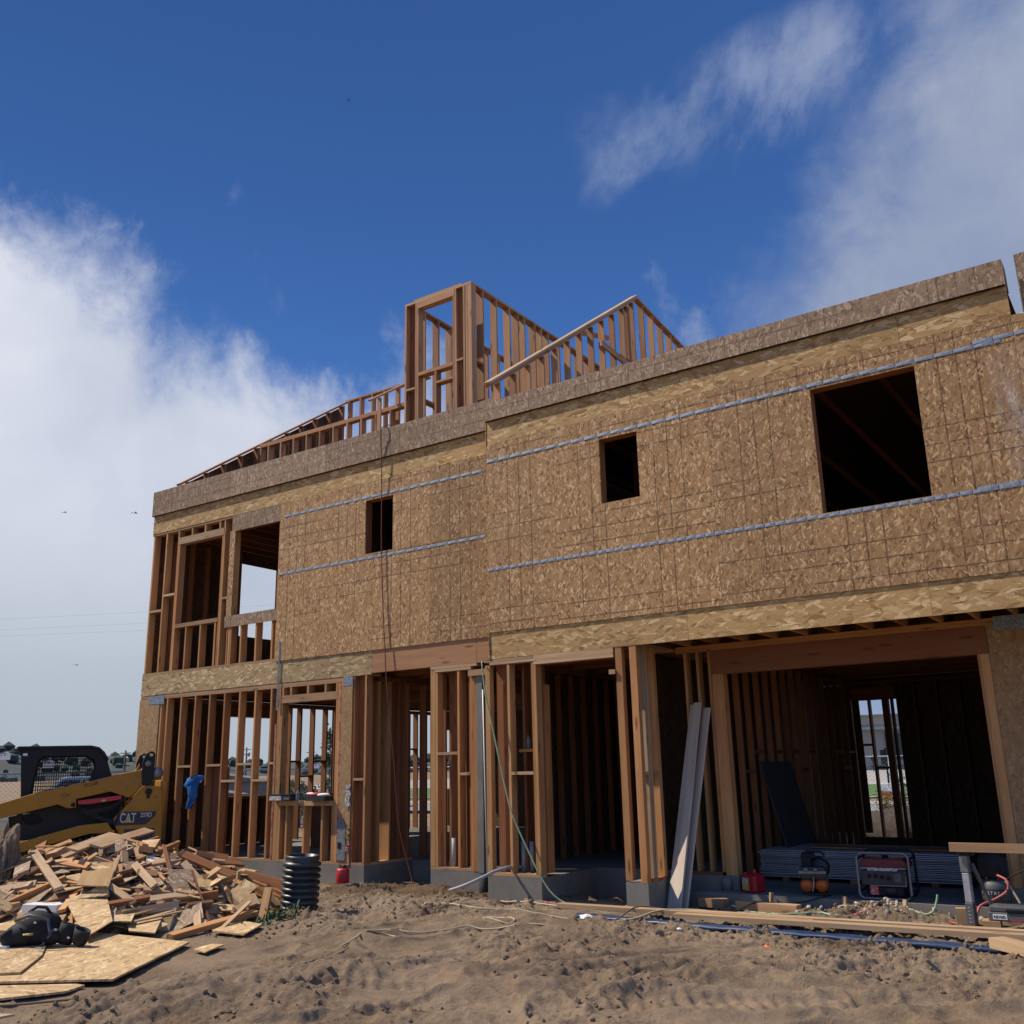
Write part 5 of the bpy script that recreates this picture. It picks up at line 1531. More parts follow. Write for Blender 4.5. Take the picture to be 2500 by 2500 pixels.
# printed grey board, papers and can at the left pier
gb = [(5.325, 0.07), (5.50, 0.07), (5.495, 0.58), (5.475, 0.64), (5.44, 0.675), (5.325, 0.685)]
t = tag(MB().prism(gb, -0.016, -0.026).build('printed_board', 'greyprint'), 'grey printed board with a rounded corner leaning on the left pier', 'board')
MB().box(5.345, 5.42, -0.030, -0.0265, 0.24, 0.33).build('black_patch', 'black', t)
def wrinkled(name, label, cat, x0, x1, z0, z1, y, mat):
    mb = MB()
    n1, n2 = 5, 9
    vs = [(x0 + (x1 - x0) * i / n1 + 0.012 * math.sin(j * 1.7), y - 0.012 - 0.014 * math.sin(i * 2.1 + j * 1.3), z0 + (z1 - z0) * j / n2) for j in range(n2 + 1) for i in range(n1 + 1)]
    vs += [(a_, y - 0.001, c_) for a_, b_, c_ in vs]
    k = (n1 + 1) * (n2 + 1)
    mb.add(vs, [(j * (n1 + 1) + i, j * (n1 + 1) + i + 1, (j + 1) * (n1 + 1) + i + 1, (j + 1) * (n1 + 1) + i) for j in range(n2) for i in range(n1)])
    return tag(mb.build(name, mat, None, None, True), label, cat)
wrinkled('paper_bag', 'white crumpled printed wrapper stuck on the strand board pier', 'wrapper', 5.485, 5.585, 0.86, 1.19, -0.013, 'label')
wrinkled('yellow_bag', 'yellow wrapper low on the strand board pier', 'wrapper', 5.52, 5.575, 0.38, 0.56, -0.013, 'label_yellow')
wrinkled('paper_bag', 'small white and red wrapper lowest on the strand board pier', 'wrapper', 5.51, 5.575, 0.20, 0.31, -0.013, 'label_red')
t = root('fuel_can', 'small red metal fuel can on the sand at the left footing', 'fuel can', (5.61, -0.17, -0.235))
MB().lathe([(0.095, 0), (0.10, 0.008), (0.10, 0.185), (0.085, 0.205), (0.03, 0.212)], 24).build('body', 'red', t, None, True)
MB().cyl((0.02, 0, 0.205), (0.02, 0, 0.255), 0.028, 12).build('cap', 'black', t, None, True)
MB().tube([(-0.07, 0, 0.205), (-0.05, 0, 0.235), (0.02, 0, 0.24), (0.07, 0, 0.205)], 0.010, 6).build('handle', 'black', t, None, True)

# ------------------------------------------------------------------ pale boards leaning by the garage
for (x0, y0, x1, y1, zt, lab) in ((10.94, 0.07, 11.13, 0.77, 2.16, 'leftmost grey dusty board leaning against the garage post'), (11.03, 0.03, 11.20, 0.72, 2.18, 'front grey dusty board of the three leaning by the garage'), (11.07, 0.15, 11.29, 0.80, 2.11, 'rightmost grey dusty board leaning by the garage, tilted most')):
    o = beam('leaning_board', (x0, y0, gz(x0, y0) + 0.0), (x1, y1, zt), 0.112, 0.03, 'drywall')
    tag(o, lab, 'board')
M['leanmat'] = mat_wood('dusty_board', (0.66, 0.57, 0.48), (0.61, 0.52, 0.44), dark=0.8, knots=False, var=0.12)
for o in [o for o in bpy.data.objects if o.name.startswith('leaning_board')]:
    me = MB().box(-o.dimensions.x / 2, o.dimensions.x / 2, -0.0625, 0.0625, -0.015, 0.015).mesh('board', fix=False) if False else o.data.copy()
    me.materials.clear()
    me.materials.append(M['leanmat'])
    o.data = me

# ------------------------------------------------------------------ garage floor
GZ0 = -0.17
t = root('gas_can', 'red plastic fuel can with a yellow label on the garage floor edge', 'fuel can', (11.77, 0.72, GZ0), -0.35)
MB().box(-0.115, 0.115, -0.10, 0.10, 0.0, 0.21).build('body', 'red', t, None, False, 0.028)
MB().box(-0.10, -0.06, -0.05, 0.05, 0.20, 0.235).box(0.04, 0.09, -0.04, 0.04, 0.20, 0.23).build('handle', 'red', t, None, False, 0.008)
MB().cyl((0.04, 0, 0.2), (0.05, -0.02, 0.275), 0.022, 12).build('spout', 'red', t, None, True)
MB().box(-0.085, 0.015, -0.1035, -0.1005, 0.03, 0.175).build('label', 'label_yellow', t)
MB().box(-0.08, 0.01, -0.105, -0.104, 0.12, 0.17).build('label', 'label', t)
# sheet stack
for x in (11.7, 12.6, 13.6):
    tag(board('bearer', x, x + 0.09, 1.98, 3.1, GZ0, GZ0 + 0.055, 'stud_red'), 'lumber bearer under the stack of grey sheets', 'bearer', 'bearers under the grey sheets')
z = GZ0 + 0.0555
sheet_mb = MB().box(-1.30, 1.30, 0, 1.2, 0, 0.0125).mesh('grey_sheet')
sheet_mb.materials.append(M['drywall'])
for i in range(17):
    o = bpy.data.objects.new('grey_sheet', sheet_mb)
    o.location = (12.70 + rs.uniform(-.02, .02) + (0.0 if i < 16 else 0.02), 2.0 + rs.uniform(-.03, .03) + 0.012 * math.sin(i * 1.3), z)
    link(o)
    tag(o, 'wall sheet in the long grey stack on the garage floor', 'sheet', 'grey sheets stacked in the garage')
    if i == 16:
        o['label'] = 'topmost sheet of the long grey stack on the garage floor'
        del o['group']
    z += 0.0205
tag(board('cover_plank', 12.0, 14.0, 2.35, 2.7, z + 0.003, z + 0.022, 'stud_red'), 'brown board lying on top of the grey sheets', 'board')
# dark panel leaning on the left garage wall
dp = MB().add([(0, 0, 0), (0.0, 1.0, 0), (0.42, 0.0, 0)], []) if False else None
o = beam('dark_panel', (11.74, 3.10, -0.168), (11.335, 3.10, 1.40), 1.30, 0.016, 'darkpanel')
tag(o, 'dark grey sheet leaning on the studs inside the garage', 'panel')

# orange twin tank compressor
t = root('air_compressor', 'orange twin tank air compressor standing before the grey sheets', 'compressor', (12.50, 0.86, GZ0), 0.28)
for x in (-0.085, 0.085):
    MB().lathe([(0.0, 0), (0.045, 0.012), (0.072, 0.04), (0.080, 0.075), (0.080, 0.36), (0.06, 0.42), (0.0, 0.43)], 22, Matrix.Translation((x, -0.22, 0.115)) @ Matrix.Rotation(R(-90), 4, 'X'), False).build('tank', 'orange', t, None, True)
MB().box(-0.10, 0.14, -0.17, 0.20, 0.0, 0.035).build('foot', 'rubber', t, None, False, 0.01)
MB().prism([(-0.14, 0.19), (0.14, 0.19), (0.16, 0.25), (0.13, 0.33), (-0.14, 0.33), (-0.17, 0.27)], -0.22, 0.05).build('control_panel', 'blackplastic', t, None, False, 0.012)
MB().lathe([(0.0, 0), (0.10, 0.0), (0.125, 0.04), (0.125, 0.24), (0.09, 0.30), (0, 0.30)], 22, Matrix.Translation((0.07, -0.08, 0.30)) @ Matrix.Rotation(R(-90), 4, 'X')).build('motor_housing', 'blackplastic', t, None, True)
MB().box(-0.13, -0.01, -0.14, 0.10, 0.30, 0.44).box(-0.13, 0.03, -0.12, 0.08, 0.41, 0.475).build('pump', 'cloth', t, None, False, 0.015)
MB().tube([(-0.10, -0.05, 0.47), (-0.06, -0.05, 0.50), (0.10, -0.05, 0.49), (0.14, -0.05, 0.46), (0.13, -0.05, 0.43)], 0.014, 8).build('carry_handle', 'rubber', t, None, True)
MB().box(-0.17, 0.15, -0.235, -0.222, 0.255, 0.285).build('trim', 'steel', t)
for x in (-0.08, 0.03):
    MB().cyl((x, -0.225, 0.30), (x, -0.245, 0.305), 0.028, 14).build('gauge', 'steel', t, None, True)
MB().tube([(0.0, -0.24, 0.22), (0.0, -0.27, 0.14), (-0.02, -0.28, 0.06)], 0.008, 6).build('outlet_hose', 'hose_tan', t, None, True)
text('lettering', 'RIDGID', 0.045, 'orange', t, Matrix.Translation((0.197, -0.02, 0.26)) @ Matrix(((0, 0, 1, 0), (1, 0, 0, 0), (0, 1, 0, 0), (0, 0, 0, 1))))

# generator
t = root('generator', 'black portable generator with a maroon tank in a tube frame', 'generator', (13.38, 0.80, GZ0 + 0.002), 0.06)
def rr(x0, x1, z0, z1, r_, y):
    pts = []
    for cx_, cz_, a0 in ((x1 - r_, z1 - r_, 0), (x0 + r_, z1 - r_, 90), (x0 + r_, z0 + r_, 180), (x1 - r_, z0 + r_, 270)):
        for k in range(5):
            a_ = R(a0 + k * 22.5)
            pts.append((cx_ + r_ * math.cos(a_), y, cz_ + r_ * math.sin(a_)))
    return pts
for y in (-0.20, 0.22):
    MB().tube(rr(-0.285, 0.285, 0.018, 0.515, 0.06, y), 0.015, 8, True).build('frame_loop', 'steel' if y < 0 else 'black', t, None, True)
for x in (-0.285, 0.285):
    for z_ in (0.09, 0.45):
        MB().cyl((x, -0.2, z_), (x, 0.22, z_), 0.013, 8).build('frame_bar', 'black', t, None, True)
MB().prism([(-0.25, 0.33), (0.25, 0.33), (0.27, 0.39), (0.22, 0.45), (-0.22, 0.45), (-0.27, 0.39)], -0.17, 0.19).build('fuel_tank', 'maroon', t, None, False, 0.015)
MB().cyl((0, 0, 0.45), (0, 0, 0.475), 0.04, 14).build('fuel_cap', 'black', t, None, True)
MB().box(-0.255, 0.255, -0.19, -0.02, 0.16, 0.325).build('control_panel', 'blackplastic', t, None, False, 0.01)
MB().box(-0.255, 0.25, -0.195, -0.172, 0.335, 0.352).build('panel_trim', 'steel', t)
MB().box(-0.17, 0.16, -0.1975, -0.1955, 0.318, 0.350).build('name_strip', 'label', t)
mb = MB().box(-0.16, 0.24, -0.198, -0.192, 0.155, 0.165).box(0.232, 0.24, -0.198, -0.192, 0.165, 0.26)
mb.build('panel_edge', 'steel', t)
for x, z_ in ((-0.16, 0.26), (-0.09, 0.26), (-0.02, 0.25), (0.05, 0.24)):
    MB().cyl((x, -0.19, z_), (x, -0.198, z_), 0.024, 12).build('socket', 'black', t, None, True)
MB().box(0.11, 0.19, -0.197, -0.191, 0.20, 0.29).build('switch', 'grey', t)
MB().box(-0.2, 0.2, -0.15, 0.17, 0.035, 0.155).build('engine', 'cloth', t, None, False, 0.02)
MB().cyl((0.05, -0.155, 0.10), (0.05, -0.12, 0.10), 0.075, 18).build('recoil_cover', 'blackplastic', t, None, True)
MB().box(-0.17, -0.08, -0.156, -0.151, 0.055, 0.145).build('label', 'label_red', t)

# second compressor behind the saw stand
t = root('pancake_compressor', 'grey upright air compressor tank with black shroud behind the saw stand', 'compressor', (14.56, 0.60, GZ0))
MB().lathe([(0.0, 0.03), (0.10, 0.035), (0.15, 0.07), (0.158, 0.12), (0.158, 0.20), (0.145, 0.26), (0.08, 0.30), (0, 0.305)], 26, None, False).build('tank', 'grey', t, None, True)
MB().lathe([(0.12, 0.30), (0.15, 0.33), (0.15, 0.48), (0.12, 0.54), (0, 0.55)], 22, None, False).build('shroud', 'cloth', t, None, True)
MB().tube([(-0.14, -0.02, 0.45), (-0.12, -0.04, 0.56), (0.12, -0.04, 0.56), (0.14, -0.02, 0.45)], 0.012, 8).build('handle', 'black', t, None, True)
for x in (-0.06, 0.05):
    MB().cyl((x, -0.10, 0.28), (x, -0.11, 0.35), 0.012, 8).build('valve', 'steel', t, None, True)
for i in range(3):
    a_ = i * 2.1
    MB().cyl((0.1 * math.cos(a_), 0.1 * math.sin(a_), 0), (0.1 * math.cos(a_), 0.1 * math.sin(a_), 0.06), 0.02, 8).build('foot', 'rubber', t, None, True)
mb = MB()
vs, n_ = [], 12
for k in range(n_ + 1):
    a_ = R(-150 + k * 110 / n_)
    vs += [(0.1605 * math.cos(a_), 0.1605 * math.sin(a_), 0.125), (0.1605 * math.cos(a_), 0.1605 * math.sin(a_), 0.19)]
mb.add(vs, [(2 * k, 2 * k + 2, 2 * k + 3, 2 * k + 1) for k in range(n_)])
mb.build('name_band', 'decal', t, None, True)
for i, ch in enumerate('FORTRESS'):
    a_ = R(-142 + i * 13)
    T = Matrix.Translation((0.1625 * math.cos(a_), 0.1625 * math.sin(a_), 0.138)) @ Matrix.Rotation(a_ + R(90), 4, 'Z') @ Matrix.Rotation(R(90), 4, 'X')
    text('lettering', ch, 0.048, 'decalwhite', t, T, 0.0005)

# saw stand with a board across it and the tool box below
t = root('saw_stand', 'grey metal saw stand post with feet at the right edge', 'stand', (14.40, -0.03, gz(14.4, -0.03) + 0.004), -0.25)
MB().box(-0.042, 0.042, -0.04, 0.04, 0.0, 0.235).build('lower_leg', 'grey', t, None, False, 0.006)
MB().box(-0.036, 0.036, -0.035, 0.035, 0.2355, 0.53).build('upright', 'alu', t, None, False, 0.008)
MB().box(-0.042, 0.042, -0.04, 0.04, 0.531, 0.70).build('bracket', 'steel', t, None, False, 0.006)
MB().prism([(-0.05, 0.70), (0.10, 0.70), (0.10, 0.715), (0.04, 0.77), (-0.05, 0.80)], -0.05, 0.05).build('rest', 'black', t, None, False, 0.004)
MB().box(-0.055, 0.07, -0.055, 0.055, -0.004, 0.018).build('foot', 'black', t, None, False, 0.003)
for i in range(5):
    MB().box(-0.012, 0.012, -0.0435, -0.0405, 0.045 + i * 0.035, 0.058 + i * 0.035).build('slot', 'alu', t)
beam('strut', (0.05, 0.04, 0.62), (0.16, 0.25, 0.05), 0.03, 0.03, 'grey', t)
o = board('bench_plank', 14.285, 16.2, -0.14, -0.10, 0.443, 0.532, 'plate')
tag(o, 'lumber plank laid across the saw stand at the right edge', 'plank')
t = root('tool_box', 'dark grey tool box with black handle sitting on lumber blocks', 'tool box', (14.85, -0.06, -0.20), -0.02)
MB().box(-0.26, 0.40, -0.17, 0.17, 0.0, 0.085).build('body', 'grey', t, None, False, 0.012)
MB().box(-0.245, 0.40, -0.165, 0.165, 0.0855, 0.14).build('lid', 'grey', t, None, False, 0.012)
MB().box(-0.09, 0.07, -0.182, -0.166, 0.085, 0.118).build('handle', 'black', t, None, False, 0.006)
MB().box(-0.055, 0.055, -0.176, -0.1705, 0.0, 0.014).build('latch', 'red', t)
MB().box(-0.215, -0.085, -0.1735, -0.1705, 0.018, 0.066).build('name_plate', 'white', t)
text('lettering', 'RIDGID', 0.036, 'black', t, Matrix.Translation((-0.208, -0.1745, 0.029)) @ Matrix.Rotation(R(90), 4, 'X') @ Matrix.Diagonal((0.95, 1, 1, 1)), 0.0005, 0.0, 0.001)

# ------------------------------------------------------------------ lumber, film and blocks in front of the garage
def on(x, y, dz=0.0):
    return (x, y, gz(x, y) + dz)
ZL = -0.225
plank('long_plank', 'longest pale plank lying on the sand before the garage', 'plank', (9.93, -0.90, ZL), (13.0, -0.80, ZL - 0.005), 0.14, 0.045, 'pale')
plank('long_plank', 'pale plank at the right edge, lapped over the end of another', 'plank', (11.5, -0.98, ZL - 0.012), (15.6, -0.94, ZL + 0.01), 0.14, 0.045, 'pale', 0.0)
plank('long_plank', 'pale plank behind the front one before the garage', 'plank', (11.55, -0.79, ZL - 0.0), (15.6, -0.73, ZL + 0.012), 0.12, 0.045, 'pale', 0.0)
mb = MB()
pts = [(10.25, -1.03), (11.0, -1.03), (11.8, -1.11), (12.6, -1.12), (13.4, -1.14), (14.2, -1.15), (15.0, -1.16), (15.6, -1.16)]
vs, k = [], 12
for i in range(45):
    f_ = i / 44 * (len(pts) - 1)
    j = min(int(f_), len(pts) - 2)
    x = pts[j][0] + (pts[j + 1][0] - pts[j][0]) * (f_ - j)
    y = pts[j][1] + (pts[j + 1][1] - pts[j][1]) * (f_ - j)
    for a_ in range(k):
        an = 2 * math.pi * a_ / k
        vs.append((x, y + 0.075 * math.cos(an), -0.315 + 0.032 * math.sin(an) + 0.006 * math.sin(i * 1.7 + a_)))
mb.add(vs, [(i * k + a_, i * k + (a_ + 1) % k, (i + 1) * k + (a_ + 1) % k, (i + 1) * k + a_) for i in range(44) for a_ in range(k)] + [tuple(range(k)), tuple(44 * k + a_ for a_ in range(k))])
tag(mb.build('blue_film_roll', 'blueplastic', None, None, True), 'long roll of dark blue film lying along the front planks', 'film roll')
def block(label, x, y, l, w, h, rz, mat='plate', dz=0.0):
    o = bpy.data.objects.new('lumber_block', unit_board(l, w, h, mat))
    o.location = (x, y, max(gz(x, y), -0.30) + h / 2 - 0.004 + dz)
    o.rotation_euler = (0, 0, rz)
    link(o)
    return tag(o, label, 'block')
block('long tan lumber block lying before the orange compressor', 12.15, 0.16, 0.78, 0.14, 0.10, -0.13)
block('short lumber block beside the foot of the leaning boards', 11.42, 0.27, 0.34, 0.14, 0.10, -0.1)
block('lumber block under the front of the grey tool box', 14.60, -0.10, 0.16, 0.30, 0.09, 0.1)
block('lumber block behind the saw stand foot', 14.28, 0.16, 0.14, 0.09, 0.16, 0.2, 'pale')
block('second lumber block under the grey tool box, at the edge', 15.1, -0.05, 0.2, 0.3, 0.09, 0.0)
o = MB().prism([(0, 0), (0.55, 0.0), (0.55, 0.05), (0.35, 0.09), (0.0, 0.09)], -0.08, 0.08).build('wedge_block', 'pale', None, Matrix.Translation((14.80, -1.22, -0.285)) @ Matrix.Rotation(-0.75, 4, 'Z'))
tag(o, 'pale cut end of a thick plank at the right edge of the sand', 'block')
for x, lab in ((12.08, 'wooden stake against the slab edge behind the long block'), (12.95, 'wooden stake against the slab edge left of the generator'), (13.62, 'wooden stake against the slab edge right of the generator')):
    o = beam('stake', (x, 0.43, -0.40), (x + 0.015, 0.455, -0.13), 0.055, 0.025, 'pale')
    tag(o, lab, 'stake')
mb = MB()
for i in range(260):
    x, y = 13.4 + rs.gauss(0, 0.42), 0.20 + rs.gauss(0, 0.14)
    if y > 0.46:
        continue
    s_ = 0.008 + 0.03 * rs.random() ** 3
    q = Quaternion((rs.gauss(0, 1), rs.gauss(0, 1), rs.gauss(0, 1), rs.gauss(0, 1))).normalized()
    zz = gz(x, y)
    mb.add([Vector((x, y, zz + s_ * 0.3)) + q @ Vector((v.x, v.y, v.z * 0.7)) * s_ * rs.uniform(0.75, 1.25) for v in icv], icf)
tag(mb.build('rubble', 'rubble'), 'pale crumbled mortar along the garage slab edge', 'rubble', None, 'stuff')
# rubbish
def crumple(name, label, x, y, r_, mat, cat='litter'):
    mb = MB()
    vs = []
    for v in icv2:
        k_ = 1 + 0.55 * (rs.random() - 0.5)
        vs.append((x + v.x * r_ * k_, y + v.y * r_ * 0.7 * k_, gz(x, y) + r_ * 0.38 + v.z * r_ * 0.5 * k_))
    mb.add(vs, icf2)
    return tag(mb.build(name, mat), label, cat)
ico = bmesh.new()
bmesh.ops.create_icosphere(ico, subdivisions=2, radius=1)
icv2, icf2 = [v.co.copy() for v in ico.verts], [tuple(v.index for v in f.verts) for f in ico.faces]
ico.free()
crumple('crumpled_paper', 'white crumpled paper on the sand by the end of the planks', 10.47, -1.20, 0.085, 'paper')
crumple('crumpled_paper', 'small white paper scrap at the edge of the blue film', 11.7, -1.33, 0.03, 'paper')
crumple('crumpled_paper', 'tiny orange red wrapper in the bare sand of the foreground', 12.95, -2.05, 0.035, 'orange')
crumple('wire_knot', 'dark knot of wire on the hoses before the garage', 13.46, 0.14, 0.05, 'cloth', 'wire')

# hoses and cords
def hose(label, pts, r_, mat, dz=0.004, cat='hose', name='hose', fixed=False):
    P_ = [Vector((p[0], p[1], p[2] if len(p) > 2 else 0)) for p in pts]
    out = []
    for i in range(len(P_) - 1):
        a_, b_, c_, d_ = P_[max(i - 1, 0)], P_[i], P_[i + 1], P_[min(i + 2, len(P_) - 1)]
        for k in range(8):
            t_ = k / 8
            out.append(0.5 * ((2 * b_) + (-a_ + c_) * t_ + (2 * a_ - 5 * b_ + 4 * c_ - d_) * t_ ** 2 + (-a_ + 3 * b_ - 3 * c_ + d_) * t_ ** 3))
    out.append(P_[-1])
    if not fixed:
        zs = ground_z(np.array([p.x for p in out]), np.array([p.y for p in out]))
        k_ = np.convolve(np.pad(zs, 6, 'edge'), np.ones(13) / 13, 'valid')
        out = [Vector((p.x, p.y, max(zv * 0.35 + kv * 0.65, kv) + r_ * 0.8 + dz)) for p, zv, kv in zip(out, zs, k_)]
    return tag(MB().tube(out, r_, 7).build(name, mat, None, None, True), label, cat)
hose('tan hose loop running from the dug soil to the planks, upper run', [(8.252, -1.433), (8.365, -1.215), (8.45, -0.98), (8.431, -0.66), (8.549, -0.52), (8.931, -0.48), (9.349, -0.5), (9.9, -0.52)], 0.013, 'hose_tan')
hose('tan hose lying straight on the sand left of the planks, lower run', [(8.4, -1.537), (8.677, -1.48), (9.058, -1.467), (9.411, -1.3), (9.796, -1.188), (10.248, -1.11)], 0.013, 'hose_tan')
hose('brown cord coil lying on the sand in mid foreground', [(10.55, -1.95), (10.35, -2.05), (10.054, -2.1), (10.002, -1.975), (9.831, -1.852), (9.656, -1.831), (9.507, -1.849), (9.573, -1.977), (9.662, -2.038), (9.874, -2.138), (10.05, -2.12)], 0.009, 'hose_tan', cat='cord', name='cord')
hose('small tan cord loop at the right of the coil', [(10.75, -1.83), (10.55, -1.80), (10.42, -1.86), (10.5, -1.97), (10.68, -1.98), (10.78, -1.9)], 0.008, 'hose_tan', cat='cord', name='cord')
hose('long tan cord winding across the middle of the sand', [(9.543, -4.233), (9.475, -4.004), (9.232, -3.562), (9.11, -3.273), (9.189, -3.161), (9.433, -3.094), (9.522, -2.886), (9.63, -2.694), (9.728, -2.484), (9.953, -2.439), (10.24, -2.298)], 0.009, 'hose_tan', cat='cord', name='cord')
hose('tan cord bight branching off beside the dirt mound', [(9.259, -3.59), (9.296, -3.401), (9.418, -3.34), (9.592, -3.422), (9.721, -3.522)], 0.009, 'hose_tan', cat='cord', name='cord')
hose('brown cord passing in front of the strand board sheets', [(8.3, -7.2), (8.66, -6.633), (8.857, -6.279), (8.914, -5.951), (8.991, -5.755), (8.949, -5.367), (9.0, -5.1), (9.08, -5.037), (9.406, -5.084), (9.544, -5.011), (9.564, -4.828), (9.611, -4.486), (9.6, -4.2)], 0.010, 'hose_brown', cat='cord', name='cord')
hose('pink hose lying along the back of the planks', [(9.4, -0.42), (9.911, -0.36), (10.23, -0.30), (10.554, -0.27), (10.886, -0.25), (11.1, -0.24), (11.359, -0.12), (11.583, -0.05)], 0.011, 'hose_red')
hose('green hose snaking behind the planks to the right edge', [(10.1, -0.5), (10.444, -0.42), (10.604, -0.36), (10.866, -0.36), (11.2, -0.25), (11.516, -0.17), (11.757, -0.12), (11.87, -0.05), (12.141, -0.12), (12.395, -0.22), (12.646, -0.12), (12.819, 0.0), (13.086, -0.126), (13.316, 0.036), (13.528, 0.2), (13.716, 0.28), (13.86, 0.25), (13.93, 0.33)], 0.011, 'hose_green')
hose('red hose running on the sand to the saw stand', [(12.911, -0.461), (13.125, -0.258), (13.376, 0.02), (13.645, 0.22), (13.9, 0.2), (14.15, 0.16), (14.33, 0.12)], 0.011, 'hose_red')
hose('stiff green hose end rising from the sand by the saw stand', [(13.80, 0.22, -0.26), (13.95, 0.25, -0.22), (14.0, 0.28, -0.12), (14.02, 0.29, -0.04)], 0.012, 'hose_green', fixed=True)
hose('brown cord looping over the planks near their middle', [(10.85, -1.65, -0.31), (10.95, -1.35, -0.27), (10.95, -1.05, -0.215), (10.95, -0.80, -0.20), (11.02, -0.55, -0.24), (11.12, -0.36, -0.29)], 0.010, 'hose_brown', cat='cord', name='cord', fixed=True)
hose('yellow hose crossing the planks near the blue film', [(10.9, -1.32, -0.30), (11.1, -1.16, -0.27), (11.25, -0.98, -0.215), (11.4, -0.85, -0.205), (11.7, -0.72, -0.21), (12.1, -0.66, -0.25)], 0.012, 'hose_tan', fixed=True)
hose('pale flexible conduit arching out of the right pier', [(8.86, -0.10, 0.10), (8.83, -0.36, 0.12), (8.837, -0.48, 0.118), (8.751, -0.6, 0.085), (8.653, -0.75, 0.018), (8.489, -0.9, -0.068), (8.276, -0.95, -0.135)], 0.021, 'pvc', fixed=True, cat='conduit', name='conduit')
hose('pale green hose hanging from the top of the right pier', [(8.42, -0.36, 2.86), (8.45, -0.40, 2.80), (8.51, -0.41, 2.398), (8.645, -0.42, 1.87), (8.84, -0.42, 1.081), (8.95, -0.42, 0.75), (9.198, -0.41, 0.281), (9.348, -0.41, 0.03), (9.52, -0.40, -0.18), (9.72, -0.36, -0.29), (10.1, -0.34, -0.31)], 0.011, 'hose_green', fixed=True)
hose('dark red air hose hanging down the wall from the parapet', [(6.50, 0.20, 6.7), (6.40, 0.05, 6.95), (6.30, -0.05, 7.01), (6.215, -0.11, 6.95), (6.19, -0.10, 6.80), (6.19, -0.075, 6.4), (6.195, -0.06, 5.6), (6.20, -0.055, 4.9), (6.25, -0.055, 3.9), (6.305, -0.06, 3.28), (6.34, -0.07, 2.9), (6.40, -0.07, 2.4), (6.52, -0.06, 1.5), (6.62, -0.05, 0.6), (6.85, -0.04, -0.1), (6.95, -0.1, -0.25)], 0.0085, 'hose_dkred', fixed=True)
hose('orange and black hose joint by the small compressor', [(14.62, 0.42, 0.17), (14.72, 0.36, 0.12), (14.70, 0.34, 0.02), (14.58, 0.30, -0.06), (14.45, 0.22, -0.12), (14.40, 0.16, -0.22), (14.3, 0.14, -0.29)], 0.013, 'hose_red', fixed=True)
hose('yellow hose dropping behind the tool box', [(14.70, 0.38, 0.12), (14.76, 0.36, 0.02), (14.82, 0.33, -0.10), (14.84, 0.3, -0.2)], 0.013, 'hose_tan', fixed=True)
hose('black cord from the small compressor to the right edge', [(14.70, 0.38, 0.13), (14.78, 0.30, 0.18), (14.9, 0.2, 0.24), (15.1, 0.1, 0.30), (15.5, 0.1, 0.36)], 0.008, 'cloth', fixed=True, cat='cord', name='cord')
hose('black cord of the orange compressor trailing over the block', [(12.72, 0.75, -0.16), (12.66, 0.52, -0.165), (12.5, 0.30, -0.20), (12.25, 0.17, -0.205), (12.0, 0.10, -0.21), (11.85, -0.05, -0.29)], 0.008, 'cloth', fixed=True, cat='cord', name='cord')

# ------------------------------------------------------------------ background
def tree(name, label, x, y, h, r_, mat, n_=900, seed=1, conic=0.0, zb=None):
    rr_ = random.Random(seed)
    z0 = gz(x, y) if zb is None else zb
    t = root(name, label, 'tree', (x, y, z0))
    mb = MB()
    mb.cyl((0, 0, -0.2), (0, 0, h * 0.8), r_ * 0.09, 8, r_ * 0.02)
    for i in range(12):
        a_, z_ = rr_.uniform(0, 6.28), h * rr_.uniform(0.3, 0.8)
        mb.cyl((0, 0, z_), (r_ * 0.7 * math.cos(a_), r_ * 0.7 * math.sin(a_), z_ + h * 0.12), r_ * 0.03, 5, r_ * 0.01)
    mb.build('trunk', 'bark', t)
    mb = MB()
    clumps = [(rr_.gauss(0, 0.4), rr_.gauss(0, 0.4), rr_.uniform(0.15, 1.0)) for _ in range(26)]
    for i in range(n_):
        cx_, cy_, cz_ = rr_.choice(clumps)
        k = 1 - conic * cz_
        p = Vector((cx_ * r_ * k + rr_.gauss(0, r_ * 0.17), cy_ * r_ * k + rr_.gauss(0, r_ * 0.17), h * (0.12 + 0.84 * cz_) + rr_.gauss(0, h * 0.05)))
        d = Vector((rr_.gauss(0, 1), rr_.gauss(0, 1), rr_.gauss(0.4, 1))).normalized() * r_ * rr_.uniform(0.07, 0.16)
        w = d.cross(Vector((rr_.gauss(0, 1), rr_.gauss(0, 1), 0.3))).normalized() * d.length * 0.45
        mb.add([p - d, p + w, p + d, p - w], [(0, 1, 2, 3)])
    mb.build('crown', mat, t)
    return t
# hills
def ridge(x0, y0, x1, y1, hf, depth, seed, name, label):
    n_, m_ = 90, 14
    dx, dy = x1 - x0, y1 - y0
    L = math.hypot(dx, dy)
    nx_, ny_ = -dy / L, dx / L
    vs = []
    for j in range(m_ + 1):
        for i in range(n_ + 1):
            u, w = i / n_, j / m_
            prof_ = math.sin(min(1, w * 1.6) * math.pi / 2) ** 1.3
            h = hf(u) * prof_ * (1 + 0.25 * (float(vnoise(np.array([u * 18.0]), np.array([w * 5.0]), seed)[0]) - 0.5)) - 2 * (1 - min(1, w * 6))
            vs.append((x0 + dx * u + nx_ * depth * w, y0 + dy * u + ny_ * depth * w, h))
    me_ = MB().add(vs, [(j * (n_ + 1) + i, j * (n_ + 1) + i + 1, (j + 1) * (n_ + 1) + i + 1, (j + 1) * (n_ + 1) + i) for j in range(m_) for i in range(n_)]).build(name, 'hazedhill', None, None, True)
    return tag(me_, label, None, None, 'structure')
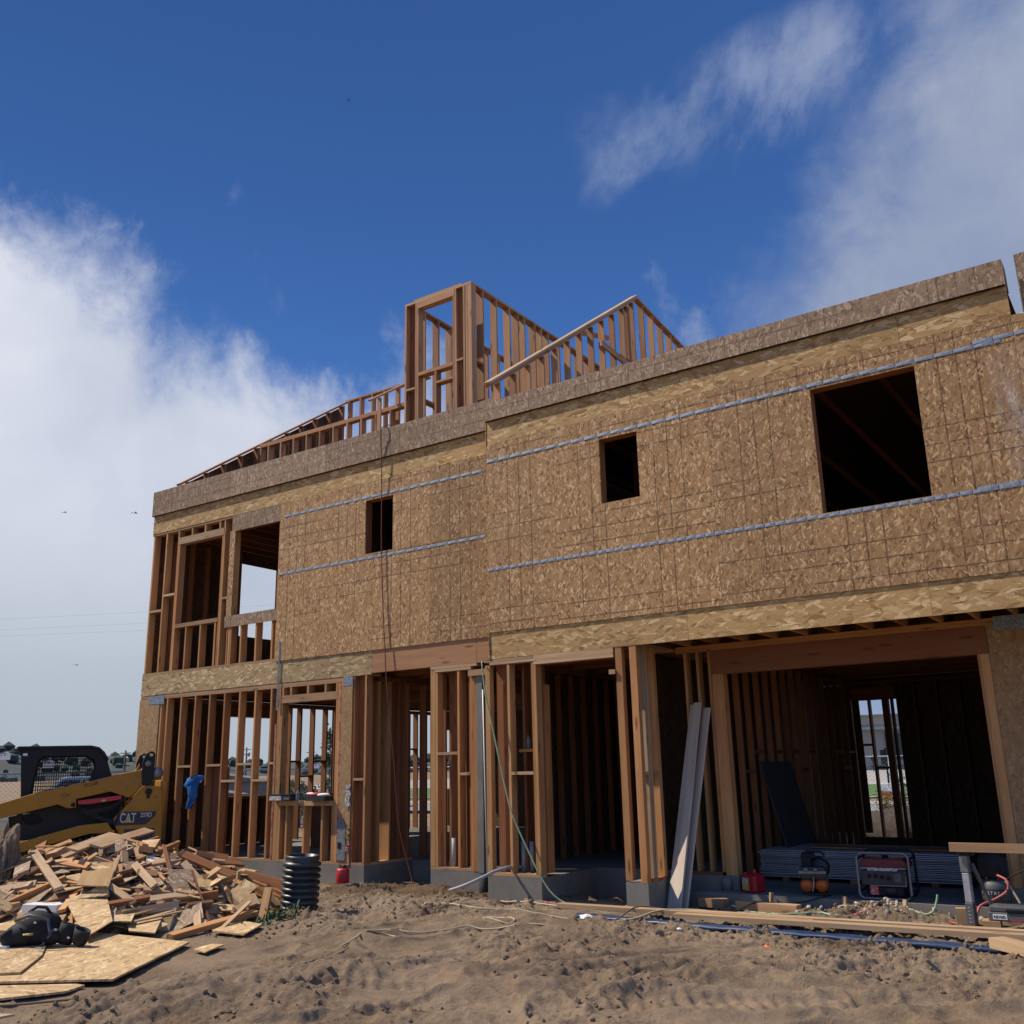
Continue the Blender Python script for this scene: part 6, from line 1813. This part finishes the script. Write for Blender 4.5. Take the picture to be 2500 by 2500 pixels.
def hL(u):
    return 14.5 * (0.55 + 0.45 * math.exp(-((u - 0.30) / 0.16) ** 2)) * (0.9 + 0.1 * math.sin(u * 30))
ridge(-400, 100, -215, 420, hL, 160, 5, 'hills', 'dark wooded hills along the left horizon')
mb = MB()
for i in range(420):
    u = rs.random()
    k = rs.random() ** 0.7
    px = -400 + 185 * u - 0.866 * 100 * k
    py = 100 + 320 * u + 0.5 * 100 * k
    hh = hL(u) * math.sin(min(1, k * 100 / 160 * 1.6) * math.pi / 2) ** 1.3
    s_ = rs.uniform(1.0, 3.0) * (1.5 if rs.random() < 0.08 else 1)
    q = [Vector((px + v.x * s_ * rs.uniform(.8, 1.2), py + v.y * s_ * rs.uniform(.8, 1.2), hh + s_ * 0.4 + v.z * s_ * rs.uniform(0.6, 1.2))) for v in icv]
    mb.add(q, icf)
tag(mb.build('hill_trees', 'farleaf'), 'far trees and scrub covering the hills', 'trees', None, 'stuff')
for i, (px, py, zz) in enumerate(((-398, 215, 9.5), (-392, 228, 6.5), (-330, 300, 4.0), (-352, 262, 5.0))):
    hs = root('hillside_house',  ('white house high on the left hill', 'white house lower on the left hill', 'white house on the hill seen between the left studs', 'pale house below the ridge on the left hill')[i], 'house', (px + 70, py - 40, zz), 0.6)
    hs.scale = (0.4, 0.4, 0.4)
    MB().box(-3.5, 3.5, -3, 3, -3, 2.2).build('wall', 'white', hs)
    MB().prism([(-4, 2.2), (4, 2.2), (0, 3.8)], -3.4, 3.4).build('roof', 'eave', hs)
    for wx in (-1.6, 1.6):
        MB().box(wx - 0.6, wx + 0.6, -3.05, -3.0, 0.4, 1.5).build('window', 'glass', hs)

# chain link fences
def fence(label, pts, zb, h):
    t = root('chain_link_fence', label, 'fence')
    for (xa, ya), (xb, yb) in zip(pts[:-1], pts[1:]):
        L = math.hypot(xb - xa, yb - ya)
        n_ = max(1, round(L / 3.0))
        dx, dy = (xb - xa) / L, (yb - ya) / L
        for i in range(n_ + (1 if (xb, yb) == pts[-1] else 0)):
            x, y = xa + dx * L * i / n_, ya + dy * L * i / n_
            MB().cyl((x, y, zb(x, y) - 0.2), (x, y, zb(x, y) + h + 0.03), 0.03, 8).build('post', 'zinc', t, None, True)
        MB().cyl((xa, ya, zb(xa, ya) + h), (xb, yb, zb(xb, yb) + h), 0.024, 8).build('top_rail', 'zinc', t, None, True)
        mb = MB()
        s_ = 0.11
        k = int(L / s_)
        m_ = h / 1.0
        for i in range(-int(h / s_), k):
            for sg in (1, -1):
                u0, u1 = i * s_, i * s_ + h
                z0_, z1_ = (0.0, h) if sg > 0 else (h, 0.0)
                a0, a1 = max(u0, 0), min(u1, L)
                if a1 <= a0:
                    continue
                za, zc = z0_ + (z1_ - z0_) * (a0 - u0) / h, z0_ + (z1_ - z0_) * (a1 - u0) / h
                xa_, ya_, xc_, yc_ = xa + dx * a0, ya + dy * a0, xa + dx * a1, ya + dy * a1
                w = 0.0035
                mb.add([(xa_, ya_, zb(xa, ya) + za - w), (xc_, yc_, zb(xa, ya) + zc - w), (xc_, yc_, zb(xa, ya) + zc + w), (xa_, ya_, zb(xa, ya) + za + w)], [(0, 1, 2, 3)])
        tag(mb.build('wire_mesh', 'zinc', t), kind='stuff')
fence('chain link fence behind the house', [(-8.6, 15.0), (1.0, 17.3), (18.0, 17.6)], lambda x, y: -0.16, 1.65)
fence('chain link fence along the left side of the site', [(-17.0, -16.0), (-12.5, -4.0), (-7.0, 5.0), (-8.6, 15.0)], lambda x, y: -0.32, 1.85)

# school yard seen through the back of the garage
def slab_on(name, label, x0, x1, y0, y1, lift, mat):
    n1, n2 = 10, 24
    vs = []
    for j in range(n2 + 1):
        for i in range(n1 + 1):
            x, y = x0 + (x1 - x0) * i / n1, y0 + (y1 - y0) * j / n2
            vs.append((x, y, -0.18 + 0.0075 * (y - 14) + lift))
    return tag(MB().add(vs, [(j * (n1 + 1) + i, j * (n1 + 1) + i + 1, (j + 1) * (n1 + 1) + i + 1, (j + 1) * (n1 + 1) + i) for j in range(n2) for i in range(n1)]).build(name, mat), label, None, None, 'structure')
slab_on('path', 'pale concrete walk behind the house', -25, 25, 24.5, 27.0, 0.02, 'pave')
slab_on('road', 'grey asphalt lane behind the house', -25, 25, 19.0, 24.4, 0.012, 'stucco')
slab_on('lawn', 'strip of mown grass behind the lane', -30, 25, 30.0, 47.0, 0.03, 'turf')
slab_on('kerb', 'pale kerb in front of the grass', -30, 25, 29.3, 29.95, 0.06, 'pave')
slab_on('yard', 'pale concrete school yard', -60, 30, 47.3, 95.0, 0.024, 'pave')
SB = root('school_building', 'low grey school building with a tan fascia across the yard', 'building', (-10.5, 95.0, 0.46), 0.255)
MB().box(-26, 26, 0, 12, -0.6, 4.05).build('wall', 'stucco', SB)
MB().box(-26.6, 26.6, -0.9, 12.6, 4.055, 4.35).build('eave', 'eave', SB)
MB().box(-26.4, 26.4, -0.5, 12.4, 4.355, 5.45).build('fascia', 'stucco_band', SB)
MB().box(-26.7, 26.7, -0.8, 12.7, 5.455, 5.6).build('roof_edge', 'eave', SB)
for x in (1.0, 6.0, 11.0, -8.0, -14.0):
    w_ = MB().box(x - 0.1, x + 1.5, -0.06, -0.002, 1.0, 3.7).build('window', 'glass', SB)
    MB().box(x - 0.2, x - 0.1, -0.09, -0.002, 0.9, 3.8).box(x + 1.5, x + 1.6, -0.09, -0.002, 0.9, 3.8).box(x - 0.1, x + 1.5, -0.09, -0.002, 3.7, 3.8).build('frame', 'eave', w_)
for x in (-3.6, 1.9):
    MB().box(x - 0.4, x + 0.4, -0.62, -0.52, 4.55, 5.15).build('vent', 'stucco', SB)
MB().cyl((-26, -3.0, -0.3), (26, -3.0, 0.9), 0.001, 4) if False else None
HP = root('basketball_hoop', 'white basketball backboard with hoop on a pole in the yard', 'hoop', (-2.6, 56.0, 0.13), 0.25)
MB().cyl((0, 0.4, 0), (0, 0.4, 3.2), 0.07, 10).build('pole', 'steel', HP, None, True)
MB().box(0.25, 0.32, -0.9, 0.9, 2.85, 3.9).build('backboard', 'white', HP)
MB().tube([(0.62 + 0.23 * math.cos(a_), 0.23 * math.sin(a_), 2.95) for a_ in [i * 0.5236 for i in range(12)]], 0.02, 6, True).build('rim', 'orange', HP, None, True)
MB().lathe([(0.22, 2.94), (0.13, 2.5)], 12, Matrix.Translation((0.62, 0, 0)), False).build('net', 'eave', HP)
MB().cyl((0, 0.4, 3.1), (0.3, 0, 3.2), 0.04, 8).build('arm', 'steel', HP, None, True)
# far person
def person(loc, rz):
    me_ = bpy.data.meshes.new('person')
    vs = [(0, 0, 0.95), (0, 0, 1.15), (0, 0.01, 1.38), (0, 0, 1.50), (0, -0.01, 1.58), (0, -0.01, 1.70),
          (0.19, 0.0, 1.40), (0.25, 0.03, 1.15), (0.22, -0.08, 0.95), (-0.19, 0.0, 1.40), (-0.25, 0.03, 1.15), (-0.22, -0.08, 0.95),
          (0.10, 0, 0.90), (0.12, -0.04, 0.50), (0.12, 0.03, 0.08), (0.13, -0.12, 0.03), (-0.10, 0, 0.90), (-0.12, 0.03, 0.50), (-0.12, 0.06, 0.08), (-0.13, -0.08, 0.03)]
    es = [(0, 1), (1, 2), (2, 3), (3, 4), (4, 5), (2, 6), (6, 7), (7, 8), (2, 9), (9, 10), (10, 11), (0, 12), (12, 13), (13, 14), (14, 15), (0, 16), (16, 17), (17, 18), (18, 19)]
    rad = [.15, .15, .17, .06, .09, .08, .07, .05, .045, .07, .05, .045, .10, .07, .05, .04, .10, .07, .05, .04]
    me_.from_pydata(vs, es, [])
    o = bpy.data.objects.new('person', me_)
    link(o)
    o.location = loc
    o.rotation_euler = (0, 0, rz)
    sk = o.modifiers.new('skin', 'SKIN')
    for v, r_ in zip(me_.skin_vertices[0].data, rad):
        v.radius = (r_, r_)
    me_.skin_vertices[0].data[0].use_root = True
    ss = o.modifiers.new('sub', 'SUBSURF')
    ss.levels = ss.render_levels = 1
    bpy.context.view_layer.update()
    dg = bpy.context.evaluated_depsgraph_get()
    nm_ = bpy.data.meshes.new_from_object(o.evaluated_get(dg))
    o.modifiers.clear()
    o.data = nm_
    nm_.materials.append(M['cloth'])
    nm_.materials.append(M['skin'])
    for p in nm_.polygons:
        p.use_smooth = True
        if p.center.z > 1.52:
            p.material_index = 1
    MB().sphere((0, 0.01, 1.69), 0.105, 12, 7, (0.95, 1.0, 0.7)).build('hair', 'cloth', o, None, True)
    return tag(o, 'far person in dark clothes walking across the school yard', 'person')
person((-8.4, 85.3, 0.36), 0.6)
BN = root('picnic_frame', 'dark metal frame with a round foot standing in the yard', 'frame', (3.4, 41.9, 0.02))
MB().cyl((0, 0, 0), (0, 0, 2.0), 0.05, 8).build('post', 'black', BN)
MB().cyl((0, 0, 0.7), (0.9, 0.1, 0.05), 0.05, 8).build('brace', 'black', BN)
MB().box(-0.7, 1.0, -0.4, 0.4, 1.05, 1.12).build('table_top', 'black', BN)
MB().box(-0.25, -0.05, -0.05, 0.05, 1.15, 1.9).build('panel', 'black', BN)
MB().lathe([(0.5, 0), (0.5, 0.06)], 16).build('foot', 'steel', BN)
SG = root('white_box', 'white box with orange markings behind the fence', 'box', (6.9, 27.3, -0.08), 0.2)
MB().box(-0.3, 0.5, -0.3, 0.3, 0.0, 0.35).build('body', 'orange', SG)
MB().box(-0.32, 0.52, -0.32, 0.32, 0.355, 0.62).build('lid', 'white', SG)
# dug earth and flowering weed outside the back opening
bm = bmesh.new()
bmesh.ops.create_icosphere(bm, subdivisions=5, radius=1)
for v in bm.verts:
    p = v.co.copy()
    k = 1 + 0.5 * (float(fbm(np.array([p.x * 2 + p.z]), np.array([p.y * 2 - p.z]), 95, 4)[0]) - 0.5)
    v.co = Vector((p.x * 1.25 * k, p.y * 1.0 * k, max(-0.1, p.z) * 0.50 * k))
me = bpy.data.meshes.new('dirt_mound')
bm.to_mesh(me)
bm.free()
me.materials.append(M['soil'])
o = bpy.data.objects.new('dirt_mound', me)
o.location = (10.55, 13.3, -0.30)
o.scale = (1.0, 1.0, 1.15)
link(tag(o, 'dark heap of earth outside the back of the garage', None, None, 'structure'))
def weed(label, x, y, zb_, n_, hgt_, sp, mats, seed):
    rr_ = random.Random(seed)
    t = root('flowering_weed', label, 'plant', (x, y, zb_))
    mb, mf = MB(), MB()
    for i in range(n_):
        a_, l = rr_.uniform(0, 6.28), rr_.uniform(0.4, 1) * hgt_
        d = Vector((math.cos(a_) * sp * rr_.random(), math.sin(a_) * sp * rr_.random(), l))
        mb.cyl((0, 0, 0), d, 0.005, 3, 0.002)
        for k in range(14):
            p = d * rr_.uniform(0.35, 1.05) + Vector((rr_.gauss(0, .05), rr_.gauss(0, .05), rr_.gauss(0, .04)))
            w = Vector((rr_.gauss(0, 1), rr_.gauss(0, 1), rr_.gauss(0, 1))).normalized() * 0.03
            u = w.cross(Vector((0.3, 0.5, 0.8))).normalized() * 0.014
            (mf if rr_.random() < 0.45 else mb).add([p - w, p + u, p + w, p - u], [(0, 1, 2, 3)])
    mb.build('stems', mats[0], t)
    mf.build('flowers', mats[1], t)
weed('yellow flowering weed on the earth heap outside the garage', 10.25, 13.5, 0.02, 40, 0.75, 0.5, ('leafgrey', 'leafyellow'), 3)
weed('grey tall weed beside the yellow flowering one', 10.5, 14.2, 0.0, 30, 1.2, 0.4, ('leafgrey', 'leafgrey'), 4)
weed('dark leafless twigs at the left of the earth heap', 9.75, 13.3, -0.1, 9, 0.5, 0.5, ('bark', 'bark'), 5)

# vehicles and yard beyond the left fence
V = root('white_van', 'white van parked beyond the loader at the left fence', 'van', (-30.0, 18.0, -0.36), 1.02 + math.pi)
body_ = [(-2.6, 0.35), (2.5, 0.35), (2.6, 0.95), (1.75, 1.12), (1.15, 1.75), (0.9, 1.83), (-2.5, 1.86), (-2.62, 1.7)]
MB().prism(body_, -0.92, 0.92).build('body', 'vanwhite', V, None, False, 0.05)
for y in (-0.925, 0.925):
    for p_ in ([(1.55, 1.12), (1.05, 1.68), (0.25, 1.68), (0.25, 1.12)], [(0.15, 1.12), (0.15, 1.68), (-1.1, 1.68), (-1.1, 1.12)], [(-1.2, 1.12), (-1.2, 1.68), (-2.4, 1.68), (-2.4, 1.12)]):
        MB().prism(p_, y - 0.004, y + 0.004).build('window', 'glass', V)
MB().prism([(1.72, 1.15), (1.14, 1.76), (1.16, 1.775), (1.76, 1.16)], -0.8, 0.8).build('windscreen', 'glass', V)
for x in (-1.7, 1.65):
    for y in (-0.94, 0.70):
        wh = MB().cyl((x, y, 0.34), (x, y + 0.24, 0.34), 0.34, 20).build('wheel', 'rubber', V, None, True)
        MB().cyl((x, y - 0.004 if y < 0 else y + 0.244, 0.34), (x, y + 0.02, 0.34), 0.19, 14).build('rim', 'alu', wh, None, True)
for y in (-0.7, 0.7):
    MB().box(2.5, 2.6, y - 0.15, y + 0.15, 0.75, 0.92).build('headlight', 'alu', V)
MB().prism([(-0.6, 0.92), (-1.5, 0.92), (-1.5, 1.03), (-0.6, 1.03)], -0.93, -0.926).build('stripe', 'label_yellow', V)
def pole(label, x, y, h, arms=1):
    t = root('utility_pole', label, 'pole', (x, y, gz(x, y)))
    MB().cyl((0, 0, -0.5), (0, 0, h), 0.14, 8, 0.10).build('post', 'bark', t, None, True)
    for i in range(arms):
        MB().box(-0.9, 0.9, -0.05, 0.05, h - 0.35 - 0.7 * i, h - 0.25 - 0.7 * i).build('crossarm', 'bark', t)
    MB().cyl((0.35, 0.1, h - 1.3), (0.35, 0.1, h - 0.7), 0.16, 10).build('transformer', 'steel', t, None, True)
pole('utility pole on the horizon left of the house', -82.7, 56.0, 4.2)
pole('utility pole seen between the left studs', -97.5, 86.0, 4.9, 2)
pole('utility pole seen through the left window', -92.0, 93.5, 4.3)
for i, (z0_, z1_) in enumerate(((9.99, 11.3), (9.40, 10.6), (9.05, 10.15))):
    pts = [(-36.7 + (i * 0.01) + k / 10 * 24, 16.2 + k / 10 * 44, z0_ + (z1_ - z0_) * (k / 10 * 5.2) * 0.9 - 1.2 * math.sin(k / 10 * math.pi) * 0.2) for k in range(-8, 11)]
    tag(MB().tube(pts, 0.0035, 4).build('power_line', 'wire'), ('highest power line in the sky left of the house', 'middle power line in the sky left of the house', 'lowest power line in the sky left of the house')[i], 'wire')
tree('conifer', 'dark young conifer seen through the left window opening', -15.2, 20.4, 3.4, 0.62, 'leaf', 900, 3, 0.75)
tree('shrub', 'low green shrub behind the fence seen through the left window', -8.2, 12.0, 1.5, 0.8, 'leafgrey', 900, 8)
tree('shrub', 'dark shrub left of the loader behind the fence', -26, -9, 2.6, 2.2, 'leaf', 1200, 9)
tree('shrub', 'round dark tree on the left behind the fence', -48, 6, 4.2, 3.5, 'leaf', 1400, 12)
mb = MB()
for i in range(10):
    x, y = -24 + rs.uniform(-8, 8), 18 + rs.uniform(-6, 10)
fld = MB().add([(-9.2, -60, -0.30), (-9.2, 15, -0.30), (-30, 60, -0.12), (-190, 260, 0.5), (-420, 260, 0.5), (-420, -60, -0.30)], [(0, 1, 2, 3, 4, 5)]).build('field', 'scrub')
tag(fld, 'dull scrubby field between the fence and the hills', None, None, 'structure')
# low sheds and heaps beyond the fence
for i, (x, y, l, w, h, m_, lab) in enumerate(((-20.5, 18.0, 6.0, 3.0, 1.9, 'dull', 'grey shed beyond the left fence'), (-16.5, 14.5, 3.2, 1.8, 1.3, 'dull', 'dull covered stack beyond the left fence'), (-13.5, 21.5, 2.2, 1.6, 1.2, 'pave', 'pale covered heap by the conifer'))):
    t = root('site_shed' if i == 0 else 'covered_stack', lab, 'shed' if i == 0 else 'stack', (x, y, -0.34), 0.7)
    MB().box(-l / 2, l / 2, -w / 2, w / 2, 0, h * 0.75).build('wall', m_, t, None, False, 0.04)
    MB().prism([(-l / 2 - 0.15, h * 0.75), (l / 2 + 0.15, h * 0.75), (0, h)], -w / 2 - 0.1, w / 2 + 0.1).build('roof', m_, t)
# insects in the air
for (x, y, z, s_, lab) in ((6.17, -5.48, 4.38, 0.9, 'small dark dragonfly hovering left of the house, the further left one'), (6.57, -4.83, 4.44, 1.2, 'small dark dragonfly hovering next to the house corner'), (6.31, -5.24, 2.62, 0.8, 'tiny insect flying low in front of the grey sky'), (8.1, -2.98, 10.7, 1.0, 'tiny insect high in the blue sky')):
    t = root('dragonfly', lab, 'insect', (x, y, z), 0.8)
    MB().cyl((0, 0, 0), (-0.045 * s_, 0, 0.002), 0.0025 * s_, 6).sphere((0.006 * s_, 0, 0), 0.006 * s_, 8, 5, (1.6, 1, 1)).build('body', 'cloth', t)
    for sg in (-1, 1):
        MB().add([(0, 0, 0), (0.012 * s_, sg * 0.03 * s_, 0.008), (0.0, sg * 0.034 * s_, 0.008), (-0.008 * s_, sg * 0.004, 0.001)], [(0, 1, 2, 3)]).build('wing', 'steel', t)
